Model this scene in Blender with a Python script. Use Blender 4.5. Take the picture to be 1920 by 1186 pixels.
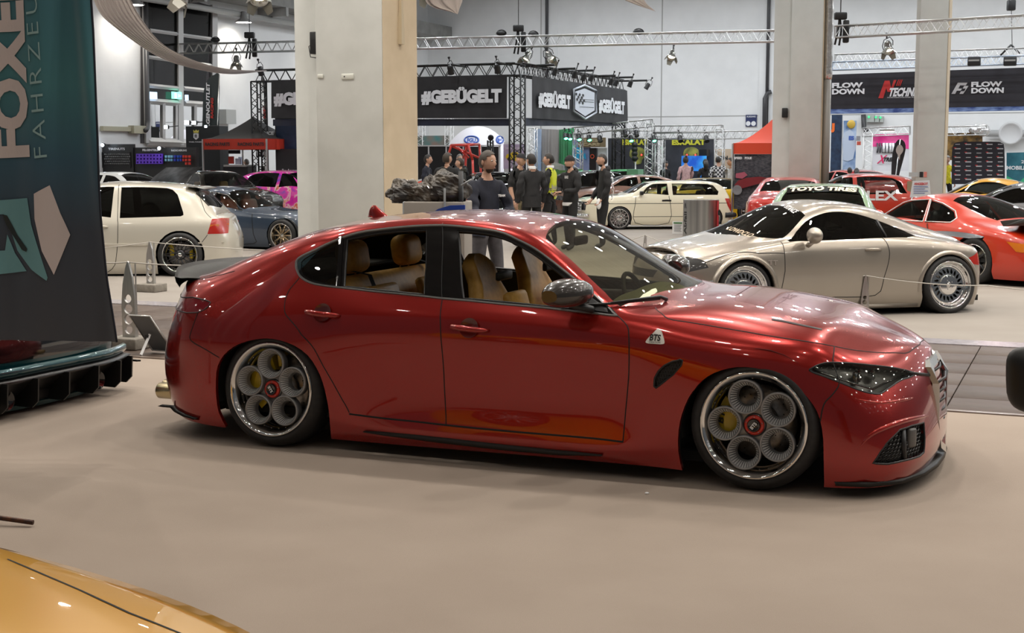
import bpy,bmesh,math,random
import numpy as np
from mathutils import Vector,Matrix
from mathutils.geometry import delaunay_2d_cdt
random.seed(7);RNG=np.random.default_rng(7)
for o in list(bpy.data.objects):bpy.data.objects.remove(o)
SC=bpy.context.scene
COL=SC.collection
PI=math.pi
# ------------------------------------------------------------------ camera, world, exposure
F,PITCH,CAM_H=2603.4,0.113936,1.6739
cam_d=bpy.data.cameras.new('camera');cam=bpy.data.objects.new('camera',cam_d);COL.objects.link(cam)
cam_d.sensor_width=36.0;cam_d.lens=F/1920*36.0;cam_d.clip_end=300;cam_d.clip_start=0.05
cam.location=(0,0,CAM_H);cam.rotation_euler=(PI/2-PITCH,0,0)
SC.camera=cam
SC.view_settings.view_transform='Standard';SC.view_settings.look='None'
SC.view_settings.gamma=1.0;SC.view_settings.use_curve_mapping=False
SC.view_settings.exposure=0.10
wd=bpy.data.worlds.new('hall_air');SC.world=wd;wd.use_nodes=True
wd.node_tree.nodes['Background'].inputs[0].default_value=(0.93,0.96,1.0,1)
wd.node_tree.nodes['Background'].inputs[1].default_value=0.09
SC.cycles.use_denoising=True
SC.cycles.max_bounces=8;SC.cycles.transparent_max_bounces=24
SC.cycles.sample_clamp_indirect=4.0
SC.cycles.caustics_reflective=False;SC.cycles.caustics_refractive=False
HA=-0.391065
U=np.array([math.cos(HA),math.sin(HA),0.0]);V=np.array([-math.sin(HA),math.cos(HA),0.0])
def ceiling_light(p,power,size=0.55,color=(1.0,0.93,0.83),spread=150):
 d=bpy.data.lights.new('hall_lamp','AREA');d.shape='DISK';d.size=size;d.energy=power;d.color=color
 d.spread=math.radians(spread)
 o=bpy.data.objects.new('hall_lamp',d);COL.objects.link(o);o.location=p
 return o
# ------------------------------------------------------------------ pixel helpers (survey of the photograph)
def ray(px,py):
 c,s=math.cos(PITCH),math.sin(PITCH)
 a=(px-960)/F;b=(593-py)/F
 return np.array([a,c+b*s,-s+b*c])
def at(px,py,Y):
 d=ray(px,py);return np.array([0,0,CAM_H])+d*(Y/d[1])
def ground(px,py,z=0.0):
 d=ray(px,py);return np.array([0,0,CAM_H])+d*((z-CAM_H)/d[2])
def onplane(px,py,p0,n):
 d=ray(px,py);c=np.array([0,0,CAM_H]);n=np.asarray(n,float)
 return c+d*(np.dot(np.asarray(p0)-c,n)/np.dot(d,n))
def project(P):
 d=P-np.array([0,0,CAM_H]);c,s=math.cos(PITCH),math.sin(PITCH)
 z=d[...,1]*c-d[...,2]*s;up=d[...,1]*s+d[...,2]*c
 return np.stack([960+F*d[...,0]/z,593-F*up/z],-1)
# ------------------------------------------------------------------ materials
MATS={}
def mat(name,col=(0.5,0.5,0.5),rough=0.5,metal=0.0,spec=0.5,coat=0.0,emit=None,estr=0.0,alpha=1.0,trans=0.0,sheen=0.0):
 if name in MATS:return MATS[name]
 m=bpy.data.materials.new(name);m.use_nodes=True
 b=m.node_tree.nodes['Principled BSDF']
 b.inputs['Base Color'].default_value=(*col,1);b.inputs['Roughness'].default_value=rough
 b.inputs['Metallic'].default_value=metal;b.inputs['Specular IOR Level'].default_value=spec
 b.inputs['Coat Weight'].default_value=coat;b.inputs['Coat Roughness'].default_value=0.02
 b.inputs['Transmission Weight'].default_value=trans
 if sheen:b.inputs['Sheen Weight'].default_value=sheen
 if emit:b.inputs['Emission Color'].default_value=(*emit,1);b.inputs['Emission Strength'].default_value=estr
 MATS[name]=m
 return m
def nodes(m):return m.node_tree.nodes,m.node_tree.links,m.node_tree.nodes['Principled BSDF']
def noisy(name,c1,c2,scale=8.0,rough=0.6,bump=0.0,bscale=60.0,detail=4.0,stretch=(1,1,1),**k):
 if name in MATS:return MATS[name]
 m=mat(name,c1,rough,**k);N,L,b=nodes(m)
 tc=N.new('ShaderNodeTexCoord');mp=N.new('ShaderNodeMapping');mp.inputs['Scale'].default_value=stretch
 L.new(tc.outputs['Object'],mp.inputs['Vector'])
 n=N.new('ShaderNodeTexNoise');n.inputs['Scale'].default_value=scale;n.inputs['Detail'].default_value=detail
 L.new(mp.outputs['Vector'],n.inputs['Vector'])
 r=N.new('ShaderNodeValToRGB');r.color_ramp.elements[0].position=0.35;r.color_ramp.elements[1].position=0.65
 r.color_ramp.elements[0].color=(*c1,1);r.color_ramp.elements[1].color=(*c2,1)
 L.new(n.outputs['Fac'],r.inputs['Fac']);L.new(r.outputs['Color'],b.inputs['Base Color'])
 if bump:
  n2=N.new('ShaderNodeTexNoise');n2.inputs['Scale'].default_value=bscale;n2.inputs['Detail'].default_value=3
  L.new(mp.outputs['Vector'],n2.inputs['Vector'])
  bp=N.new('ShaderNodeBump');bp.inputs['Strength'].default_value=bump;bp.inputs['Distance'].default_value=0.01
  L.new(n2.outputs['Fac'],bp.inputs['Height']);L.new(bp.outputs['Normal'],b.inputs['Normal'])
 return m
def paint(name,col,metal=0.35,rough=0.32,flake=0.0):
 """car paint: a metallic or solid base under clear lacquer"""
 if name in MATS:return MATS[name]
 m=mat(name,col,rough,metal=metal,coat=1.0)
 if flake:
  N,L,b=nodes(m)
  tc=N.new('ShaderNodeTexCoord')
  v=N.new('ShaderNodeTexVoronoi');v.inputs['Scale'].default_value=900.0
  L.new(tc.outputs['Object'],v.inputs['Vector'])
  mx=N.new('ShaderNodeMix');mx.data_type='RGBA';mx.inputs[0].default_value=0.5
  hs=N.new('ShaderNodeHueSaturation');hs.inputs['Color'].default_value=(*col,1)
  mr=N.new('ShaderNodeMapRange');mr.inputs['To Min'].default_value=1-flake;mr.inputs['To Max'].default_value=1+flake
  L.new(v.outputs['Color'],mr.inputs['Value']);L.new(mr.outputs['Result'],hs.inputs['Value'])
  L.new(hs.outputs['Color'],b.inputs['Base Color'])
 return m
def glass(name,tint=(0.55,0.6,0.58),gloss=0.10,rough=0.0):
 """thin automotive glass: tinted see-through pane with a Fresnel reflection"""
 if name in MATS:return MATS[name]
 m=bpy.data.materials.new(name);m.use_nodes=True;N=m.node_tree.nodes;L=m.node_tree.links
 N.remove(N['Principled BSDF']);out=N['Material Output']
 t=N.new('ShaderNodeBsdfTransparent');t.inputs[0].default_value=(*tint,1)
 g=N.new('ShaderNodeBsdfGlossy');g.inputs['Roughness'].default_value=rough;g.inputs[0].default_value=(1,1,1,1)
 fr=N.new('ShaderNodeFresnel');fr.inputs[0].default_value=1.52
 ad=N.new('ShaderNodeMath');ad.operation='MULTIPLY_ADD';ad.inputs[1].default_value=0.9;ad.inputs[2].default_value=gloss-0.04
 ad.use_clamp=True
 L.new(fr.outputs[0],ad.inputs[0])
 mx=N.new('ShaderNodeMixShader');L.new(ad.outputs[0],mx.inputs[0]);L.new(t.outputs[0],mx.inputs[1]);L.new(g.outputs[0],mx.inputs[2])
 L.new(mx.outputs[0],out.inputs[0])
 MATS[name]=m
 return m
def glow(name,col,strength):
 return mat(name,(0,0,0),0.5,emit=col,estr=strength)
BLACK=mat('black_plastic',(0.012,0.012,0.013),0.45)
GLOSSBLACK=mat('gloss_black',(0.006,0.006,0.007),0.05,coat=1.0)
RUBBER=noisy('tyre_rubber',(0.012,0.012,0.013),(0.02,0.02,0.02),30,rough=0.62)
DARKTRIM=mat('satin_dark_trim',(0.16,0.16,0.155),0.32,metal=0.85)
GAP=mat('panel_gap_black',(0.004,0.004,0.004),0.7)
CHROME=mat('chrome',(0.82,0.82,0.80),0.06,metal=1.0)
ALU=mat('aluminium',(0.62,0.62,0.61),0.3,metal=0.9)
LINER=mat('dark_liner',(0.012,0.012,0.012),0.85)
UNDER=mat('underbody_black',(0.008,0.008,0.008),0.9)
WINDOW=glass('window_glass',(0.62,0.66,0.62),0.06)
DARKGLASS=glass('tinted_glass',(0.10,0.105,0.10),0.07)
WHITE=mat('white_print',(0.85,0.85,0.85),0.6)
SKIN=noisy('skin',(0.50,0.29,0.20),(0.58,0.34,0.24),18,rough=0.5)
# ------------------------------------------------------------------ mesh builder
def norm(v):
 v=np.asarray(v,float);n=np.linalg.norm(v);return v/n if n>1e-12 else v
class MB:
 def __init__(s):s.v=[];s.f=[];s.m=[];s.sm=[]
 def add(s,vs,fs,mi=0,smooth=False):
  b=len(s.v);s.v.extend([tuple(map(float,p)) for p in vs])
  for f in fs:s.f.append(tuple(b+i for i in f));s.m.append(mi);s.sm.append(smooth)
  return s
 def box(s,c,d,rot=None,mi=0,taper=1.0):
  hx,hy,hz=d[0]/2,d[1]/2,d[2]/2
  P=[(-hx,-hy,-hz),(hx,-hy,-hz),(hx,hy,-hz),(-hx,hy,-hz),(-hx*taper,-hy*taper,hz),(hx*taper,-hy*taper,hz),(hx*taper,hy*taper,hz),(-hx*taper,hy*taper,hz)]
  R=np.eye(3) if rot is None else np.asarray(rot)
  return s.add([R@np.array(p)+np.asarray(c) for p in P],[(0,3,2,1),(4,5,6,7),(0,1,5,4),(1,2,6,5),(2,3,7,6),(3,0,4,7)],mi)
 def rbox(s,c,d,r=0.02,rot=None,mi=0,seg=2,puff=0.0):
  bm=bmesh.new();bmesh.ops.create_cube(bm,size=1.0)
  for v in bm.verts:v.co=Vector((v.co.x*d[0],v.co.y*d[1],v.co.z*d[2]))
  bmesh.ops.bevel(bm,geom=list(bm.edges),offset=min(r,min(d)*0.49),segments=seg,profile=0.5,affect='EDGES')
  R=np.eye(3) if rot is None else np.asarray(rot)
  vs=[R@np.array(v.co)+np.asarray(c) for v in bm.verts];bm.verts.index_update()
  fs=[tuple(v.index for v in f.verts) for f in bm.faces];bm.free()
  return s.add(vs,fs,mi,True)
 def tube(s,pts,r,n=8,mi=0,caps=True,closed=False,smooth=True):
  pts=[np.asarray(p,float) for p in pts];N=len(pts)
  rs=r if hasattr(r,'__len__') else[r]*N
  up=None;rings=[]
  for i,p in enumerate(pts):
   a=pts[(i-1)%N] if(closed or i>0) else p;b=pts[(i+1)%N] if(closed or i<N-1) else p
   t=norm(b-a)
   if up is None:
    ref=np.array([0,0,1.0]) if abs(t[2])<0.9 else np.array([1.0,0,0])
    up=norm(np.cross(np.cross(t,ref),t))
   else:
    up=norm(up-t*np.dot(up,t))
   w=np.cross(t,up)
   rings.append([p+rs[i]*(math.cos(2*PI*k/n)*up+math.sin(2*PI*k/n)*w) for k in range(n)])
  vs=[q for R in rings for q in R];fs=[]
  M=N if closed else N-1
  for i in range(M):
   for k in range(n):
    a=i*n+k;b=i*n+(k+1)%n;c=((i+1)%N)*n+(k+1)%n;d=((i+1)%N)*n+k
    fs.append((a,b,c,d))
  if caps and not closed:
   fs.append(tuple(reversed(range(n))));fs.append(tuple((N-1)*n+k for k in range(n)))
  return s.add(vs,fs,mi,smooth)
 def bar(s,a,b,w,mi=0):
  return s.tube([a,b],w/2,4,mi,smooth=False)
 def lathe(s,prof,n=32,M=None,mi=0,smooth=True,a0=0.0,a1=2*PI):
  """profile of (radius, axial) spun about the local z axis"""
  full=abs(a1-a0-2*PI)<1e-6;K=n if full else n+1
  M=np.eye(4) if M is None else np.asarray(M)
  vs=[]
  for k in range(K):
   a=a0+(a1-a0)*k/n;c,sn=math.cos(a),math.sin(a)
   for r,z in prof:vs.append((M@np.array([r*c,r*sn,z,1.0]))[:3])
  m=len(prof);fs=[]
  for k in range(n):
   k2=(k+1)%K
   for i in range(m-1):fs.append((k*m+i,k2*m+i,k2*m+i+1,k*m+i+1))
  return s.add(vs,fs,mi,smooth)
 def disc(s,r,z=0.0,n=32,M=None,mi=0):
  M=np.eye(4) if M is None else np.asarray(M)
  return s.add([(M@np.array([r*math.cos(2*PI*k/n),r*math.sin(2*PI*k/n),z,1]))[:3] for k in range(n)],[tuple(range(n))],mi)
 def prism(s,poly,o,eu,ev,depth,mi=0,holes=(),mside=None):
  """polygon (in eu, ev axes about o) with optional holes, extruded by depth along eu x ev"""
  eu=np.asarray(eu,float);ev=np.asarray(ev,float);en=norm(np.cross(eu,ev));o=np.asarray(o,float)
  loops=[list(poly)]+[list(h) for h in holes]
  vs2=[];ed=[]
  for lp in loops:
   b=len(vs2);vs2+=[Vector(p) for p in lp];ed+=[(b+i,b+(i+1)%len(lp)) for i in range(len(lp))]
  if len(loops)==1 and len(poly)<5:
   tri=[tuple(range(len(poly)))];pv=vs2
  else:
   pv,_,tri,*_=delaunay_2d_cdt(vs2,ed,[],1,1e-6)
   if holes:
    keep=[]
    for t in tri:
     c=np.mean([pv[i] for i in t],0)
     if not any(inside(np.array([c]),np.array([tuple(q) for q in h]))[0] for h in holes):keep.append(t)
    tri=keep
  A=[o+eu*p[0]+ev*p[1] for p in pv];B=[a+en*depth for a in A];n=len(A)
  s.add(A+B,[tuple(reversed(t)) for t in tri]+[tuple(n+i for i in t) for t in tri],mi)
  for lp in loops:
   A=[o+eu*p[0]+ev*p[1] for p in lp];B=[a+en*depth for a in A];m=len(lp)
   s.add(A+B,[(i,(i+1)%m,m+(i+1)%m,m+i) for i in range(m)],mi if mside is None else mside)
  return s
 def ball(s,c,r,mi=0,n=10,m=7,rot=None):
  r=np.array(r if hasattr(r,'__len__') else(r,r,r),float);R=np.eye(3) if rot is None else np.asarray(rot)
  vs=[];fs=[]
  for i in range(m+1):
   th=PI*i/m
   for k in range(n):vs.append(np.asarray(c)+R@(r*np.array([math.sin(th)*math.cos(2*PI*k/n),math.sin(th)*math.sin(2*PI*k/n),math.cos(th)])))
  for i in range(m):
   for k in range(n):fs.append((i*n+k,(i+1)*n+k,(i+1)*n+(k+1)%n,i*n+(k+1)%n))
  return s.add(vs,fs,mi,True)
 def grid(s,P,mi=0,smooth=True,flip=False):
  a,b=len(P),len(P[0]);fs=[]
  for i in range(a-1):
   for j in range(b-1):
    q=(i*b+j,(i+1)*b+j,(i+1)*b+j+1,i*b+j+1);fs.append(tuple(reversed(q)) if flip else q)
  return s.add([p for r in P for p in r],fs,mi,smooth)
 def mesh(s,name):
  me=bpy.data.meshes.new(name);me.from_pydata(s.v,[],s.f)
  me.polygons.foreach_set('material_index',s.m);me.polygons.foreach_set('use_smooth',s.sm)
  me.update();return me
 def build(s,name,mats,parent=None,loc=None,rz=None,fix=True):
  me=s.mesh(name)
  if fix:
   bm=bmesh.new();bm.from_mesh(me);bmesh.ops.recalc_face_normals(bm,faces=bm.faces);bm.to_mesh(me);bm.free()
  return link(name,me,mats,parent,loc,rz)
def link(name,me,mats,parent=None,loc=None,rz=None):
 for m in(mats if isinstance(mats,(list,tuple)) else[mats]):me.materials.append(m)
 o=bpy.data.objects.new(name,me);COL.objects.link(o)
 if parent is not None:o.parent=parent
 if loc is not None:o.location=loc
 if rz is not None:o.rotation_euler.z=rz
 return o
def inside(P,poly):
 x,y=P[:,0],P[:,1];r=np.zeros(len(P),bool);n=len(poly);j=n-1
 for i in range(n):
  xi,yi=poly[i];xj,yj=poly[j]
  c=(yi>y)!=(yj>y)
  with np.errstate(divide='ignore',invalid='ignore'):
   r^=c&(x<(xj-xi)*(y-yi)/(yj-yi+1e-15)+xi)
  j=i
 return r
def tag(o,label,cat,group=None,kind=None):
 o['label']=label;o['category']=cat
 if group:o['group']=group
 if kind:o['kind']=kind
 return o
def thing(name,label,cat,loc=(0,0,0),rz=0.0,group=None):
 o=bpy.data.objects.new(name,None);COL.objects.link(o);o.location=[float(c) for c in loc];o.rotation_euler.z=rz
 o.empty_display_size=0.2
 return tag(o,label,cat,group)
def structure(o):o['kind']='structure';return o
def dup(o,parent=None,loc=None,rz=None,label=None):
 c=o.copy();COL.objects.link(c)
 if parent is not None:c.parent=parent
 if loc is not None:c.location=[float(q) for q in loc]
 if rz is not None:c.rotation_euler.z=rz
 if label:c['label']=label
 for ch in list(o.children):dup(ch,c)
 return c
def rotx(a):c,s=math.cos(a),math.sin(a);return np.array([[1,0,0],[0,c,-s],[0,s,c]])
def roty(a):c,s=math.cos(a),math.sin(a);return np.array([[c,0,s],[0,1,0],[-s,0,c]])
def rotz(a):c,s=math.cos(a),math.sin(a);return np.array([[c,-s,0],[s,c,0],[0,0,1]])
def M4(R=np.eye(3),t=(0,0,0)):M=np.eye(4);M[:3,:3]=R;M[:3,3]=t;return M
def frame(ex,ey,o):
 ex=norm(ex);ez=norm(np.cross(ex,ey));ey=np.cross(ez,ex)
 return M4(np.stack([ex,ey,ez],1),o)
def refine(v,f,L):
 v=[np.asarray(p,float) for p in v];T=[(q[0],q[i],q[i+1]) for q in f for i in range(1,len(q)-1)];mid={};out=[]
 while T:
  a,b,c=T.pop();e=[(np.linalg.norm(v[a]-v[b]),a,b,c),(np.linalg.norm(v[b]-v[c]),b,c,a),(np.linalg.norm(v[c]-v[a]),c,a,b)];d,p,q,r=max(e,key=lambda t:t[0])
  if d<L:out.append((a,b,c));continue
  k=(min(p,q),max(p,q))
  if k not in mid:mid[k]=len(v);v.append((v[p]+v[q])/2)
  m=mid[k];T+=[(p,m,r),(m,q,r)]
 return np.array(v),out
_FT={}
def text_geo(body,bold=0.0,depth=0.004,spacing=1.0):
 """outline text as (verts, faces), cap height 1, left aligned at x = 0"""
 key=(body,bold,spacing)
 if key in _FT:return _FT[key]
 cu=bpy.data.curves.new('lettering','FONT');cu.body=body;cu.offset=bold;cu.resolution_u=3;cu.space_character=spacing
 cu.extrude=0.0;cu.fill_mode='FRONT'
 o=bpy.data.objects.new('lettering',cu);COL.objects.link(o)
 dg=bpy.context.evaluated_depsgraph_get();me=o.evaluated_get(dg).to_mesh()
 v=np.array([tuple(q.co) for q in me.vertices]).reshape(-1,3);f=[tuple(p.vertices) for p in me.polygons]
 o.evaluated_get(dg).to_mesh_clear();bpy.data.objects.remove(o);bpy.data.curves.remove(cu)
 h=0.729
 v=v/h;v[:,0]-=v[:,0].min()
 _FT[key]=(v,f);return _FT[key]
def lettering(body,o,ex,ey,height,width=None,m=None,parent=None,name='lettering',bold=0.02,shear=0.0,lift=0.004,surf=None,spacing=1.0,mb=None):
 """letters laid on the plane through o spanned by ex, ey (o = lower left of the text)"""
 v,f=text_geo(body,bold,spacing=spacing);ex=norm(ex);ey=norm(ey);en=norm(np.cross(ex,ey))
 w=v[:,0].max();sx=height if width is None else width/w
 P=[np.asarray(o)+ex*(a*sx+shear*b*height)+ey*(b*height)+en*lift for a,b,_ in v]
 if surf:P=[surf(p) for p in P]
 mb2=mb or MB();mb2.add(P,f)
 if mb is None:return mb2.build(name,m or WHITE,parent,fix=False)
# ------------------------------------------------------------------ car bodies: one smooth B-spline skin, cut into panels
def bspl(t):
 return np.stack([(1-t)**3/6,(3*t**3-6*t**2+4)/6,(-3*t**3+3*t**2+3*t+1)/6,t**3/6],-1)
def dbspl(t):
 return np.stack([-(1-t)**2/2,(9*t**2-12*t)/6,(-9*t**2+6*t+3)/6,t**2/2],-1)
class Skin:
 """net P[station, line] = (x, y >= 0, z); stations run nose to tail, lines run sill to centre line"""
 def __init__(s,P,k=0.75):
  P=np.array(P,float);s.NS,s.NL=P.shape[:2]
  mir=np.array([1,-1,1.0])
  def pad(P):
   Q=np.concatenate([(P[1]*mir)[None],P,(P[-2]*mir)[None]],0)
   return np.concatenate([(2*Q[:,0]-Q[:,1])[:,None],Q,(Q[:,-2]*mir)[:,None]],1)
  Q=pad(P)
  d=(Q[:-2,1:-1]-2*P+Q[2:,1:-1])+(Q[1:-1,:-2]-2*P+Q[1:-1,2:])
  s.P=P-k*d/6;s.P[0,:,1]=0;s.P[-1,:,1]=0;s.P[:,-1,1]=0
  s.Q=pad(s.P)
  du=np.linalg.norm(np.diff(P,axis=0),axis=2).max(1);dv=np.median(np.linalg.norm(np.diff(P,axis=1),axis=2),0)
  s.ulen=np.maximum(du,0.05);s.vlen=np.maximum(dv,0.03)
  s.U=np.concatenate([[0],np.cumsum(s.ulen)]);s.V=np.concatenate([[0],np.cumsum(s.vlen)])
  s.uk=np.arange(s.NS);s.vk=np.arange(s.NL)
  gu=np.linspace(0,s.NS-1,32*s.NS);gv=np.linspace(0,s.NL-1,20*s.NL)
  s.gu,s.gv=np.meshgrid(gu,gv,indexing='ij');s.gu=s.gu.ravel();s.gv=s.gv.ravel()
  s.sg=None
  s.gp,s.gn=s.ev(s.gu,s.gv,nrm=True)
 def ev(s,u,v,side=-1,nrm=False):
  u=np.clip(np.asarray(u,float),0,s.NS-1-1e-9);v=np.clip(np.asarray(v,float),0,s.NL-1-1e-9)
  i=u.astype(int);j=v.astype(int);bu=bspl(u-i);bv=bspl(v-j)
  pts=s.Q[i[:,None,None]+np.arange(4)[None,:,None],j[:,None,None]+np.arange(4)[None,None,:]]
  p=np.einsum('na,nb,nabc->nc',bu,bv,pts)
  p[:,1]*=side
  if not nrm:return p
  a=np.einsum('na,nb,nabc->nc',dbspl(u-i),bv,pts);b=np.einsum('na,nb,nabc->nc',bu,dbspl(v-j),pts)
  n=np.cross(a,b);n/=np.linalg.norm(n,axis=1)[:,None]+1e-12
  if s.sg is None:
   c=np.array([p[:,0]*0.75,p[:,1]*0.0,np.full(len(p),0.45)]).T;q=p.copy();q[:,1]*=side
   s.sg=np.sign(np.median(np.sign(np.einsum('nc,nc->n',n,q-c))))
  n*=s.sg
  n[:,1]*=side
  return p,n
 def m2(s,uv):uv=np.asarray(uv,float);return np.stack([np.interp(uv[:,0],s.uk,s.U),np.interp(uv[:,1],s.vk,s.V)],1)
 def uv(s,m):m=np.asarray(m,float);return np.stack([np.interp(m[:,0],s.U,s.uk),np.interp(m[:,1],s.V,s.vk)],1)
 def _solve(s,fun,target,mask):
  G=fun(s.gp);out=[]
  for t in target:
   d=((G-t)**2).sum(1);d=np.where(mask,d,1e9);k=d.argmin();w=np.array([s.gu[k],s.gv[k]])
   best=w.copy();bd=d[k]
   for _ in range(6):
    e=1e-3
    p=fun(s.ev([w[0],min(w[0]+e,s.NS-1),w[0]],[w[1],w[1],min(w[1]+e,s.NL-1)]))
    J=np.stack([(p[1]-p[0])/e,(p[2]-p[0])/e],1);r=np.asarray(t)-p[0]
    if(r**2).sum()<bd:bd=(r**2).sum();best=w.copy()
    try:st=np.linalg.solve(J.T@J+1e-9*np.eye(2),J.T@r)
    except Exception:break
    w=np.array([np.clip(w[0]+np.clip(st[0],-.3,.3),0,s.NS-1),np.clip(w[1]+np.clip(st[1],-.3,.3),0,s.NL-1)])
   out.append(best)
  return np.array(out)
 def px(s,pts,X):
  """features surveyed in the photograph, found on the near side of the skin"""
  R=np.array([[math.cos(X[2]),-math.sin(X[2]),0],[math.sin(X[2]),math.cos(X[2]),0],[0,0,1]]);T=np.array([X[0],X[1],0])
  W=s.gp@R.T+T;nn=s.gn@R.T
  facing=np.einsum('nc,nc->n',nn,W-np.array([0,0,CAM_H]))<0
  return s._solve(lambda p:project(p@R.T+T),[p[:2] for p in pts],facing)
 def side(s,pts):return s._solve(lambda p:p[:,[0,2]],pts,np.abs(s.gn[:,1])>0.25)
 def top(s,pts):return s._solve(lambda p:p[:,[0,1]]*np.array([1,-1]),pts,s.gn[:,2]>0.15)
 def front(s,pts):return s._solve(lambda p:p[:,[1,2]]*np.array([-1,1]),pts,s.gn[:,0]>0.25)
 def rear(s,pts):return s._solve(lambda p:p[:,[1,2]]*np.array([-1,1]),pts,s.gn[:,0]<-0.25)
def smooth_poly(P,closed=True,k=4):
 P=np.asarray(P,float);n=len(P);out=[]
 for i in range(n if closed else n-1):
  p0,p1,p2,p3=(P[(i-1)%n],P[i],P[(i+1)%n],P[(i+2)%n]) if closed else(P[max(i-1,0)],P[i],P[i+1],P[min(i+2,n-1)])
  for t in np.arange(k)/k:
   out.append(0.5*((2*p1)+(-p0+p2)*t+(2*p0-5*p1+4*p2-p3)*t*t+(-p0+3*p1-3*p2+p3)*t**3))
 if not closed:out.append(P[-1])
 return np.array(out)
def dense(P,step,closed=True):
 P=np.asarray(P,float);out=[];n=len(P)
 for i in range(n if closed else n-1):
  a,b=P[i],P[(i+1)%n];k=max(1,int(np.ceil(np.linalg.norm(b-a)/step)))
  out+=[a+(b-a)*t/k for t in range(k)]
 if not closed:out.append(P[-1])
 return np.array(out)
class Cutter:
 """triangulates the skin with every outline in it, then hands out the panels"""
 def __init__(s,skin,polys,step=0.05):
  s.skin=skin;K=skin;s.polys={}
  E=[];Vv=[]
  def addloop(P,closed):
   b=len(Vv);Vv.extend(P);n=len(P)
   E.extend([(b+i,b+(i+1)%n) for i in range(n if closed else n-1)])
  W,H=K.U[-1],K.V[-1]
  addloop(dense(np.array([[0,0],[W,0],[W,H],[0,H]]),step),True)
  pts=[]
  for name,uv in polys.items():
   m=K.m2(uv);m=dense(m,step*0.6);s.polys[name]=m;addloop(m,True);pts.append(m)
  gu=np.concatenate([np.linspace(a,b,max(2,int(round((b-a)/step))+1))[:-1] for a,b in zip(K.U[:-1],K.U[1:])])[1:]
  gv=np.concatenate([np.linspace(a,b,max(2,int(round((b-a)/step))+1))[:-1] for a,b in zip(K.V[:-1],K.V[1:])])[1:]
  G=np.stack(np.meshgrid(gu,gv,indexing='ij'),-1).reshape(-1,2)
  if pts:
   A=np.concatenate(pts);keep=np.ones(len(G),bool)
   for c in range(0,len(G),2000):
    d=((G[c:c+2000,None]-A[None])**2).sum(2).min(1);keep[c:c+2000]=d>(step*0.4)**2
   G=G[keep]
  Vv.extend(G)
  pv,_,tri,*_=delaunay_2d_cdt([Vector((float(p[0]),float(p[1]))) for p in Vv],E,[],0,1e-5)
  s.pv=np.array([tuple(p) for p in pv]);s.tri=np.array([t for t in tri if len(t)==3])
  s.cen=s.pv[s.tri].mean(1);s.free=np.ones(len(s.tri),bool)
  uv=K.uv(s.pv);s.uvs=uv
  s.pos,s.nor=K.ev(uv[:,0],uv[:,1],nrm=True)
 def mask(s,name):return inside(s.cen,s.polys[name])
 def take(s,m):m=m&s.free;s.free&=~m;return np.where(m)[0]
 def mesh(s,faces,name,sides=(-1,),off=0.0,lip=0.0,liner=False):
  T=s.tri[faces];vs=[];ns=[];fs=[]
  for sd in sides:
   used,inv=np.unique(T,return_inverse=True);t=inv.reshape(-1,3)
   mir=np.array([1,-sd,1.0]);p=(s.pos[used]+s.nor[used]*off)*mir;n=s.nor[used]*mir
   fn=np.cross(p[t[:,1]]-p[t[:,0]],p[t[:,2]]-p[t[:,0]]);flip=np.einsum('nc,nc->n',fn,n[t].mean(1))<0
   t=np.where(flip[:,None],t[:,::-1],t)
   b=sum(len(x) for x in vs);vs.append(p);ns.append(n);fs.append(t+b)
   if lip:
    e=np.concatenate([t[:,[0,1]],t[:,[1,2]],t[:,[2,0]]]);key=set(map(tuple,e))
    bd=np.array([q for q in e if(q[1],q[0]) not in key])
    if len(bd):
     keep=~((np.abs(p[bd[:,0],1])<1e-5)&(np.abs(p[bd[:,1],1])<1e-5));bd=bd[keep]
    if len(bd):
     u2,iv=np.unique(bd,return_inverse=True);e2=iv.reshape(-1,2)
     b2=sum(len(x) for x in vs);m2=len(u2)
     d=p[u2]-n[u2]*lip
     vs.append(np.concatenate([p[u2],d]));nn=np.zeros((m2*2,3))
     for a,c in e2:
      w=np.cross(p[u2[c]]-p[u2[a]],n[u2[a]]);nn[[a,c,a+m2,c+m2]]+=w
     nn/=np.linalg.norm(nn,axis=1)[:,None]+1e-9;ns.append(nn)
     q=np.array([[a,a+m2,c+m2,c] for a,c in e2])+b2
     fs.append(q)
  P=np.concatenate(vs);N=np.concatenate(ns)
  me=bpy.data.meshes.new(name);F_=[tuple(map(int,r)) for x in fs for r in x]
  me.from_pydata(P.tolist(),[],F_);me.polygons.foreach_set('use_smooth',[True]*len(me.polygons));me.update()
  me.normals_split_custom_set_from_vertices([tuple(x) for x in N])
  return me
 def line(s,mb,uv,w=0.006,lift=0.0008,sides=(-1,1),closed=False,sm=True):
  """a thin ribbon following a line on the skin (shut lines)"""
  K=s.skin;m=K.m2(uv)
  if sm and len(m)>2:m=smooth_poly(m,closed,3)
  m=dense(m,0.03,closed);q=K.uv(m)
  if closed:q=np.concatenate([q,q[:1]])
  p,n=K.ev(q[:,0],q[:,1],nrm=True)
  t=np.gradient(p,axis=0);b=np.cross(n,t);b/=np.linalg.norm(b,axis=1)[:,None]+1e-9
  for sd in sides:
   mir=np.array([1,-sd,1.0])
   A=(p+b*w/2+n*lift)*mir;B=(p-b*w/2+n*lift)*mir;C=(p+n*(lift+w*0.12))*mir
   mb.grid([list(A),list(C),list(B)],smooth=False)
  return mb
 def on(s,uv,side=-1):
  q=np.atleast_2d(uv);p,n=s.skin.ev(q[:,0],q[:,1],side,True);return p,n
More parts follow.
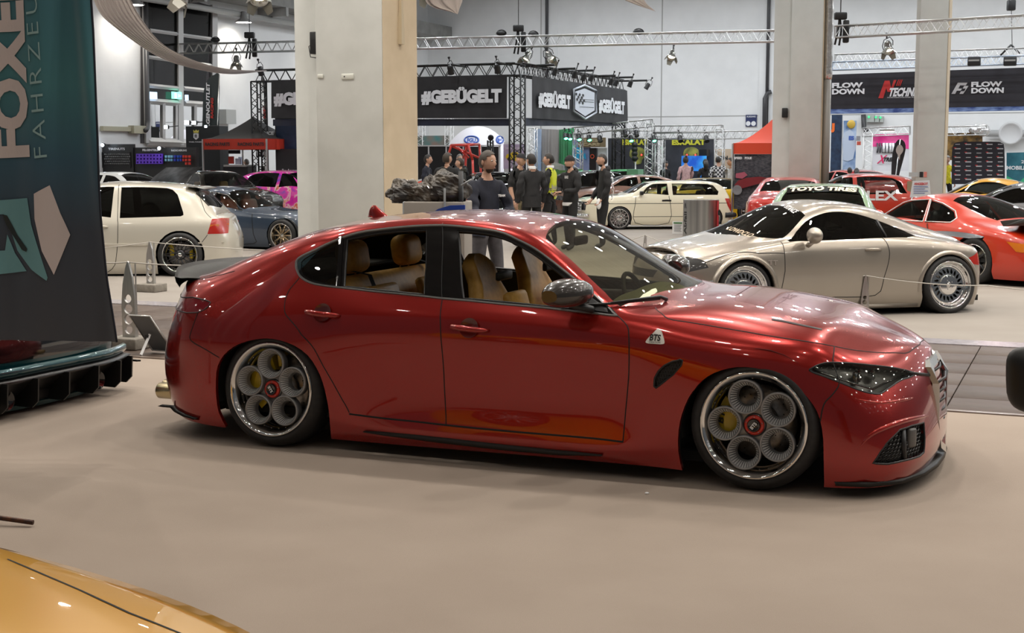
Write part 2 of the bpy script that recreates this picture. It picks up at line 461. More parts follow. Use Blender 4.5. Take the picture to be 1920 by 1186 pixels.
def wheel_well(mb,x,z,r,y_in,y_out,sides=(-1,1)):
 for sd in sides:
  M=M4(rotx(PI/2),(x,0,z))
  n=20;vs=[];fs=[]
  for k in range(n+1):
   a=-0.25+(PI+0.5)*k/n
   c=np.array([x+r*math.cos(a),0,max(0.03,z+r*math.sin(a))])
   vs+=[c+[0,sd*y_in,0],c+[0,sd*y_out,0]]
  for k in range(n):fs.append((2*k,2*k+1,2*k+3,2*k+2))
  mb.add(vs,fs)
  mb.add([vs[2*k] for k in range(n+1)],[tuple(range(n+1))])
def text_disc(mb,s,M,size,bold=0.02,z=0.002):
 v,f=text_geo(s,bold);w=v[:,0].max();
 mb.add([(M@np.array([(p[0]-w/2)*size,(p[1]-0.5)*size,z,1]))[:3] for p in v],f)
RIM_SILVER=mat('rim_silver',(0.72,0.72,0.72),0.25,metal=1.0)
RIM_DARK=mat('rim_dark',(0.05,0.05,0.055),0.35,metal=0.6)
RIM_GREY=mat('rim_grey',(0.24,0.245,0.25),0.33,metal=0.75)
RIM_POLISH=mat('rim_polished',(0.78,0.78,0.77),0.09,metal=1.0)
RIM_BRONZE=mat('rim_bronze',(0.42,0.33,0.22),0.25,metal=1.0)
DISC=noisy('brake_disc',(0.24,0.22,0.20),(0.34,0.32,0.30),40,rough=0.35,metal=0.9)
CALIPER=mat('caliper_yellow',(0.72,0.52,0.02),0.35,coat=0.4)
WHEEL_CACHE={}
def wheel(parent,x,y,z,side,R=0.315,r=0.235,w=0.2,style='mesh',face=RIM_SILVER,lipm=RIM_POLISH,camber=0.0,steer=0.0,n=14,light=False):
 """tyre, rim and spokes; the tyre is the part, what is fixed in it are its sub-parts.  local +z points out of the car"""
 key=(R,r,w,style,face.name,lipm.name,n)
 seg=28 if light else 48
 if key not in WHEEL_CACHE:
  t=MB();t.lathe([(r,-w/2),(r+0.008,-w/2-0.008),(R-0.03,-w/2-0.012),(R-0.006,-w/2+0.012),(R,-w/2+0.04),(R,w/2-0.04),(R-0.006,w/2-0.012),(R-0.03,w/2+0.006),(r+0.012,w/2+0.004),(r+0.002,w/2-0.006),(r-0.012,w/2-0.03)],seg)
  rim=MB();rim.lathe([(r+0.006,w/2-0.012),(r+0.004,w/2+0.002),(r-0.006,w/2),(r-0.012,w/2-0.012),(r-0.018,w/2-0.05),(r-0.035,w/2-0.065),(r-0.05,-w/2+0.02),(r-0.02,-w/2)],seg)
  sp=MB();hub=0.062
  zf=w/2-0.045
  if style in('mesh','cross'):
   k=n
   for i in range(k):
    for sgn in(-1,1):
     a0=2*PI*i/k;a1=a0+sgn*2*PI/k*0.9
     p=np.array([hub*0.9*math.cos(a0),hub*0.9*math.sin(a0),zf-0.01]);q=np.array([(r-0.02)*math.cos(a1),(r-0.02)*math.sin(a1),zf-0.012])
     sp.tube([p,(p+q)/2+[0,0,0.006],q],[0.008,0.0065,0.0075],5)
  elif style=='turbine':
   cr=lambda q,a=0,k=40:[(q*math.cos(a+2*PI*t/k),q*math.sin(a+2*PI*t/k)) for t in range(k)]
   hs=[]
   for i in range(n):
    a=2*PI*i/n;rc=r*.60;e=np.array([math.cos(a+.35),math.sin(a+.35)]);f_=np.array([-e[1],e[0]]);c=np.array([rc*math.cos(a),rc*math.sin(a)])
    hs.append([tuple(c+e*.030*math.cos(t)+f_*.0135*math.sin(t)*(1-.35*math.cos(t))) for t in np.linspace(0,2*PI,13)[:-1]])
   sp.prism(cr(r*.76),(0,0,zf-.03),(1,0,0),(0,1,0),.022,0,hs)
   sp.lathe([(r*.76,zf-.01),(r*.80,zf+.006),(r*.83,zf-.012),(r*.9,zf-.004),(r*.93,zf+.012),(r-.008,zf+.02)],seg)
   sp.lathe([(r*.44,zf-.008),(r*.43,zf+.006),(r*.40,zf+.008),(r*.2,zf+.012),(0,zf+.014)],seg)
  elif style=='spokes':
   for i in range(n):
    a0=2*PI*i/n;c,s_=math.cos(a0),math.sin(a0)
    p=np.array([hub*0.8*c,hub*0.8*s_,zf]);q=np.array([(r-0.02)*c,(r-0.02)*s_,zf-0.01])
    sp.tube([p,(p+q)/2+[0,0,-0.008],q],[0.022,0.017,0.015],6)
  sp.lathe([(hub*1.15,zf-0.03),(hub*1.1,zf),(hub*0.75,zf+0.008),(0,zf+0.008)],24)
  cap=MB();cap.lathe([(hub*0.5,zf+0.008),(hub*0.48,zf+0.014),(0,zf+0.015)],20)
  for i in range(5):
   a=2*PI*i/5;cap.ball((hub*0.8*math.cos(a),hub*0.8*math.sin(a),zf+0.008),0.008,n=6,m=4)
  if style=='cross' or style=='turbine':
   for i in range(n*2):
    a=2*PI*i/(n*2);cap.ball(((r-0.026)*math.cos(a),(r-0.026)*math.sin(a),zf+0.0),0.0045,n=5,m=3)
  ds=MB();ds.lathe([(0.05,-0.03),(r*0.74,-0.03),(r*0.74,-0.05),(0.05,-0.05)],28)
  bk=MB();bk.disc(r-0.03,-w/2+0.03,24)
  WHEEL_CACHE[key]=[(nm,mb.mesh(nm),m) for nm,mb,m in(('tyre',t,RUBBER),('rim',rim,lipm),('spokes',sp,face),('hub_cap',cap,lipm),('brake_disc',ds,DISC),('wheel_back',bk,UNDER))]
  for nm,me,m in WHEEL_CACHE[key]:me.materials.append(m)
 Rm=(rotz(steer)@rotx(side*camber)@(rotx(-side*PI/2)))
 first=None
 for nm,me,m in WHEEL_CACHE[key]:
  o=bpy.data.objects.new('wheel' if nm=='tyre' else nm,me);COL.objects.link(o)
  if first is None:
   first=o;o.parent=parent;o.matrix_local=Matrix(M4(Rm,(x,y,z)).tolist())
  else:o.parent=first
 return first
# ------------------------------------------------------------------ the hall
from mathutils import noise as mnoise
class Plane:
 """a vertical plane: ex along it, z up; surveyed points of the photograph are dropped onto it"""
 def __init__(s,p0,ex):s.o=np.asarray(p0,float);s.ex=norm(ex);s.n=np.cross(s.ex,(0,0,1.0));s.ez=np.array([0,0,1.0])
 def pt(s,px,py):return onplane(px,py,s.o,s.n)
 def ab(s,px,py):p=s.pt(px,py)-s.o;return(float(p@s.ex),float(p[2]+s.o[2]))
 def w(s,a,b,d=0.0):return np.array([s.o[0],s.o[1],0])+s.ex*a+s.ez*b+s.n*d
 def board(s,mb,pts,t=.03,d=0.0,mi=0,holes=()):
  """pts in pixels; slab of thickness t whose face stands d in front of the plane (n points to the viewer)"""
  q=[s.ab(*p) for p in pts];mb.prism(q,s.w(0,0,d-t),s.ex,s.ez,-t if False else t,mi,[[s.ab(*p) for p in h] for h in holes]);return mb
 def rect(s,mb,x0,y0,x1,y1,t=.03,d=0.0,mi=0):
  a0,b0=s.ab(x0,y1);a1,b1=s.ab(x1,y0);mb.box(s.w((a0+a1)/2,(b0+b1)/2,d-t/2),(abs(a1-a0),t,abs(b1-b0)),np.stack([s.ex,-s.n,s.ez],1),mi);return mb
 def text(s,body,x0,y0,x1,y1,m,parent=None,name='lettering',d=.01,mb=None,**k):
  """body between baseline y1 and cap height y0, from x0 to x1 (pixels)"""
  a=s.pt(x0,y1)+s.n*d;b=s.pt(x1,y1)+s.n*d;h=abs(s.ab(x0,y0)[1]-s.ab(x0,y1)[1]);v=s.ex*np.dot(b-a,s.ex)
  return lettering(body,a,s.ex,s.ez,h,np.linalg.norm(v),m,parent,name,mb=mb,**k)
 def loc(s,px,py):p=s.pt(px,py);return(p[0],p[1],0)
WALLW=noisy('wall_white',(.74,.75,.76),(.79,.80,.81),1.2,rough=.75,bump=.04,bscale=30)
CONC=noisy('pillar_grey',(.62,.63,.60),(.67,.68,.65),2.5,rough=.7,bump=.06,bscale=25)
CARPET=noisy('carpet_beige',(.35,.282,.228),(.375,.305,.248),1.6,rough=.95,bump=.25,bscale=260,detail=8)
CARPET2=noisy('carpet_grey',(.275,.245,.215),(.305,.275,.243),1.2,rough=.95,bump=.2,bscale=260,detail=8)
TILE=[noisy('floor_tile_%d'%i,a,b,9,rough=.5,stretch=(1,4,1),spec=.25) for i,(a,b) in enumerate((((.075,.052,.042),(.11,.078,.063)),((.09,.065,.052),(.12,.089,.072)),((.066,.047,.039),(.098,.071,.058))))]
fp=MB();fp.add([(-70,-14,-.03),(70,-14,-.03),(70,95,-.03),(-70,95,-.03)],[(0,1,2,3)])
floor=structure(fp.build('floor',noisy('screed',(.10,.085,.072),(.14,.115,.095),3,rough=.6)))
A0=ground(1770,769.5) # near edge of the tiled aisle (runs along U)
def uv_w(u,v,z=0.0):return A0*np.array([1,1,0])+U*u+V*v+np.array([0,0,z])
AW=3.45
def slab(name,u0,u1,v0,v1,z0,z1,m,parent=None):
 mb=MB();P=[uv_w(u0,v0),uv_w(u1,v0),uv_w(u1,v1),uv_w(u0,v1)]
 mb.add([p+[0,0,z0] for p in P]+[p+[0,0,z1] for p in P],[(0,3,2,1),(4,5,6,7),(0,1,5,4),(1,2,6,5),(2,3,7,6),(3,0,4,7)]);return mb.build(name,m,parent)
slab('carpet',-30,12,-22,0,-.025,0,CARPET,floor);slab('carpet',-45,40,AW+.35,75,-.025,0,CARPET2,floor)
tl=MB();tw,td=.62,AW/6
tl.rbox((0,0,0),(tw-.008,td-.008,.02),.003,seg=1);tm=[tl.mesh('floor_tile') for _ in range(3)]
for a,b in zip(tm,TILE):a.materials.append(b)
for i in range(-17,9):
 for j in range(6):
  o=bpy.data.objects.new('floor_tile',tm[(i*7+j*5+(i*j)%3)%3]);COL.objects.link(o);o.parent=floor
  o.location=uv_w((i+.5)*tw,(j+.5)*td,-.012+.001*((i+j)%2));o.rotation_euler.z=HA
mb=MB();STRIP=noisy('edge_tape',(.42,.40,.44),(.66,.62,.66),14,rough=.18,metal=.3,stretch=(1,8,1))
slab('carpet_edge_strip',-12,8,AW,AW+.35,-.02,.006,STRIP,floor)
slab('carpet_edge_strip',-30,12,-.03,.03,-.02,.008,mat('tape_brown',(.20,.15,.12),.3),floor)
CX=np.array([(805-960)/F*64,64.0,0.0]) # far corner of the hall
BW=Plane(CX,U);LWp=Plane(CX,V)
def wall(name,a,b,h,t,m,nrm):
 mb=MB();P=[a,b,b-nrm*t,a-nrm*t];mb.add([p+[0,0,-.03] for p in P]+[p+[0,0,h] for p in P],[(0,3,2,1),(4,5,6,7),(0,1,5,4),(1,2,6,5),(2,3,7,6),(3,0,4,7)]);return structure(mb.build(name,m))
wall_back=wall('wall_back',CX-U*.3,CX+U*48,12.5,.3,WALLW,-V);wall_left=wall('wall_left',CX+V*.3,CX-V*62,12.5,.3,WALLW,U)
JOINT=mat('wall_joint',(.40,.40,.395),.8);PIPE=mat('dark_pipe',(.05,.05,.055),.4)
for a in(5.5,11.0,16.5,22.0,27.5):
 mb=MB();mb.box(BW.w(a,6,.002),(.05,.012,12),rotz(HA));mb.build('wall_joint',JOINT,wall_back)
mb=MB();mb.box(BW.w(12,3.4,.002),(30,.012,.04),rotz(HA));mb.build('wall_joint',JOINT,wall_back)
for x in(1027,1441):
 a,_=BW.ab(x,100);mb=MB();mb.tube([BW.w(a,3.0 if x>1100 else 4.6,.12),BW.w(a,12,.12)],.07,8);tag(mb.build('wall_pipe',PIPE),'dark vertical pipe on the back wall, %s'%('right of the tall spotlight pair' if x<1100 else 'beside the second pillar'),'pipe')
for x in(1032,1440):
 a,_=BW.ab(x,100);mb=MB();mb.box(BW.w(a,6,.02),(.7,.06,12.2),rotz(HA));mb.build('trim_1',WALLW,wall_back)
mb=MB();P=[CX-V*62,CX+V*.3,CX+V*.3+U*1.2,CX-V*62+U*1.2]
CEIL=noisy('ceiling_grey',(.20,.20,.195),(.26,.26,.25),3,rough=.8)
mb.add([p+[0,0,7.0] for p in P]+[p+[0,0,7.5] for p in P],[(0,3,2,1),(4,5,6,7),(0,1,5,4),(1,2,6,5),(2,3,7,6),(3,0,4,7)]);structure(mb.build('ceiling',CEIL))
mb=MB();A_,B_=CX-V*62,CX+V*.3;
HC=11.5;P=[CX+U*1.2-V*70,CX+U*1.2+V*.3,CX+U*48+V*.3,CX+U*48-V*70]
mb.add([p+[0,0,HC] for p in P]+[p+[0,0,HC+.3] for p in P],[(0,3,2,1),(4,5,6,7),(0,1,5,4),(1,2,6,5),(2,3,7,6),(3,0,4,7)]);structure(mb.build('ceiling',CEIL))
for k in range(9):
 mb=MB();t=4+k*5.0;mb.box(CX-V*t+U*.55+[0,0,6.85],(1.3,.16,.30),rotz(HA));mb.build('ceiling_beam',mat('beam_grey',(.30,.30,.295),.6),bpy.data.objects['ceiling'])
mb=MB();mb.tube([CX-V*44+U*.5+[0,0,6.6],CX-V*10+U*.5+[0,0,6.6]],.10,8);tag(mb.build('ceiling_duct',mat('duct_grey',(.34,.34,.33),.5)),'grey pipe running under the low ceiling of the left aisle','pipe')
FRAME=mat('window_frame_white',(.62,.62,.62),.5);PANE=glass('night_glass',(.30,.29,.30),.03)
win=MB();LWp.board(win,[(263,-30),(396,12),(396,272),(263,268)],.02,.03)
w1=structure(win.build('window_1',mat('night_room',(.075,.07,.075),.7)))
mbp=[((268,-20),(328,0),(331,192),(271,187)),((338,5),(393,24),(381,194),(341,192)),((274,192),(327,195),(327,262),(276,258)),((341,196),(380,198),(380,264),(341,262))]
for q in mbp:
 mb=MB();LWp.board(mb,q,.012,.06);mb.build('pane',PANE,w1)
def mull(a,b,w=.14,d=.09):
 p,q=LWp.pt(*a),LWp.pt(*b);mb=MB();mb.tube([p+LWp.n*d,q+LWp.n*d],w*.6,4,smooth=False);mb.build('mullion',FRAME,w1)
for a,b,w in(((332,-10),(333,272),.22),((265,-25),(271,268),.14),((396,10),(396,272),.24),((277,57),(328,64),.10),((268,106),(331,115),.10),((270,160),(331,166),.12),((270,189),(333,194),.16),((337,66),(394,73.5),.10),((338,116),(394,123),.10),((340,165.6),(394,171),.12),((341,193),(394,197),.16),((274,193),(275,265),.12),((302,193),(302,264),.12),((326,193),(326,266),.10),((361,196),(361,266),.12),((272,265),(396,270),.22)):
 mull(a,b,w)
for(x0,y0,x1,y1,c,s_,lb) in((270,173,285,185,(.55,.75,1.0),2.2,'lit pale blue sign'),(315,173,331,185,(.25,.95,.65),2.0,'lit green emergency exit sign'),(340,178,344,188,(.6,.8,1.0),1.5,'small lit bluish sign')):
 mb=MB();LWp.rect(mb,x0,y0,x1,y1,.06,.20);o=tag(mb.build('exit_sign',glow('sign_%d'%x0,c,s_)),lb+' in the tall window wall','sign')
 if x0==315:
  mb=MB();LWp.text('>',324,176,329,183,WHITE,mb=mb,d=.21);LWp.rect(mb,318,175,321,184,.005,.21);mb.build('exit_pictogram',glow('sign_white',(1,1,1),2.0),o)
mb=MB();LWp.rect(mb,187,238,240,245,.12,.14);LWp.rect(mb,240,236,262,250,.22,.24);tag(mb.build('cable_duct',mat('duct_cream',(.42,.40,.30),.6)),'cream cable duct and junction box on the left wall','duct')
mb=MB();mb.tube([LWp.pt(258,245)+LWp.n*.3,LWp.pt(266,240)+LWp.n*.2,LWp.pt(267,225)+LWp.n*.2,LWp.pt(263,-20)+LWp.n*.2],.08,6);tag(mb.build('wall_cable',PIPE),'dark cable bundle rising beside the tall window','cable')
mb=MB();LWp.rect(mb,410,206,428,232,.3,.32);tag(mb.build('wall_cabinet',mat('cabinet_grey',(.46,.47,.46),.5)),'small grey electric cabinet on the left wall above the black tent','cabinet')
PW={}
def pillar(k,xl,xm,xr,Y,label_side,hw=9.5):
 pl=Plane(at((xm+xr)/2,150,Y),U);a0=pl.ab(xm,150)[0];a1=pl.ab(xr,150)[0];af=pl.ab(xl,150)[0];w=a1-a0
 mb=MB();R=np.stack([pl.ex,-pl.n,pl.ez],1)
 mb.rbox(pl.w((a0+a1)/2,hw/2,-w*.5),(w,w,hw),.02,R,seg=1)
 d=w*.30;af2=Plane(pl.w(0,0,-d),U).ab(xl,150)[0]
 mb.box(pl.w((af2+a0)/2+.02,hw/2,-d-w*.2),(a0-af2+.04,w*.4,hw),R)
 o=structure(mb.build('pillar',CONC));PW[k]=(pl,a0,a1,w,o);return pl
p1=pillar(1,554,592,717.5,22.5,'');p2=pillar(2,1450,1482,1541.5,33,'');p3=pillar(3,1715,1722,1775,32,'')
pl,a0,a1,w,o1=PW[1]
WARM_LIT=noisy('pillar_warm_lit',(.55,.44,.30),(.60,.485,.34),2.5,rough=.7,bump=.06,bscale=25)  # warm spotlight on the pillars' right faces, put into their colour
mb=MB();mb.box(pl.w(a1+.006,4.75,-w*.5),(.012,w*.985,9.5),np.stack([pl.ex,-pl.n,pl.ez],1));mb.build('warm_lit_face',WARM_LIT,o1)
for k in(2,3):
 q,b0,b1,ww_,oo=PW[k];mb=MB();mb.box(q.w(b1+.006,4.75,-ww_*.5),(.012,ww_*.985,9.5),np.stack([q.ex,-q.n,q.ez],1));mb.build('warm_lit_face',WARM_LIT,oo)
def sp_box(q,x0,y0,x1,y1,t,d,label,cat='speaker',m=BLACK):
 c=q.ab((x0+x1)/2,(y0+y1)/2);ww_=abs(q.ab(x1,y0)[0]-q.ab(x0,y0)[0]);hh=abs(q.ab(x0,y0)[1]-q.ab(x0,y1)[1])
 mb=MB();R=np.stack([q.ex,-q.n,q.ez],1);mb.rbox(q.w(c[0],c[1],d),(ww_,t,hh),.015,R);o=tag(mb.build('wall_speaker' if cat=='speaker' else 'wall_box',m),label,cat)
 return o,q.w(c[0],c[1],d),ww_,hh,R
o,c,ww_,hh,R=sp_box(pl,573,58,591,100,.16,-.20,'small black loudspeaker on the first pillar')
mb=MB();mb.lathe([(.055,0),(.05,-.02),(.02,-.03),(0,-.01)],20,frame(pl.ex,pl.ez,c+pl.n*.082));mb.build('speaker_cone',PIPE,o)
mb=MB();mb.tube([c-pl.ex*.07,c-pl.ex*.15-[0,0,.05],c-pl.ex*.12-[0,0,.22],c-[0,0,.24]],.008,6);mb.build('cable',BLACK,o)
o,c,ww_,hh,R=sp_box(p2,1464,202,1474,220,.14,-.18,'small black loudspeaker on the second pillar');mb=MB();mb.lathe([(.04,0),(.035,-.02),(0,-.01)],16,frame(p2.ex,p2.ez,c+p2.n*.071));mb.build('speaker_cone',PIPE,o)
PLATE=mat('plate_cream',(.60,.60,.54),.5)
for(x0,y0,x1,y1,lb) in((641,138,664,149,'cream socket plate with a dark keyhole on the first pillar'),(596,139,607,147,'tiny cream plate at the edge of the first pillar')):
 o,c,*_=sp_box(pl,x0,y0,x1,y1,.03,.015,lb,'socket',PLATE)
 if x0==641:mb=MB();mb.ball(c+pl.n*.016-pl.ex*.05,.012);mb.build('keyhole',BLACK,o)
fpl=Plane(pl.w(a1+.012,0,-w*.5),-V)
mb=MB();q=pl.w(a1+.04,0,-w*.48);mb.box(q+[0,0,6.6],(.05,.07,5.6),rotz(HA));mb.box(q+[0,0,3.62],(.07,.11,.26),rotz(HA));mb.box(q+[0,0,3.85],(.06,.09,.25),rotz(HA));tag(mb.build('cable_duct',mat('duct_beige',(.50,.41,.28),.6)),'beige cable duct ending in a box on the side of the first pillar','duct')
q,b0,b1,w2,o2=PW[2]
mb=MB();c=q.w(b1+.10,0,-.18);mb.tube([c,c+[0,0,3.6]],.085,14);tag(mb.build('drain_pipe',mat('pipe_brownish',(.25,.23,.20),.4)),'grey drain pipe with silver lagging along the second pillar','pipe');
foil=MB();foil.tube([c+[.004*math.sin(k*2.1),0,3.5+k*.12] for k in range(50)],[.10+.006*((k*5)%3-1) for k in range(50)],12);foil.build('foil_lagging',noisy('foil',(.62,.61,.60),(.80,.79,.78),18,rough=.25,metal=.9,bump=.4,bscale=30),bpy.data.objects['drain_pipe'])
for(x0,y0,x1,y1,m_,lb) in((1704,323,1722,331,mat('note_grey',(.45,.46,.46),.6),'small grey notice on the third pillar'),(1724,322,1731,332,BLACK,'small black notice on the third pillar'),(1732,322,1738,332,mat('note_red',(.65,.20,.16),.6),'small red notice on the third pillar')):
 mb=MB();p3.rect(mb,x0,y0,x1,y1,.01,.012);tag(mb.build('notice',m_),lb,'notice')
LAMPH=MB();LAMPH.lathe([(.06,.35),(.09,.34),(.12,.12),(.30,.0),(.31,-.03),(.27,-.03)],20);LAMPM=LAMPH.mesh('lamp_housing');LAMPM.materials.append(mat('lamp_grey',(.25,.25,.25),.4))
LDISC=MB();LDISC.disc(.26,-.028,20);LDM=LDISC.mesh('lamp_disc');LDM.materials.append(glow('lamp_glow',(1.0,.94,.85),18))
N_LAMP=0
def hall_lamp(p,e,size=.52,col=(1.0,.93,.82),spread=150):
 o=tag(bpy.data.objects.new('ceiling_lamp',LAMPM),'round high-bay lamp hanging under the dark hall ceiling','lamp','high-bay lamps under the hall ceiling');COL.objects.link(o);o.location=p
 d=bpy.data.objects.new('lamp_disc',LDM);COL.objects.link(d);d.parent=o
 ceiling_light((p[0],p[1],p[2]-.05),e,size,col,spread);return o
# ------------------------------------------------------------------ the red saloon
RED=paint('candy_red_paint',(0.31,0.007,0.003),metal=0.55,rough=0.24,flake=0.12)
CARBON=mat('carbon_fibre',(0.022,0.02,0.018),0.36,coat=.0,spec=.12)
def _carbon():
 N,L,b=nodes(CARBON);tc=N.new('ShaderNodeTexCoord');ck=N.new('ShaderNodeTexChecker');ck.inputs['Scale'].default_value=260
 ck.inputs['Color1'].default_value=(0.035,0.03,0.026,1);ck.inputs['Color2'].default_value=(0.010,0.009,0.008,1)
 L.new(tc.outputs['Object'],ck.inputs['Vector']);L.new(ck.outputs['Color'],b.inputs['Base Color'])
_carbon()
TAN=noisy('tan_leather',(0.60,0.31,0.055),(0.70,0.38,0.08),30,rough=0.5,bump=0.08,bscale=220)
LENS_RED=mat('red_lamp_lens',(0.20,0.008,0.016),0.08,coat=1.0)
HX=(0.2579,8.2444,-0.391065)
def hero():
 car=thing('saloon_car','low red four-door saloon on wheels with five round openings, in front','car',(HX[0],HX[1],0),HX[2])
 st=[] # net: stations nose to tail, eleven lines sill to centre
 st.append([(2.20,0,.06),(2.25,0,.16),(2.245,0,.28),(2.235,0,.42),(2.215,0,.53),(2.205,0,.585),(2.19,0,.62),(2.185,0,.635),(2.18,0,.645),(2.17,0,.655),(2.15,0,.665)])
 st.append([(2.19,.35,.06),(2.235,.36,.16),(2.225,.36,.28),(2.205,.36,.42),(2.165,.34,.55),(2.125,.32,.62),(2.09,.28,.675),(2.085,.22,.69),(2.09,.16,.692),(2.10,.09,.692),(2.10,0,.690)])
 st.append([(2.12,.67,.055),(2.15,.70,.155),(2.13,.70,.28),(2.095,.685,.43),(2.03,.63,.585),(1.985,.575,.655),(1.93,.50,.712),(1.93,.40,.738),(1.935,.31,.752),(1.95,.16,.757),(1.955,0,.745)])
 st.append([(1.95,.845,.05),(1.965,.872,.15),(1.955,.875,.27),(1.93,.86,.44),(1.88,.81,.60),(1.84,.75,.688),(1.79,.665,.742),(1.79,.565,.772),(1.79,.45,.797),(1.79,.23,.809),(1.79,0,.803)])
 def row(x,ys,zs):st.append([(x,a,b) for a,b in zip(ys,zs)])
 row(1.68,(.90,.915,.922,.918,.888,.842,.765,.67,.55,.28,0),(.05,.15,.27,.45,.625,.718,.775,.806,.832,.845,.842))
 row(1.41,(.905,.925,.935,.938,.922,.880,.79,.705,.575,.30,0),(.055,.15,.28,.45,.635,.735,.802,.842,.876,.895,.897))
 row(1.10,(.895,.912,.922,.930,.925,.890,.80,.735,.60,.31,0),(.07,.165,.28,.47,.65,.753,.828,.865,.905,.934,.938))
 row(0.90,(.89,.908,.915,.918,.922,.897,.825,.765,.665,.36,0),(.078,.17,.27,.47,.655,.765,.845,.872,.898,.928,.93))
 row(0.68,(.895,.928,.908,.902,.930,.908,.852,.798,.738,.41,0),(.08,.15,.265,.47,.67,.775,.858,.876,.895,.985,1.015))
 row(0.45,(.892,.928,.905,.900,.931,.911,.868,.755,.685,.39,0),(.08,.15,.262,.47,.675,.780,.868,1.005,1.04,1.11,1.14))
 row(0.18,(.890,.927,.904,.899,.933,.913,.872,.682,.605,.355,0),(.08,.15,.26,.47,.68,.785,.878,1.17,1.218,1.264,1.285))
 row(-0.05,(.890,.927,.904,.899,.934,.913,.872,.645,.565,.335,0),(.078,.15,.26,.47,.685,.79,.886,1.247,1.293,1.323,1.336))
 row(-0.38,(.890,.927,.905,.902,.936,.914,.87,.622,.545,.32,0),(.076,.148,.26,.475,.69,.797,.902,1.294,1.327,1.352,1.362))
 row(-0.75,(.888,.922,.909,.913,.940,.912,.862,.64,.555,.325,0),(.075,.15,.262,.48,.695,.805,.924,1.283,1.318,1.343,1.352))
 row(-1.10,(.885,.908,.922,.938,.940,.905,.85,.70,.605,.345,0),(.075,.165,.265,.48,.685,.81,.952,1.232,1.272,1.305,1.315))
 row(-1.41,(.89,.915,.93,.945,.942,.900,.835,.742,.635,.365,0),(.078,.16,.27,.46,.665,.805,.968,1.13,1.195,1.238,1.255))
 row(-1.75,(.885,.905,.922,.935,.930,.885,.80,.72,.62,.36,0),(.085,.15,.27,.45,.65,.80,.955,1.03,1.075,1.112,1.125))
 row(-2.02,(.855,.872,.888,.892,.885,.832,.72,.62,.52,.30,0),(.10,.15,.27,.455,.655,.805,.935,.966,.980,.986,.988))
 st.append([(-2.20,.72,.12),(-2.235,.735,.16),(-2.27,.75,.28),(-2.285,.755,.46),(-2.235,.745,.66),(-2.20,.685,.81),(-2.20,.57,.922),(-2.22,.47,.942),(-2.23,.38,.950),(-2.24,.20,.955),(-2.245,0,.957)])
 st.append([(-2.34,.40,.13),(-2.38,.41,.17),(-2.42,.42,.28),(-2.43,.42,.46),(-2.38,.41,.67),(-2.36,.38,.84),(-2.36,.33,.918),(-2.365,.27,.932),(-2.37,.20,.936),(-2.375,.1,.938),(-2.38,0,.938)])
 st.append([(-2.38,0,.13),(-2.42,0,.17),(-2.46,0,.28),(-2.47,0,.46),(-2.42,0,.67),(-2.40,0,.84),(-2.395,0,.905),(-2.39,0,.915),(-2.388,0,.922),(-2.386,0,.926),(-2.385,0,.928)])
 K=Skin(np.array(st))
 px=lambda p:K.px(p,HX)
 dlo_r=[(829.2,420.5),(793,421.3),(750.8,424.2),(708.6,428.9),(683.3,432.3),(658,438.2),(634.4,446.6),(612.5,455.9),(590.6,466.8),(573.7,474.4),(560.2,482),(554.3,489.6),(553.5,499.7),(556,509.8),(561.9,520),(573.7,528.4),(590.6,534.3),(615.9,538.5),(641.2,541),(691.8,547),(742.4,552),(793,557),(829.2,561.3)]
 dlo_f=[(829.4,561.3),(887.5,566.3),(955,573),(1022.4,579),(1075,585),(1120,589.5),(1158.4,593.5),(1150,584),(1142.5,575.6),(1120,555),(1098.2,536),(1073,516.6),(1047.7,496.4),(1022.4,477),(997,460),(971.8,447.5),(946.5,435.6),(921.2,429.7),(887.5,425.2),(853.7,421.8),(829.4,420.5)]
 rw_open=[(799.5,429.5),(750.8,431.2),(708.6,435.2),(683.3,439.8),(649.5,447),(643,536),(658,537.7),(708.6,542.7),(759.2,547.8),(796,551.5),(799,500)]
 quarter=[(637.5,450.5),(612.5,462.6),(597,470),(582,477.8),(571,484.5),(565.3,490.5),(564.5,499.7),(566.5,509),(571,516.5),(582.2,523.3),(607.5,530),(632.8,534.6)]
 fw_open=[(857,431),(887.5,432.6),(921.2,437.3),(946.5,445),(971.8,456.7),(997,471),(1022.4,489.6),(1056,515),(1083,536.8),(1106.7,555.5),(1104,581),(1047.7,575.6),(1005.5,571.4),(938,564.7),(867.5,558.3),(862,500)]
 P={'dlo':px(dlo_r[:-1]+dlo_f),'rw':px(rw_open),'qg':px(quarter),'fw':px(fw_open)}
 P['arch_f']=px(smooth_poly([(1279,882),(1272,848),(1272,809.5),(1278.2,777),(1290.4,746.8),(1306.6,723.5),(1326.8,705.3),(1351,694.2),(1381.5,687.7),(1413.8,689),(1446,697),(1478.6,713.4),(1503,732.6),(1525,759),(1537.3,785),(1543.4,821.7),(1544.4,862),(1545.4,902)],False,2))
 P['arch_f']=np.concatenate([P['arch_f'],[[P['arch_f'][-1][0],0.0],[P['arch_f'][0][0],0.0]]])
 P['arch_r']=px(smooth_poly([(621,822),(617.2,774.4),(612.5,746),(605,716),(593.8,690),(576.9,665.6),(552.5,647.8),(524.4,637.5),(496,634),(462.5,639.4),(438,649.7),(419.4,665.6),(408,686),(404.8,710.6),(405.3,742.5),(410,772.5),(423,799)],False,2))
 P['arch_r']=np.concatenate([P['arch_r'],[[P['arch_r'][-1][0],0.0],[P['arch_r'][0][0],0.0]]])
 P['head']=px([(1517.8,694.3),(1522.5,689.6),(1539,682),(1557.9,679),(1598,680),(1645,684.8),(1680.6,689.6),(1711.3,696.6),(1712.5,703.7),(1692.4,710.8),(1673.5,722.6),(1654.7,735.6),(1642.9,738),(1621.6,734.4),(1593.3,723.8),(1562.6,712),(1534.3,701.4)])
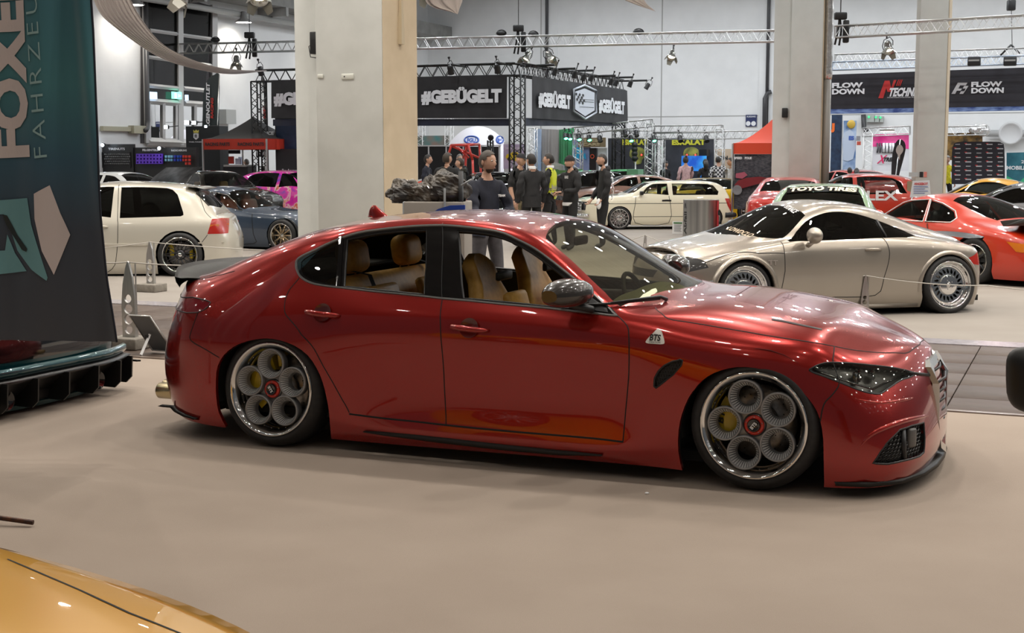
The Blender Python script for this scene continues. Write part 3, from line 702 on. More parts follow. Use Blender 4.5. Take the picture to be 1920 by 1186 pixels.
 P['intake']=px([(1636,868.5),(1650,847.7),(1668.8,824),(1687.7,805),(1711.3,797),(1733,791.5),(1735,820),(1733,847.7),(1725.5,854.8),(1692.4,864),(1664,870)])
 P['vent']=px([(1226,724),(1227,709.4),(1233.8,696),(1245,685),(1260,677.5),(1275,673.4),(1279.7,675.6),(1276.9,685),(1261.9,702),(1243,717),(1230,727)])
 tl=px([(338.9,556),(362.5,556.8),(384.4,562),(394.9,566),(390.3,574.6),(382.7,580.5),(371,585.5),(350.7,586)])
 v_a=tl[0][1];v_b=tl[-1][1]
 P['tail']=np.concatenate([tl,[[18.6,v_b],[18.9,v_b+.12],[18.9,v_a-.05],[18.5,v_a]]])
 ws_l=px([(1023,447),(1045,465),(1075,491),(1100,515),(1135,548),(1163,574)])
 wb=K.top([(0.665,.70),(0.76,.50),(0.835,.25),(0.86,.02)])
 wt=K.top([(0.155,.59),(0.125,.45),(0.095,.25),(0.085,.02)])
 P['screen']=np.concatenate([ws_l,wb[1:],[[wb[-1][0],10.0],[wt[-1][0],10.0]],wt[::-1][:-1]])
 rb=K.top([(-1.86,.50),(-1.97,.36),(-2.0,.18),(-2.01,.02)]);rt=K.top([(-1.28,.47),(-1.22,.35),(-1.19,.18),(-1.18,.02)])
 P['rear_screen']=np.concatenate([K.top([(-1.72,.555),(-1.5,.545)])[::1],rt,[[rt[-1][0],10.0],[rb[-1][0],10.0]],rb[::-1]])
 seam_rr=px([(561,520.6),(553,530.7),(543,542.5),(536.2,557.7),(533.7,571),(534.5,586.4),(543,598),(559.8,618.4),(576.7,638.6),(590,655.5),(606.9,687.5),(627.5,723),(654.7,772.8)])
 sill_t=px([(654.7,775.6),(721.3,784),(777.5,789.7),(836.5,796.5),(890,802),(978.8,810.2),(1112.8,821.4),(1168.7,828)])
 seam_b=px([(829.3,561.5),(825.5,593),(827,634.5),(831,680),(833.8,736),(836.5,796)])
 seam_f=px([(1145,576),(1160.6,594),(1175.6,610),(1178.8,625),(1179.6,655),(1179.2,698),(1176,740),(1173,772),(1168,827.5)])
 belt_lo=px([(561.9,520),(573.7,528.4),(590.6,534.3),(615.9,538.5),(641.2,541),(691.8,547),(742.4,552),(793,557),(829.2,561.4)])
 belt_fr=px([(829.3,561.5),(887.5,566.3),(955,573),(1022.4,579),(1075,585),(1120,589.5),(1158.4,593.5)])
 P['door_r']=np.concatenate([seam_rr,sill_t[:4],seam_b[::-1][1:],belt_lo[::-1][1:-1]])
 P['door_f']=np.concatenate([seam_b,sill_t[4:],seam_f[::-1][1:-2],belt_fr[::-1][:-1]])
 sill_full=px([(619,772.8),(654.7,775.6),(721.3,784),(777.5,789.7),(836.5,796.5),(890,802),(978.8,810.2),(1112.8,821.4),(1168.7,828),(1224.6,834),(1269,839.3)])
 P['sill']=np.concatenate([sill_full,[[sill_full[-1][0],0],[sill_full[0][0],0]]])
 hood=px([(1229,576),(1240,587),(1252.5,597),(1290,603.5),(1335,611),(1400,622),(1447,630),(1500,638),(1564,648.7),(1606,656.5),(1649.6,660.6),(1680,661)])
 hf=K.top([(2.085,.30),(2.108,.16),(2.112,.02)])
 hb=K.top([(.865,.50),(.92,.25),(.935,.02)])
 P['bonnet']=np.concatenate([hood,hf,[[hf[-1][0],10.0],[hb[-1][0],10.0]],hb[::-1]])
 fb=px([(1564.4,649),(1563,665),(1562,679),(1574,716),(1562,738),(1545,757),(1538,790)])
 P['bumper_f']=np.concatenate([hood[8:],hf,[[hf[-1][0],10.0],[0,10],[0,0],[P['arch_f'][-2][0],0]],P['arch_f'][::-1][2:8],fb[::-1][1:]])
 rbm=px([(371,586),(364,605),(357,625),(358,638),(384.4,654),(411,670)])
 P['bumper_r']=np.concatenate([[[17.9,v_b],[20,v_b],[20,0],[P['arch_r'][-2][0],0]],P['arch_r'][::-1][2:14],rbm[::-1]])
 bl=px([(349,527),(400,518),(440,508)])
 P['boot']=np.concatenate([[[20,5.2],[18.8,5.2],[18.3,6.2]],bl,[[rb[0][0]+.15,rb[0][1]-.6],[rb[1][0]+.2,rb[1][1]],[rb[2][0]+.2,rb[2][1]],[rb[-1][0]+.2,10],[20,10]]])
 C=Cutter(K,P,0.04)
 def part(nm,faces,m,sides=(-1,1),each=True,**k):
  out=[]
  for sd in(sides if each else[sides]):
   me=C.mesh(faces,nm,(sd,) if each else sides,**k);out.append(link(nm,me,m,car))
  return out
 C.take(C.mask('arch_f'));C.take(C.mask('arch_r'))
 i_rw=C.take(C.mask('rw'));i_fw=C.take(C.mask('fw'));i_q=C.take(C.mask('qg'))
 i_dlo=C.take(C.mask('dlo'));i_ws=C.take(C.mask('screen'));i_rs=C.take(C.mask('rear_screen'))
 i_head=C.take(C.mask('head'));i_tail=C.take(C.mask('tail'));i_int=C.take(C.mask('intake'));i_vent=C.take(C.mask('vent'))
 i_dr=C.take(C.mask('door_r'));i_df=C.take(C.mask('door_f'));i_sill=C.take(C.mask('sill'))
 i_bon=C.take(C.mask('bonnet'));i_bf=C.take(C.mask('bumper_f'));i_br=C.take(C.mask('bumper_r'));i_boot=C.take(C.mask('boot'))
 i_body=C.take(np.ones(len(C.tri),bool))
 for f,nm in((i_body,'body_shell'),(i_bon,'bonnet'),(i_bf,'front_bumper'),(i_br,'rear_bumper'),(i_boot,'boot_lid')):
  part(nm,f,RED,(-1,1),each=False,lip=0.022)
 part('front_door',i_df,RED,lip=0.022);part('rear_door',i_dr,RED,lip=0.022);part('sill',i_sill,RED,lip=0.022)
 for o in part('window_frame',i_dlo,GLOSSBLACK,lip=0.03):o['label']='gloss black window surround'
 for o in part('quarter_window',i_q,DARKGLASS,off=-0.004):o['label']='fixed triangular pane'
 part('windscreen',i_ws,glass('screen_glass',(0.50,0.50,0.38),0.16),(-1,1),each=False,off=-0.002)
 part('rear_screen',i_rs,glass('rear_glass',(0.30,0.30,0.26),0.10),(-1,1),each=False,off=-0.002)
 allf=np.concatenate([i_body,i_df,i_dr,i_dlo,i_sill,i_bon,i_boot])
 part('cabin_liner',allf,LINER,(-1,1),each=False,off=-0.035)
 und=MB();und.box((0,0,.12),(3.3,1.5,.05));und.box((1.36,0,.42),(.8,.96,.5));und.box((-1.5,0,.45),(1.2,1.1,.6));und.build('underbody',UNDER,car)
 for x_ in(1.41,-1.41):
  for sd in(-1,1):ww=MB();wheel_well(ww,x_,.335,.39,.52,.885,(sd,));ww.build('wheel_arch_liner',UNDER,car)
 for sd in(-1,1):
  m=MB();q=K.uv(dense(smooth_poly(K.m2(P['dlo']),True,2),0.03));p,n=K.ev(q[:,0],q[:,1],sd,True)
  ci=K.ev(P['dlo'].mean(0)[None,0],P['dlo'].mean(0)[None,1],sd)[0]
  t=np.gradient(p,axis=0);b=np.cross(n,t);b/=np.linalg.norm(b,axis=1)[:,None];b*=np.sign(np.median(np.einsum('nc,nc->n',b,ci-p)))
  rows=[p+n*0.0,p+n*0.006+b*0.002,p+n*0.006+b*0.011,p+b*0.014]
  rows=[np.concatenate([r,r[:1]]) for r in rows];m.grid(rows,smooth=False);m.build('window_moulding',DARKTRIM,car)
  m=MB()
  for nm in('rw','fw'):
   q=K.uv(dense(smooth_poly(K.m2(P[nm]),True,1),0.04));p,n=K.ev(q[:,0],q[:,1],sd,True)
   m.tube(list(p-n*0.012),0.009,6,closed=True)
  m.build('window_seal',BLACK,car)
  m=MB();C.line(m,px([(640,444),(635,536)]),0.028,0.004,(sd,),sm=False);m.build('window_divider',GLOSSBLACK,car)
 m=MB();L=lambda q,**k:C.line(m,q,**k)
 L(seam_rr);L(seam_b);L(seam_f);L(sill_full[1:9],w=.010);L(hood,w=.006);L(np.concatenate([hood[-1:],hf,[[hf[-1][0],9.99]]]));L(fb);L(rbm);L(bl)
 L(px([(829.3,421),(829,500),(829.3,561)]),w=.006,lift=.0022)
 m.build('shut_lines',GAP,car)['kind']='stuff'
 for sd in(-1,1):m=MB();C.line(m,px([(1447,598.5),(1470,602),(1500,608.5),(1541,617.5)]),w=.02,lift=.001,sides=(sd,));m.build('bonnet_vent',BLACK,car)
 for sd in(-1,1):
  m=MB();me=C.mesh(i_vent,'vent',(sd,),off=-0.018)
  link('side_vent',me,BLACK,car);m=MB()
  q=K.uv(dense(K.m2(P['vent']),.02));p,n=K.ev(q[:,0],q[:,1],sd,True);m.tube(list(p-n*.003),.006,6,closed=True)
  lo,hi=P['vent'].min(0),P['vent'].max(0)
  for a in np.linspace(0,1,9):
   for b in np.linspace(0,1,11):
    w=np.array([[lo[0]+(hi[0]-lo[0])*(b+(.05 if int(a*8)%2 else 0)),lo[1]+(hi[1]-lo[1])*a]])
    if inside(w,P['vent'])[0]:
     pp,nn=K.ev(w[:,0],w[:,1],sd,True);m.lathe([(.013,-.002),(.010,.001),(.007,-.002)],6,frame((1,0,0),np.cross(nn[0],(1,0,0)),pp[0]-nn[0]*.012))
  m.build('vent_grille',BLACK,car)
 HL=mat('lamp_bucket',(0.24,0.235,0.22),0.3,metal=0.6)
 for sd in(-1,1):
  h=link('headlamp',C.mesh(i_head,'lens',(sd,),off=0.001),glass('lamp_lens',(0.93,0.94,0.92),0.07),car)
  link('lamp_bucket',C.mesh(i_head,'bucket',(sd,),off=-0.045),HL,h)
  m=MB();q=K.uv(dense(smooth_poly(K.m2(P['head']),True,2),.02));p,n=K.ev(q[:,0],q[:,1],sd,True)
  m.grid([list(np.concatenate([p,p[:1]])),list(np.concatenate([p-n*.046,(p-n*.046)[:1]]))],smooth=True)
  m.tube(list(p-n*.002),.005,6,closed=True);m.build('lamp_surround',BLACK,h)
  m=MB()
  for(a,b,r) in((1614,704,.036),(1640,703,.030)):
   w=px([(a,b)]);pp,nn=K.ev(w[:,0],w[:,1],sd,True)
   m.lathe([(r,.015),(r*.92,.012),(r*.5,-.012),(.004,-.018)],20,frame((0,0,1),np.cross((1,0,0),(0,0,1)),pp[0]+[-.02,-sd*.012,0])@M4(roty(PI/2) if False else np.eye(3)))
   m.ball(pp[0]-nn[0]*.02,r*.55)
  m.build('projector',CHROME,h)
  m=MB()
  for k in range(16):
   a=1530+k*11;w=px([(a,687+.045*(a-1530))]);pp,nn=K.ev(w[:,0],w[:,1],sd,True);m.ball(pp[0]-nn[0]*.012,.006,n=6,m=4)
  m.tube([K.ev(*px([(a,b)]).T,sd)[0]-np.array([.012,sd*.012,0]) for a,b in((1527,694),(1565,706),(1600,718),(1640,730),(1668,716),(1705,701))],.006,6)
  w=px([(1607,706)]);pp,nn=K.ev(w[:,0],w[:,1],sd,True);m.rbox(pp[0]-nn[0]*.02,(.025,.02,.06),.006)
  m.build('light_bar',CHROME,h)
  t=link('tail_lamp',C.mesh(i_tail,'tail',(sd,),off=-0.001,lip=.03),LENS_RED,car)
  m=MB();q=K.uv(dense(K.m2(P['tail']),.03));p,n=K.ev(q[:,0],q[:,1],sd,True);m.tube(list(p),.0035,6,closed=True);m.build('lamp_seal',BLACK,t)
  m=MB();A=[K.ev(*px([q]).T,sd,True) for q in((1705,699),(1728,701.5),(1749,704))]
  m.tube([a[0][0]+a[1][0]*.002 for a in A],[.008,.009,.009],6);m.build('lamp_blade',BLACK,car)
 for sd in(-1,1):
  t=link('bumper_intake',C.mesh(i_int,'intake',(sd,),off=-0.05),UNDER,car)
  m=MB();q=K.uv(dense(K.m2(P['intake']),.02));p,n=K.ev(q[:,0],q[:,1],sd,True)
  m.grid([list(np.concatenate([p,p[:1]])),list(np.concatenate([p-n*.055,(p-n*.055)[:1]]))]);m.tube(list(p-n*.004),.006,6,closed=True)
  m.build('intake_rim',BLACK,t)
  m=MB();lo,hi=P['intake'].min(0),P['intake'].max(0)
  for j in range(9):
   for i in range(16):
    w=np.array([[lo[0]+(hi[0]-lo[0])*(i+.5*(j%2))/15,lo[1]+(hi[1]-lo[1])*(j+.5)/9]])
    if inside(w,P['intake'])[0]:
     pp,nn=K.ev(w[:,0],w[:,1],sd,True);m.lathe([(.021,-.004),(.019,.002),(.015,-.004),(.021,-.004)],6,frame((0,0,1),np.cross(nn[0],(0,0,1)),pp[0]-nn[0]*.02))
  m.build('intake_mesh',mat('mesh_black',(.02,.02,.02),.3),t)
  a=K.ev(*px([(1697,806)]).T,sd,True);b=K.ev(*px([(1699,860)]).T,sd,True)
  m=MB();m.tube([a[0][0]-a[1][0]*.015,b[0][0]-b[1][0]*.015],.016,6);m.build('intake_fin',BLACK,t)
  a=K.ev(*px([(1713,820)]).T,sd,True);m=MB();m.rbox(a[0][0]-a[1][0]*.014,(.03,.062,.10),.012,rotz(-sd*-.55));m.build('radar_cover',mat('radar_grey',(.10,.095,.09),.35),t)
 for sd in(-1,1): # folded brow over the intake and the step under the lamp
  for pl,rr in((((1612,838),(1630,817),(1655,803),(1690,790),(1722,782),(1752,776)),(.003,.011,.014,.014,.012,.004)),(((1592,742),(1625,752),(1660,754),(1700,748),(1738,738)),(.002,.007,.009,.008,.002))):
   A=[K.ev(*px([q]).T,sd,True) for q in pl];m=MB();m.tube(smooth_poly([a[0][0]+a[1][0]*(-.004) for a in A],False,4),list(np.interp(np.linspace(0,len(rr)-1,(len(rr)-1)*4+1),range(len(rr)),rr)),10);m.build('bumper_crease',RED,car)
 m=MB();sh=[(0,.09),(.14,.14),(.225,.30),(.25,.50),(.245,.585),(.20,.615),(0,.63)]
 def shield(s,off):
  pts=[(a*s,.36+(b-.36)*s) for a,b in sh];pts=pts+[(-a,b) for a,b in pts[::-1][1:-1]]
  return[np.array([2.247+off-.55*max(0,b-.5)**1-.10*abs(a),a,b]) for a,b in pts]
 A,B_,Cc=shield(1.0,-.02),shield(1.0,.016),shield(.84,.010);D=shield(.86,-.02)
 m.grid([A+A[:1],B_+B_[:1],Cc+Cc[:1],D+D[:1]],smooth=False);g=m.build('shield_grille',mat('satin_chrome',(.60,.60,.58),.22,metal=.95),car)
 m=MB();m.add(shield(.88,-.012),[tuple(range(len(A)))]);m.build('grille_backing',UNDER,g)
 m=MB()
 for k in range(8):
  z=.17+k*.055;w=.20 if z>.28 else .20*(z-.06)/.22
  m.tube([(2.243-.10*w-.55*max(0,z-.5),-w,z),(2.243-.55*max(0,z-.5),0,z),(2.243-.10*w-.55*max(0,z-.5),w,z)],.008,5)
 m.build('grille_mesh',BLACK,g)
 m=MB();m.lathe([(.038,0),(.036,.008),(0,.012)],20,frame((0,1,0),(-.5,0,.86),(2.185,0,.612)));m.build('round_badge',CHROME,g)
 m=MB();top=[(1.80,.885),(1.95,.86),(2.10,.715),(2.185,.49),(2.225,.25),(2.235,0)]
 ed=[(x,-y) for x,y in top]+[(x,y) for x,y in top[::-1][1:]]
 zs=lambda y:.062+(0.05 if abs(y)>.74 else 0)*0
 r0=[np.array([x*.985-.03,y*.95,.095]) for x,y in ed];r1=[np.array([x+.012,y*1.005,.082]) for x,y in ed];r2=[np.array([x+.022,y*1.01,.062]) for x,y in ed];r3=[np.array([x-.03,y*.96,.05]) for x,y in ed]
 m.grid([r0,r1,r2,r3],smooth=True);m.build('front_splitter',CARBON,car)
 for sd in(-1,1): # sill blades
  A=[K.ev(*px([q]).T,sd,True) for q in((684,808),(720,812.5),(780,819),(840,826),(950,838.5),(1050,848),(1130,853))]
  m=MB();w=[.004,.012,.016,.018,.018,.016,.004]
  ps=[a[0][0] for a in A];ns=[a[1][0] for a in A]
  r=[[p+np.array([0,0,k]) for p,k in zip(ps,w)],[p+np.array([0,sd*.022,.3*k]) for p,k in zip(ps,w)],[p+np.array([0,sd*.024,-.5*k]) for p,k in zip(ps,w)],[p+np.array([0,0,-k]) for p,k in zip(ps,w)]]
  m.grid(r);m.build('sill_blade',CARBON,car)
  A=[K.ev(*q,sd,True) for q in((np.array([17.9]),np.array([.9])),(np.array([17.5]),np.array([.8])),(np.array([17.1]),np.array([.65])),(np.array([16.7]),np.array([.55])))]
  m=MB();ps=[a[0][0] for a in A];ps=[ps[0]+[-.09,sd*.0,-.0]]+ps
  m.grid([[p+[0,0,.008] for p in ps],[p+[-.015,sd*.03,0] for p in ps],[p+[0,0,-.010] for p in ps]]);m.build('bumper_blade',CARBON,car)
  for k in(0,1):
   m=MB();m.lathe([(.05,-.12),(.05,.085),(.046,.09),(.042,.085),(.042,-.05),(0,-.05)],24,frame((0,1,0),(0,0,1) if False else(0,0,-1),(-2.29-.05*k,sd*(.66-.12*k),.235)))
   m.build('exhaust_pipe',mat('exhaust_brass',(.60,.50,.30),.25,metal=1.0),car)
 m=MB();m.box((-2.22,0,.14),(.3,.95,.08));m.build('diffuser',CARBON,car)
 m=MB();rows=[]
 for y in np.linspace(-1,1,21):
  a=abs(y);lf=.055*(1-max(0,a-.78)/.22*0.75);yy=y*.66;xb=-2.06+.10*(1-a)*0-.0;xr=-2.43+.20*a**2.2
  zb=.952-.02*a**3;lf*=.85
  rows.append([np.array([xb,yy,zb+.012]),np.array([(xb+xr)/2,yy,zb+.012]),np.array([xr+.03,yy,zb+lf*.7]),np.array([xr-.015,yy,zb+lf+.004]),np.array([xr-.005,yy*1.005,zb-.015]),np.array([xr+.02,yy,zb-.05])])
 m.grid(rows);m.build('boot_spoiler',CARBON,car)
 m=MB();rows=[]
 for t in np.linspace(0,1,9):
  x0=-1.255+.012*t+.02*t**4;x1=-1.075-.125*t**.8;w=.034*(1-t)**.5+.004;rows.append([np.array([(x0+x1)/2+(x1-x0)/2*math.cos(q),w*math.sin(q)*(.75-.25*math.cos(q)),1.292+.085*t-(.018*math.cos(q) if t<.05 else 0)]) for q in np.linspace(0,2*PI,21)])
 m.grid(rows);m.add(rows[-1][:-1],[tuple(range(20))]);m.build('antenna_fin',RED,car)
 for(cx,cy,nm) in((606,587,'door_handle'),(881,615,'door_handle')):
  for sd in(-1,1):
   w=px([(cx,cy)]);pp,nn=K.ev(w[:,0],w[:,1],sd,True);c=pp[0]
   m=MB()
   R_=[c+np.array([dx,sd*dy,dz]) for dx,dy,dz in((-.115,-.002,.008),(-.095,.022,.006),(-.04,.036,.002),(.03,.036,-.003),(.09,.022,-.007),(.112,-.002,-.009))]
   m.tube(R_,[.010,.015,.017,.017,.014,.009],10);h=m.build(nm,RED,car)
   m=MB();m.lathe([(.055,.001),(.04,-.006),(0,-.012)],24,frame((1,0,0),np.cross(nn[0],(1,0,0)),c-nn[0]*.000+nn[0]*.012));m.build('handle_cup',mat('cup_dark_red',(.10,.006,.005),.3,coat=1),h)
 for sd in(-1,1):
  b=K.ev(*px([(1108,577)]).T,sd,True)[0][0];c0=b+np.array([-.09,sd*.16,.078])
  m=MB();rows=[]
  for t in np.linspace(0,1,15):
   yy=(t-.5)*.26;e=math.sin(PI*min(1,max(0.0,.06+.90*t)))**.42
   ring=[]
   for a in np.linspace(0,2*PI,25)[:-1]:
    ca,sa=math.cos(a),math.sin(a)
    x=(.125 if ca>0 else .075)*e*np.sign(ca)*abs(ca)**.8;z=(.080 if sa>0 else .066)*e*np.sign(sa)*abs(sa)**.85
    ring.append(c0+np.array([x-.09*(t-.5),sd*yy,z+.012*(1-t)]))
   rows.append(ring+ring[:1])
  m.grid(rows);m.add(rows[0][:-1],[tuple(range(24))]);m.add(rows[-1][:-1],[tuple(range(24))]);mi=m.build('wing_mirror',mat('mirror_carbon',(.030,.025,.021),.25,coat=1.0),car)
  m=MB();m.tube([b+[.0,-sd*.02,-.012],b+[.02,sd*.06,.0],c0+[.01,-sd*.05,-.05]],[.022,.02,.02],8);m.build('mirror_arm',BLACK,mi)
  m=MB();A=[K.ev(*px([q]).T,sd,True) for q in((1106,556),(1104,581),(1140,586),(1138,578))]
  m.add([a[0][0]+a[1][0]*.004 for a in A],[(0,1,2,3)]);m.build('mirror_sail',BLACK,car)
 for sd in(-1,1):
  tri=smooth_poly([(1227,622),(1234,617),(1241,622),(1246,640),(1243,645),(1228,644.5),(1213,643),(1212,638)],True,3)
  q=px([tuple(t) for t in tri]);p,n=K.ev(q[:,0],q[:,1],sd,True)
  m=MB();A=list(p+n*.004);m.add(A,[tuple(range(len(A)))]);m.grid([A+A[:1],list(p)+[p[0]]],smooth=False)
  bd=m.build('fender_badge',mat('badge_white',(.80,.78,.72),.3,coat=.5),car)
  if sd==-1:
   pa,pb,pc=[K.ev(*px([q]).T,sd)[0] for q in((1218,638),(1241,639.5),(1218,631))]
   m=MB();lettering('BTS',pa,pb-pa,pc-pa,.034,.056,bold=.03,shear=.2,lift=.006,mb=m)
   pa,pb,pc=[K.ev(*px([q]).T,sd)[0] for q in((1217,643),(1241,644),(1217,640))]
   lettering('CREATION',pa,pb-pa,pc-pa,.010,.060,bold=.0,lift=.006,mb=m)
   pa,pb,pc=[K.ev(*px([q]).T,sd)[0] for q in((1222,629),(1237,630),(1222,627))]
   lettering('CUSTOM',pa,pb-pa,pc-pa,.009,.036,bold=.0,lift=.006,mb=m)
   m.build('badge_lettering',GAP,bd,fix=False)
 for(a,b) in(((1052,577),(1237,566)),((1260,563),(1330,546))):
  A=[K.ev(*px([q]).T,-1,True) for q in(a,((a[0]+b[0])/2,(a[1]+b[1])/2+2),b)] if a[0]<1200 else None
  if A:
   m=MB();m.tube([t[0][0]+t[1][0]*.018 for t in A],.007,6);m.tube([A[1][0][0]+A[1][1][0]*.022,A[2][0][0]+A[2][1][0]*.03,A[2][0][0]+np.array([.03,.03,.012])],[.006,.010,.012],6);m.build('wiper',BLACK,car)
 m=MB();m.tube([(.80,.05,.925),(.86,.25,.925),(.82,.45,.925),(.80,.62,.915)],.008,6);m.build('wiper',BLACK,car)
 cw=MB();cw.grid([[(.78,y,.895-.04*abs(y)) for y in np.linspace(-.72,.72,13)],[(.99-.10*y*y,y,.905-.04*abs(y)) for y in np.linspace(-.72,.72,13)]]);cw.build('cowl',BLACK,car)
 # ---- interior
 m=MB();m.box((-.5,0,.2),(2.6,1.6,.04));m.build('cabin_floor',LINER,car)
 def seat(x,y):
  s=MB();s.rbox((x,y,.44),(.52,.50,.16),.06,seg=3);s.rbox((x,y-.23,.47),(.50,.07,.18),.03);s.rbox((x,y+.23,.47),(.50,.07,.18),.03)
  rows=[]
  for t in list(np.linspace(0,.9,13))+[.94,.97,1]:
   z=.46+.66*t;xx=x-.24-.20*t+.02*math.sin(PI*t);w=np.interp(t,[0,.3,.52,.66,.74,.90,.96,1],[.25,.26,.245,.19,.15,.145,.115,.04]);d=.075*np.interp(t,[0,.9,1],[1,.9,.4])
   ring=[]
   for a in np.linspace(0,2*PI,21)[:-1]:
    ca,sa=math.cos(a),math.sin(a)
    yy=w*np.sign(sa)*abs(sa)**.6;dd=d*np.sign(ca)*abs(ca)**.6*(1 if ca<0 else(.45+.75*(abs(sa)**3)))
    ring.append((xx+dd,y+yy,z))
   rows.append(ring+ring[:1])
  s.grid(rows);s.add(rows[-1][:-1],[tuple(range(20))])
  o=s.build('front_seat',TAN,car);o['label']='tan leather bucket seat'
  c=MB();c.rbox((x-.14,y,.72),(.07,.26,.40),.03,roty(-.28));c.build('seat_centre',TAN,o)
  c=MB();c.rbox((x-.255,y,1.0),(.03,.2,.05),.01);c.build('harness_slot',BLACK,o)
 seat(.08,-.37);seat(.08,.37)
 m=MB();m.rbox((-.85,0,.42),(.55,1.28,.2),.07,seg=3);m.rbox((-1.10,0,.72),(.18,1.30,.52),.07,roty(-.35),seg=3);o=m.build('rear_bench',TAN,car);o['label']='tan leather rear bench'
 for y in(-.36,.36):
  c=MB();c.rbox((-.93,y,.73),(.06,.42,.40),.03,roty(-.35));c.build('bench_cushion',TAN,o)
  c=MB();c.rbox((-1.17,y,1.08),(.13,.27,.20),.06,roty(-.15),seg=3);c.build('headrest',TAN,o)
  c=MB();c.tube([(-1.19,y-.06,.92),(-1.18,y-.06,1.06)],.008,6);c.tube([(-1.19,y+.06,.92),(-1.18,y+.06,1.06)],.008,6);c.build('headrest_post',CHROME,o)
  c=MB();c.grid([[(-1.22,y*1.35,1.02),(-1.02,y*1.25,.98),(-.80,y*1.55,.62)],[(-1.22,y*1.35+.05,1.02),(-1.02,y*1.25+.05,.98),(-.80,y*1.55+.05,.62)]]);c.build('seat_belt',BLACK,o)
 m=MB();m.rbox((-1.60,0,.985),(.5,1.1,.03),.01);m.build('parcel_shelf',BLACK,car)
 DASH=mat('dashboard',(.018,.018,.018),.55)
 m=MB();rows=[]
 for y in np.linspace(-.76,.76,17):
  a=abs(y)/.76;b_=.035*math.exp(-((y-.37)/.17)**2)
  rows.append([np.array([.93,y,.83]),np.array([.84,y,.875-.02*a]),np.array([.70,y,.885-.03*a+b_]),np.array([.58,y,.868-.03*a+b_]),np.array([.53,y,.82]),np.array([.55,y,.60])])
 m.grid(rows);m.build('dashboard',DASH,car)
 m=MB();rows=[[np.array([x,y,.902+.075*math.exp(-((x-.70)/.13)**2)-.06*(abs(y+.22)/.45)**2]) for x in np.linspace(.52,.90,8)] for y in np.linspace(-.66,.22,9)]
 m.grid(rows);o=m.build('dash_mat',mat('pale_green_mat',(.74,.77,.54),.7),car)
 for y in(.37,):
  m=MB();m.tube([np.array([.40,y,.80])+rotx(0)@(roty(-.42)@np.array([0,.185*math.cos(a),.185*math.sin(a)])) for a in np.linspace(0,2*PI,33)[:-1]],.015,8,closed=True)
  for a in(-.3,PI+.3,-PI/2):m.tube([np.array([.40,y,.80]),np.array([.40,y,.80])+roty(-.42)@np.array([0,.18*math.cos(a),.18*math.sin(a)])],.013,6)
  m.rbox((.41,y,.80),(.05,.12,.10),.02,roty(-.42));m.build('steering_wheel',DASH,car)
 m=MB();m.rbox((.16,0,1.19),(.03,.20,.055),.015);m.build('interior_mirror',BLACK,car)
 m=MB();m.rbox((.0,0,.40),(1.1,.24,.28),.05);m.build('centre_console',DASH,car)
 for sd in(-1,1):
  m=MB();m.rbox((.17,sd*.80,.60),(.9,.04,.46),.02);m.rbox((.15,sd*.76,.66),(.55,.06,.05),.02);m.build('door_card',DASH,car)
 # ---- wheels: dished cups around a star centre
 hero_wheel(car,1.41,-.80,.335,-1,False,.03);hero_wheel(car,-1.41,-.80,.335,-1,True,.06)
 hero_wheel(car,1.41,.80,.335,1,False,.03,mini=True);hero_wheel(car,-1.41,.80,.335,1,True,.06,mini=True)
 return car
CUP=mat('wheel_cup_silver',(.30,.30,.305),.32,metal=.45)
CAPRED=mat('cap_ring_red',(.55,.03,.015),.35,metal=.3,coat=.5)
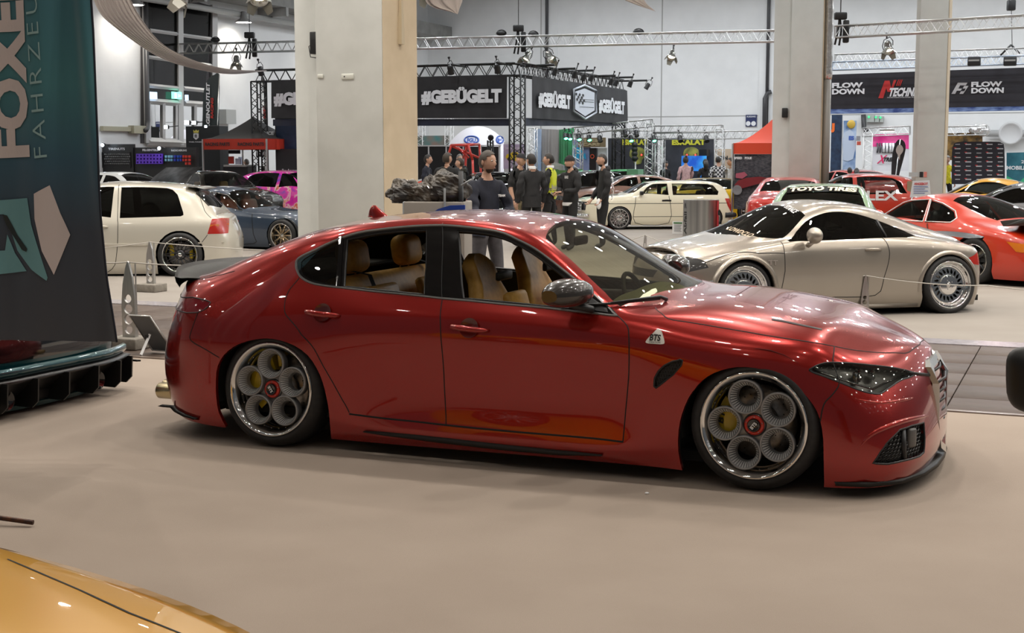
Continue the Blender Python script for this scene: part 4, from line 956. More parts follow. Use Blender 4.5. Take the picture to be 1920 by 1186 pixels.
def hero_wheel(car,x,y,z,side,rear,camber,mini=False):
 R,r,w=.335,.268,.25
 Rm=rotx(side*camber)@rotx(-side*PI/2)
 t=MB();t.lathe([(r,-w/2),(r+.01,-w/2-.01),(R-.03,-w/2-.012),(R-.006,-w/2+.012),(R,-w/2+.045),(R,w/2-.06),(R-.008,w/2-.03),(R-.03,w/2-.008),(r+.022,w/2+.002),(r+.006,w/2-.004),(r-.01,w/2-.03)],72)
 o=t.build('wheel',RUBBER,car);o.matrix_local=Matrix(M4(Rm,(x,y,z)).tolist())
 m=MB();m.lathe([(r+.006,w/2-.014),(r+.004,w/2+.003),(r-.004,w/2+.003),(r-.010,w/2-.002),(r-.028,w/2-.020),(r-.033,w/2-.052),(r-.036,w/2-.060),(r-.040,w/2-.062),(r-.052,-w/2+.02),(r-.02,-w/2)],72);m.build('rim',RIM_POLISH,o)
 m=MB();m.disc(r-.03,-w/2+.03,32);m.build('wheel_back',UNDER,o)
 ds=MB();ds.lathe([(.07,-.035),(.19,-.035),(.19,-.062),(.07,-.062)],48);ds.lathe([(.10,-.02),(.10,.0),(.06,.01),(0,.01)],24)
 for k in range(40):
  a=k*2.399;rr=.105+.075*((k*7)%13)/13;ds.lathe([(.004,-.0345),(0,-.0345)],6,M4(np.eye(3),(rr*math.cos(a),rr*math.sin(a),0)),mi=1)
 ds.build('brake_disc',[DISC,GAP],o)
 if mini:return o
 c=MB();pts=[]
 a0,a1=(PI*.80,PI*1.16) if not rear else(PI*.60,PI*1.02)
 rows=[]
 for t_ in np.linspace(0,1,9):
  a=a0+(a1-a0)*t_;e=.85+.15*math.sin(PI*t_);rows.append([np.array([q*math.cos(a),q*math.sin(a),h]) for q,h in((.105,-.035),(.11,.012*e),(.14,.022*e),(.175,.022*e),(.212,.008*e),(.214,-.04))])
 c.grid(rows,smooth=False);c.add(rows[0],[tuple(range(6))]);c.add(rows[-1],[tuple(range(6))])
 if rear:
  rows=[]
  for t_ in np.linspace(0,1,6):
   a=PI*1.14+.36*t_;rows.append([np.array([q*math.cos(a),q*math.sin(a),h]) for q,h in((.11,-.03),(.115,.008),(.18,.014),(.20,-.03))])
  c.grid(rows,smooth=False);rows=[]
  for t_ in np.linspace(0,1,6):
   a=PI*.44+.30*t_;rows.append([np.array([q*math.cos(a),q*math.sin(a),h]) for q,h in((.12,-.03),(.125,.010),(.19,.016),(.21,-.03))])
  c.grid(rows,smooth=False)
 ca=c.build('brake_caliper',CALIPER,o)
 if not rear:
  am=.95*PI;e=np.array([math.sin(am),-math.cos(am),0]);u=np.array([-math.cos(am),-math.sin(am),0.])
  m=MB();cpt=np.array([.158*math.cos(am),.158*math.sin(am),.026]);lettering('BTS',cpt+e*-.045+u*-.016,e,u*-1 if False else np.cross((0,0,1),e),.03,.09,bold=.03,shear=.2,lift=.0,mb=m);m.build('caliper_lettering',GAP,ca,fix=False)
 rc=.149;rcup=.0885;zt=w/2-.006;zb=w/2-.058
 base=PI*.60 if not rear else PI*.51
 holes=[[(rc*math.cos(base+2*PI*k/5)+rcup*.98*math.cos(a),rc*math.sin(base+2*PI*k/5)+rcup*.98*math.sin(a)) for a in np.linspace(0,2*PI,29)[:-1]] for k in range(5)]
 star=[]
 for a in np.linspace(0,2*PI,101)[:-1]:
  d=math.cos(5*(a-base));star.append(((.150+.055*d)*math.cos(a),(.150+.055*d)*math.sin(a)))
 s=MB();lp=np.array(star);vs2=[Vector(p) for p in star];ed=[(i,(i+1)%100) for i in range(100)]
 for h in holes:b=len(vs2);vs2+=[Vector(p) for p in h];ed+=[(b+i,b+(i+1)%len(h)) for i in range(len(h))]
 pv,_,tri,*_=delaunay_2d_cdt(vs2,ed,[],0,1e-5)
 pvn=np.array([tuple(p) for p in pv]);tri=[q for q in tri if len(q)==3]
 cen=np.array([pvn[list(q)].mean(0) for q in tri]);ok=inside(cen,lp)
 for h in holes:ok&=~inside(cen,np.array(h))
 f=lambda p,dz:np.array([p[0],p[1],w/2-.035-.10*np.hypot(*p)*.25+dz])
 s.add([f(p,0) for p in pvn],[q for q,k in zip(tri,ok) if k],smooth=False)
 s.lathe([(.062,w/2-.060),(.060,w/2-.034),(.05,w/2-.026),(0,w/2-.026)],32)
 s.build('wheel_centre',RIM_GREY,o)
 for k in range(5):
  a=base+2*PI*k/5;T=M4(np.eye(3),(rc*math.cos(a),rc*math.sin(a),0))
  cu=MB();cu.lathe([(rcup-.004,zb-.005),(rcup,zt-.015),(rcup-.001,zt),(rcup-.007,zt+.002),(rcup-.012,zt-.004),(.056,zb-.005),(.052,zb-.012),(.05,zb-.03)],40,T)
  q=cu.build('wheel_cup',CUP,o)
  fi=MB()
  for j in range(34):
   b=2*PI*j/34;cb,sb=math.cos(b),math.sin(b);nb=np.array([-sb,cb,0])
   p0=T[:3,3]+np.array([(rcup-.013)*cb,(rcup-.013)*sb,zt+.000]);p1=T[:3,3]+np.array([.054*cb,.054*sb,zb+.010])
   fi.add([p0+nb*.0034,p0-nb*.0034,p1-nb*.0024,p1+nb*.0024,p0+nb*.0034-[0,0,.014],p0-nb*.0034-[0,0,.014],p1-nb*.0024-[0,0,.012],p1+nb*.0024-[0,0,.012]],[(0,1,2,3),(0,3,7,4),(1,5,6,2),(3,2,6,7)])
  fi.build('cup_fins',mat('fin_silver',(.66,.66,.66),.35,metal=.3),q)['kind']='stuff'
 m=MB();m.lathe([(.052,w/2-.028),(.050,w/2-.018),(.034,w/2-.014),(.032,w/2-.020)],32);cr=m.build('cap_ring',CAPRED,o)
 m=MB();m.lathe([(.033,w/2-.02),(.032,w/2-.006),(.029,w/2-.003),(.026,w/2-.006),(0,w/2-.005)],32);cp=m.build('centre_cap',GLOSSBLACK,o)
 m=MB()
 for k in range(5):m.ball((.042*math.cos(k*1.2566+.3),.042*math.sin(k*1.2566+.3),w/2-.016),.004,n=6,m=4)
 for k in range(30):
  a=2*PI*k/30;m.ball(((r-.036)*math.cos(a),(r-.036)*math.sin(a),w/2-.060),.0045,n=6,m=4)
 m.build('rim_bolts',CHROME,o)['kind']='stuff'
 m=MB();text_disc(m,'BTS',M4(rotz(-1.0 if rear else .9),(0,0,w/2-.004)),.018,.03);m.build('cap_lettering',WHITE,cp,fix=False)
 return o
hero()
# ------------------------------------------------------------------ the other cars: the same kind of skin from a few measured sections
def net_profile(rows,nose,tail,zb=0.08,nose_w=(0.5,0.88),tail_w=(0.5,0.88),nr=0.16,tr=0.12,flat=0.0):
 """rows: (x, half width, belt z, rail half width, rail z, centre z) nose to tail; nose / tail: (z, x) outlines on the centre line"""
 def sect(r):
  x,w,zs,wr,zr,zt=r
  return np.array([(x,w-.06,zb),(x,w-.015,zb+.09),(x,w,zb+(zs-zb)*.40),(x,w,zb+(zs-zb)*.66),(x,w-.012,zb+(zs-zb)*.86),(x,w-.05,zs),
      (x,wr+(w-.05-wr)*.46,zs+(zr-zs)*.52),(x,wr,zr),(x,wr-.085,zr+(zt-zr)*.5),(x,wr*.52,zr+(zt-zr)*.88),(x,0,zt)])
 S=[sect(r) for r in rows]
 def end(sec,prof,wf,rr,sgn):
  pz=[p[0] for p in prof];pxx=[p[1] for p in prof];ztop=pz[-1];out=[]
  for f,back in((0,0.0),(wf[0],.16),(wf[1],1.0)):
   A=sec.copy();A[:,1]*=f
   k=np.clip((A[:,2]-ztop)/(sec[:,2].max()-ztop+1e-6),0,1);over=A[:,2]>ztop
   A[over,2]=ztop-.002*(A.shape[0]-np.arange(A.shape[0]))[over]+(sec[over,2]-ztop)*(.12+.25*back)
   A[:,0]=np.interp(A[:,2],pz,pxx)-sgn*rr*back
   for j in range(6,11):A[j,0]-=sgn*.012*(j-5)
   out.append(A)
  return out
 N=end(S[0],nose,nose_w,nr,1);T=end(S[-1],tail,tail_w,tr,-1)
 return np.array(N+S+T[::-1])
def xform(px_,py_,z,lx,ly,yaw):
 """ground position of a car from one surveyed point of it"""
 P=ground(px_,py_,z);c,s=math.cos(yaw),math.sin(yaw)
 return(P[0]-(c*lx-s*ly),P[1]-(s*lx+c*ly),yaw)
def circ(x,z,r,a0=-.35,n=16):
 return[(x+r*math.cos(a),z+r*math.sin(a)) for a in np.linspace(a0,PI-a0,n)]
def gen_car(name,label,pose,net,paintm,arches=(),side=(),top=(),front=(),rear=(),lines=(),step=.09,cabin=True,seats=None,wheels=None,group=None,well=True,extra_uv=(),floor_z=.2,skipbody=None):
 """side / top / front / rear: (part name, material or None for an opening, outline, offset) cut out of the skin"""
 car=thing(name,label,'car',(pose[0],pose[1],0),pose[2],group)
 K=Skin(net,.6);P={};spec=[]
 for i,(x,z,r) in enumerate(arches):
  q=K.side(circ(x,z,r));q=np.concatenate([q,[[q[-1][0],0],[q[0][0],0]]]) if q[0][0]<q[-1][0] else np.concatenate([q,[[q[-1][0],0],[q[0][0],0]]])
  P['arch%d'%i]=q;spec.append(('arch%d'%i,'arch',None,0,True))
 for kind,L,fn in(('s',side,K.side),('t',top,K.top),('f',front,K.front),('r',rear,K.rear)):
  for i,e in enumerate(L):
   nm,m,poly=e[:3];off=e[3] if len(e)>3 else 0.0;key=kind+str(i)
   q=fn(poly)
   if kind in 'tfr':
    q=np.array([[a[0],K.NL-1.0] if abs(b[0 if kind!='t' else 1])<1e-6 and kind=='t' else a for a,b in zip(q,poly)])
   P[key]=q;spec.append((key,nm,m,off,kind=='s' or(kind in 'fr' and min(abs(t[0]) for t in poly)>.05)))
 for i,(nm,m,q,off) in enumerate(extra_uv):P['x%d'%i]=np.array(q,float);spec.append(('x%d'%i,nm,m,off,False))
 C=Cutter(K,P,step)
 keep=[]
 for key,nm,m,off,each in spec:
  f=C.take(C.mask(key))
  if len(f)==0 or m is None:continue
  lip=.02 if m is paintm else .012
  for sd in(((-1,),(1,)) if each else((-1,1),)):
   link(nm,C.mesh(f,nm,sd,off=off,lip=lip if off<=0.0001 else 0),m,car)
  if m is paintm:keep.append(f)
 body=C.take(np.ones(len(C.tri),bool))
 o=link('body_shell',C.mesh(body,'body',(-1,1),lip=.018),paintm,car)
 if skipbody:pass
 if cabin:
  al=np.concatenate([body]+keep);up=C.uvs[C.tri[al]].mean(1)[:,1]>3.5
  link('cabin_liner',C.mesh(al[up],'liner',(-1,1),off=-.03),LINER,car)
 if lines:
  mb=MB()
  for q in lines:C.line(mb,K.side(q),.012 if step>.07 else .008,.0012)
  mb.build('shut_lines',GAP,car)['kind']='stuff'
 x0,x1=net[0,0,0],net[-1,0,0];w=net[:,:,1].max()
 u=MB();u.box(((x0+x1)/2,0,.14),(abs(x0-x1)-.3,2*w-.35,.06));u.build('underbody',UNDER,car)
 if well and arches:
  for x,z,r in arches[:2]:
   for sd in(-1,1):mb=MB();wheel_well(mb,x,z,r+.02,w-.36,w-.05,(sd,));mb.build('wheel_arch_liner',UNDER,car)
 if cabin:
  b=MB();b.box((-.2,0,floor_z+.1),(2.6,2*w-.2,.05));b.build('cabin_floor',LINER,car)
 if seats:
  for(sx,sy,sm,h) in seats:
   s=MB();s.rbox((sx,sy,floor_z+.2),(.5,.46,.18),.06);s.rbox((sx-.26,sy,floor_z+.42),(.14,.46,.56),.06,roty(-.25));s.rbox((sx-.36,sy,floor_z+.42+h),(.10,.24,.18),.04,roty(-.2));s.build('seat',sm,car)
 if wheels:
  for(x,z,y,kw) in wheels:
   for sd in(-1,1):wheel(car,x,sd*y,z,sd,**kw)
 return car,K,C
def ribbon(car,K,pts,w,m,name='bumper_strip',fn='side',lift=.012,sides=(-1,1),parent=None):
 q=getattr(K,fn)(pts)
 for sd in sides:
  p,n=K.ev(q[:,0],q[:,1],sd,True);mb=MB();up=np.array([0,0,w/2])
  mb.grid([list(p+up),list(p+n*lift+up*.8),list(p+n*lift-up*.8),list(p-up)],smooth=False);mb.build(name,m,parent or car)
def mirror_(car,c,m,sd,s=1.0,stalk=None):
 mb=MB();mb.ball(c,(.06*s,.11*s,.075*s),n=14,m=10);o=mb.build('wing_mirror',m,car)
 mb=MB();mb.tube([np.array(c)+[0,-sd*.02,-.05*s],np.array(c)+(np.array(stalk) if stalk is not None else np.array([.02,-sd*.1,-.10]))],.025*s,8);mb.build('mirror_arm',m,o)
def handle_(car,K,x,z,m,sd,w=.2):
 q=K.side([(x-w/2,z),(x,z+.005),(x+w/2,z)]);p,n=K.ev(q[:,0],q[:,1],sd,True)
 mb=MB();mb.tube([p[0],p[0]*.4+p[1]*.6+n[1]*.03,p[2]*.4+p[1]*.6+n[1]*.03,p[2]],[.012,.014,.014,.012],8);mb.build('door_handle',m,car)
SILVER=paint('warm_silver_paint',(0.40,0.355,0.30),metal=0.65,rough=0.28)
PEARL=paint('pearl_white_paint',(0.62,0.585,0.50),metal=0.25,rough=0.3)
CREAM=paint('cream_paint',(0.80,0.75,0.58),metal=0.0,rough=0.3)
BLUEGREY=paint('blue_grey_paint',(0.024,0.042,0.072),metal=0.05,rough=0.3)
DARKBROWN=paint('dark_brown_paint',(0.022,0.019,0.014),metal=0.4,rough=0.25)
BROWN=paint('brown_paint',(0.16,0.075,0.045),metal=0.3,rough=0.3)
SAGE=paint('sage_green_paint',(0.22,0.34,0.20),metal=0.05,rough=0.3)
GREEN=paint('bright_green_paint',(0.05,0.42,0.12),metal=0.0,rough=0.3)
GUARDS=paint('orange_red_paint',(0.52,0.028,0.006),metal=0.0,rough=0.3)
REDB=paint('red_paint',(0.45,0.02,0.012),metal=0.1,rough=0.3)
YELLOW=paint('amber_yellow_paint',(0.78,0.37,0.002),metal=0.1,rough=0.3)
ORANGEY=paint('orange_yellow_paint',(0.75,0.36,0.01),metal=0.0,rough=0.3)
GREYP=paint('slate_grey_paint',(0.13,0.13,0.135),metal=0.3,rough=0.3)
TEAL=paint('teal_paint',(0.005,0.055,0.065),metal=0.4,rough=0.25)
OFFW=paint('white_paint',(0.70,0.72,0.72),metal=0.0,rough=0.3)
def _pink():
 m=paint('floral_pink_wrap',(0.8,0.05,0.4),metal=0.0,rough=0.3);N,L,b=nodes(m)
 tc=N.new('ShaderNodeTexCoord');v=N.new('ShaderNodeTexNoise');v.inputs['Scale'].default_value=2.4;v.inputs['Detail'].default_value=6;v.inputs['Distortion'].default_value=1.5
 L.new(tc.outputs['Object'],v.inputs['Vector']);r=N.new('ShaderNodeValToRGB');cr=r.color_ramp
 cr.elements[0].position=.30;cr.elements[0].color=(.12,.05,.55,1);cr.elements[1].position=.72;cr.elements[1].color=(.95,.85,.80,1)
 for p,c in((.40,(.80,.02,.42,1)),(.52,(.90,.06,.45,1)),(.58,(.95,.75,.72,1)),(.63,(.85,.12,.05,1))):
  e=cr.elements.new(p);e.color=c
 L.new(v.outputs['Fac'],r.inputs['Fac']);L.new(r.outputs['Color'],b.inputs['Base Color'])
 return m
PINK=_pink()
LAMP_R=mat('tail_lamp_red',(0.42,0.02,0.012),0.12,coat=1.0)
LAMP_A=mat('indicator_amber',(0.62,0.17,0.01),0.12,coat=1.0)
LAMP_C=mat('headlamp_clear',(0.10,0.10,0.10),0.06,metal=0.4,coat=1.0)
DG=DARKGLASS
# ---- silver coupe
def coupe_tt():
 rows=[(1.86,.70,.585,.50,.655,.715),(1.55,.83,.655,.58,.725,.785),(1.2,.875,.715,.66,.775,.835),(.95,.875,.755,.69,.805,.915),(.68,.86,.785,.68,.84,1.05),(.40,.85,.80,.60,1.01,1.17),
   (.1,.85,.805,.55,1.115,1.215),(-.25,.85,.81,.54,1.10,1.20),(-.6,.86,.815,.57,.99,1.145),(-.95,.88,.80,.60,.855,1.02),(-1.3,.885,.765,.60,.79,.90),(-1.65,.82,.69,.52,.735,.80)]
 net=net_profile(rows,[(.06,1.98),(.2,2.05),(.45,2.04),(.58,1.98),(.66,1.92)],[(.1,-1.86),(.25,-1.92),(.5,-1.92),(.68,-1.86),(.74,-1.80)],zb=.07,nr=.24,tr=.22,tail_w=(.5,.86))
 pose=(3.305,15.448,math.radians(197))
 win=[(.66,.80),(.604,.841),(.447,.959),(.315,1.034),(.127,1.087),(-.063,1.096),(-.256,1.07),(-.451,1.014),(-.648,.943),(-.875,.832),(-.485,.822),(.119,.808)]
 car,K,C=gen_car('coupe_car','silver two-door coupe with curved roof and chrome dish wheels, behind the red saloon',pose,net,SILVER,
  arches=((1.20,.30,.335),(-1.22,.30,.335)),
  side=[('side_window',DG,smooth_poly(win,True,2),-.004),('door',SILVER,[(.755,.80),(.75,.5),(.749,.222),(.2,.21),(-.336,.214),(-.43,.40),(-.488,.612),(-.485,.72),(-.455,.80),(-.43,.822),(.119,.807),(.66,.80)])],
  top=[('windscreen',glass('coupe_screen',(.42,.45,.42),.10),[(.70,.70),(.95,.63),(1.08,.40),(1.13,.2),(1.15,0),(.43,0),(.42,.2),(.39,.42),(.36,.555),(.5,.62)],-.002),
   ('rear_screen',DG,[(-.62,.40),(-.95,.46),(-1.22,.44),(-1.30,.2),(-1.32,0),(-.50,0),(-.52,.2)],-.002)],
  front=[('headlamp',LAMP_C,[(.36,.54),(.55,.50),(.72,.50),(.80,.55),(.76,.62),(.60,.655),(.42,.62)],-.004),('grille',BLACK,[(0,.50),(.34,.50),(.30,.42),(0,.42)],-.02),('lower_grille',BLACK,[(0,.30),(.6,.30),(.6,.16),(0,.16)],-.03)],
  rear=[('tail_lamp',LAMP_R,[(.56,.70),(.74,.66),(.86,.58),(.84,.52),(.70,.50),(.58,.56)],-.001)],
  lines=[[(.755,.80),(.75,.5),(.749,.222),(.2,.21),(-.336,.214),(-.43,.40),(-.488,.612),(-.485,.72),(-.455,.80),(-.43,.82)],[(1.05,.69),(.755,.685)],[(1.62,.60),(1.3,.70),(1.05,.69)]],
  step=.055,seats=[(.05,-.36,mat('black_leather',(.02,.02,.02),.5),.34),(.05,.36,mat('black_leather'),.34)],
  wheels=[(1.20,.305,.76,dict(R=.305,r=.252,w=.22,style='turbine',face=RIM_POLISH,n=20,camber=.05)),(-1.22,.30,.79,dict(R=.315,r=.252,w=.24,style='turbine',face=RIM_POLISH,n=20,camber=.08))])
 for sd in(-1,1):
  for x,a0,a1 in((1.20,.05,PI+.1),(-1.22,-.15,PI+.05)):
   mb=MB();rows_=[]
   for t in np.linspace(a0,a1,25):
    q=K.side([(x+.385*math.cos(t),.30+.385*math.sin(t)),(x+.335*math.cos(t),.30+.335*math.sin(t))]);p,n=K.ev(q[:,0],q[:,1],sd,True)
    yo=sd*max(.865+.02,abs(p[:,1]).max()+.012);l=np.array([x+.338*math.cos(t),yo,max(.08,.30+.338*math.sin(t))]);l2=np.array([x+.372*math.cos(t),yo,max(.08,.30+.372*math.sin(t))])
    rows_.append([p[0]-n[0]*.005,p[0]*.35+l2*.65,l2*.4+l*.6+[0,sd*.004,0],l,l-[0,sd*.05,0]])
   mb.grid(rows_);mb.build('wheel_arch_flare',SILVER,car)
  handle_(car,K,-.30,.70,SILVER,sd,.19)
  mb=MB();q=K.side([(.40,.84)]);b=K.ev(q[:,0],q[:,1],sd)[0]
  mirror_(car,b+[.07,sd*.20,.03],SILVER,sd,1.15,(.03,-sd*.09,-.11))
  mb=MB();q=K.side([(-.48,1.0),(-.485,.83)]);p,n=K.ev(q[:,0],q[:,1],sd,True);mb.tube(list(p+n*.004),.012,6);mb.build('window_pillar',BLACK,car)
  mb=MB();q=K.side([(1.17,.11),(.0,.10),(-.86,.10)]);p,n=K.ev(q[:,0],q[:,1],sd,True);mb.tube(list(p),[.02,.025,.02],8);mb.build('sill_trim',SILVER,car)
  mb=MB();q=K.side([(.90,.60)]);p,n=K.ev(q[:,0],q[:,1],sd,True)
  if sd==1:
   lettering('TT',p[0]+[.05,0,-.03],(-1,0,0),(0,0,1),.05,.11,CHROME,car,'rear_badge',.05,lift=.006)
 mb=MB();rows_=[[np.array([-1.62,y,.80-.02*abs(y)]),np.array([-1.80,y*.98,.80-.03*y*y]),np.array([-1.90+.15*y*y,y*.97,.825-.06*y*y]),np.array([-1.88+.15*y*y,y*.97,.79-.06*y*y])] for y in np.linspace(-.62,.62,13)]
 mb.grid(rows_);mb.build('boot_spoiler',CARBON,car)
 pt=lambda x,y:K.ev(*K.top([(x,y)]).T,1)[0]
 for txt,x,y0,y1,m_ in(('LOWDCLO',1.04,.05,.62,mat('gold_print',(.55,.42,.28),.5)),('STANCE',.47,.28,.50,WHITE)):
  a,b,c=pt(x,y0),pt(x,y1),pt(x-.1,y0);v=b-a
  lettering(txt,a+np.array([0,0,.012]),v,c-a,.075,np.linalg.norm(v),m_,car,'screen_lettering',.02,lift=.01)
 mb=MB();mb.rbox((.80,0,.70),(.5,1.3,.12),.04);mb.build('dashboard',LINER,car)
 mb=MB();mb.tube([np.array([.45,.36,.74])+roty(-.4)@np.array([0,.17*math.cos(a),.17*math.sin(a)]) for a in np.linspace(0,2*PI,25)[:-1]],.014,6,closed=True);mb.build('steering_wheel',BLACK,car)
 return car
coupe_tt()
# ---- pearl white hatchback behind the banner
def hatch_net(h=1.31,L0=2.02,L1=-2.06,belt=.80,w=.85):
 k=h/1.31
 rows=[(1.85,.74,.60,.56,.66,.69),(1.45,.82,.68,.66,.75,.785),(1.05,.84,.74,.70,.80,.83),(.78,.845,.775,.72,.82,.90),(.45,.845,.795,.68,.98,1.11*k),(.12,.845,.80,.62,1.17*k,1.27*k),
   (-.35,.845,.80,.60,1.24*k,1.31*k),(-.85,.845,.805,.60,1.225*k,1.295*k),(-1.2,.845,.815,.62,1.17*k,1.255*k),(-1.45,.845,.82,.645,1.08*k,1.19*k),(-1.72,.835,.825,.66,.93,1.02),(-1.88,.81,.81,.66,.86,.90)]
 return net_profile(rows,[(.06,L0-.04),(.2,L0+.02),(.42,L0),(.60,L0-.06),(.66,L0-.12)],[(.05,L1+.06),(.2,L1),(.52,L1),(.62,L1+.07),(.80,L1+.10),(.86,L1+.12)],zb=.03,nr=.18,tr=.12,tail_w=(.55,.92))
def golf():
 rows=[(1.75,.74,.60,.56,.66,.69),(1.35,.82,.68,.66,.75,.785),(.95,.84,.74,.70,.80,.83),(.68,.845,.775,.72,.82,.90),(.35,.845,.795,.68,.98,1.13),(.02,.845,.805,.62,1.19,1.30),
   (-.35,.845,.808,.60,1.255,1.338),(-.85,.845,.808,.60,1.25,1.325),(-1.22,.845,.812,.61,1.215,1.295),(-1.46,.845,.815,.62,1.165,1.255),(-1.62,.84,.815,.64,1.03,1.10),(-1.80,.82,.81,.66,.86,.90)]
 net=net_profile(rows,[(.06,1.90),(.2,1.96),(.42,1.94),(.60,1.88),(.66,1.82)],[(.05,-1.98),(.2,-2.04),(.54,-2.04),(.60,-1.985),(.80,-1.95),(.86,-1.90)],zb=.03,nr=.18,tr=.09,tail_w=(.55,.93))
 pose=(-6.05,20.435,math.radians(183))
 car,K,C=gen_car('hatchback_car','pearl white three-door hatchback with dark mesh wheels, beside the teal banner',pose,net,PEARL,
  arches=((1.20,.31,.33),(-1.30,.30,.345)),
  side=[('side_window',DG,[(-.455,1.255),(-.8,1.255),(-1.10,1.24),(-1.18,1.215),(-1.25,1.15),(-1.345,.90),(-1.35,.862),(-1.31,.845),(-.46,.822)],-.005),('front_window',DG,[(.50,.835),(.12,1.20),(-.10,1.25),(-.355,1.258),(-.335,.83)],-.005),
   ('door',PEARL,[(-.41,1.29),(-.43,.82),(-.44,.72),(-.43,.45),(-.38,.16),(.80,.12),(.85,.80),(.60,.82),(.1,1.25)]),('tail_lamp',LAMP_R,[(-1.69,.597),(-1.752,.808),(-1.86,.815),(-1.93,.80),(-1.955,.60)],0.001)],
  top=[('windscreen',DG,[(.70,.70),(.9,.5),(.95,0),(.06,0),(.04,.4),(.02,.55)],-.002),('rear_screen',DG,[(-1.50,.585),(-1.68,.63),(-1.74,.3),(-1.76,0),(-1.49,0),(-1.49,.3)],-.001)],
  rear=[],lines=[[(-.41,1.29),(-.43,.82),(-.44,.72),(-.43,.45),(-.38,.16),(-.27,.06)],[(-1.47,1.24),(-1.576,1.07),(-1.74,.82)],[(-1.69,.585),(-1.61,.48),(-1.57,.42)]],step=.065,
  wheels=[(1.20,.31,.76,dict(R=.315,r=.245,w=.22,style='cross',face=RIM_DARK,n=12)),(-1.30,.30,.77,dict(R=.315,r=.245,w=.22,style='cross',face=RIM_DARK,n=12,camber=.05))])
 for sd in(-1,1):
  ribbon(car,K,[(-.85,.45),(-.5,.45),(.7,.45)],.035,PEARL,'rubbing_strip',sides=(sd,));handle_(car,K,-.20,.70,PEARL,sd)
  ribbon(car,K,[(-1.55,.47),(-1.9,.48),(-2.03,.49)],.02,PEARL,'bumper_edge',sides=(sd,))
  mb=MB();q=K.side([(-1.725,.705),(-1.84,.71),(-1.94,.71)]);p,n=K.ev(q[:,0],q[:,1],sd,True);mb.grid([list(p+n*.003+[0,0,.02]),list(p+n*.003-[0,0,.02])]);mb.build('lamp_band',LAMP_A,car)
  mirror_(car,K.ev(*K.side([(.48,.86)]).T,sd)[0]+[-.52*0,sd*.14,.06],BLACK,sd,1.2)
  mb=MB();q=K.side([(-.10,1.24),(-.12,.80)]);p,n=K.ev(q[:,0],q[:,1],sd,True)
 for sd in(-1,1):
  mb=MB();mb.rbox((-1.30+.13,sd*.72,.36),(.07,.06,.18),.02);mb.rbox((-1.30-.14,sd*.72,.30),(.06,.06,.14),.02);mb.build('brake_caliper',CALIPER,car)
 mb=MB();mb.grid([[np.array([-1.35,y,1.272-.04*y*y]),np.array([-1.52,y,1.258-.03*y*y]),np.array([-1.62,y,1.232-.03*y*y]),np.array([-1.50,y,1.20-.04*y*y])] for y in np.linspace(-.58,.58,9)]);mb.build('roof_spoiler',PEARL,car)
 return car
golf()
# ---- blue-grey classic coupe, half behind the pillar
def classic356():
 rows=[(1.25,.66,.56,.52,.60,.63),(1.0,.74,.63,.56,.67,.70),(.7,.76,.655,.58,.68,.71),(.40,.765,.67,.60,.695,.735),(.18,.765,.68,.62,.71,.78),(-.10,.765,.69,.59,.79,.95),(-.35,.765,.69,.53,.98,1.09),(-.72,.765,.69,.49,1.07,1.145),(-1.05,.765,.69,.48,1.03,1.12),(-1.35,.765,.68,.50,.86,1.0),(-1.65,.73,.62,.50,.70,.80),(-1.9,.66,.54,.44,.58,.65)]
 net=net_profile(rows,[(.06,1.50),(.2,1.62),(.4,1.60),(.52,1.52),(.60,1.40)],[(.06,-2.15),(.3,-2.3),(.45,-2.28),(.56,-2.15)],zb=.06,nr=.25,tr=.3)
 pose=xform(528,470,0,.95,-.70,HA)
 car,K,C=gen_car('classic_car','dark blue-grey rounded classic coupe with chrome window frames, left of the pillar',pose,net,BLUEGREY,arches=((.98,.28,.30),(-1.25,.28,.28)),
  side=[('side_window',WINDOW,[(.10,.715),(-.12,.85),(-.32,.98),(-.55,1.03),(-.60,.72)],-.004),('quarter_window',WINDOW,[(-.65,.72),(-.62,1.03),(-.9,1.01),(-1.15,.87),(-1.18,.76),(-1.1,.72)],-.004)],
  top=[('windscreen',WINDOW,[(.12,.60),(.22,.4),(.25,0),(-.34,0),(-.34,.3),(-.33,.46),(-.12,.56)],-.002)],
  lines=[[(.36,.66),(.40,.3),(.38,.12),(-.5,.12),(-.52,.68)]],step=.08,seats=[(-.1,-.34,mat('red_brown_leather',(.22,.06,.03),.5),.28),(-.1,.34,mat('red_brown_leather'),.28)],
  wheels=[(.98,.28,.68,dict(R=.29,r=.215,w=.17,style='spokes',face=RIM_BRONZE,n=10)),(-1.25,.28,.66,dict(R=.29,r=.215,w=.17,style='spokes',face=RIM_BRONZE,n=10))])
 for sd in(-1,1):
  for pl in([(.11,.71),(-.12,.855),(-.32,.985),(-.57,1.035),(-.61,.715)],[(-.64,.715),(-.61,1.035),(-.9,1.015),(-1.17,.87),(-1.2,.76),(-1.1,.715)]):
   q=K.side(pl);p,n=K.ev(q[:,0],q[:,1],sd,True);mb=MB();mb.tube(list(p+n*.004),.010,6,closed=True);mb.build('chrome_window_frame',CHROME,car)
classic356()
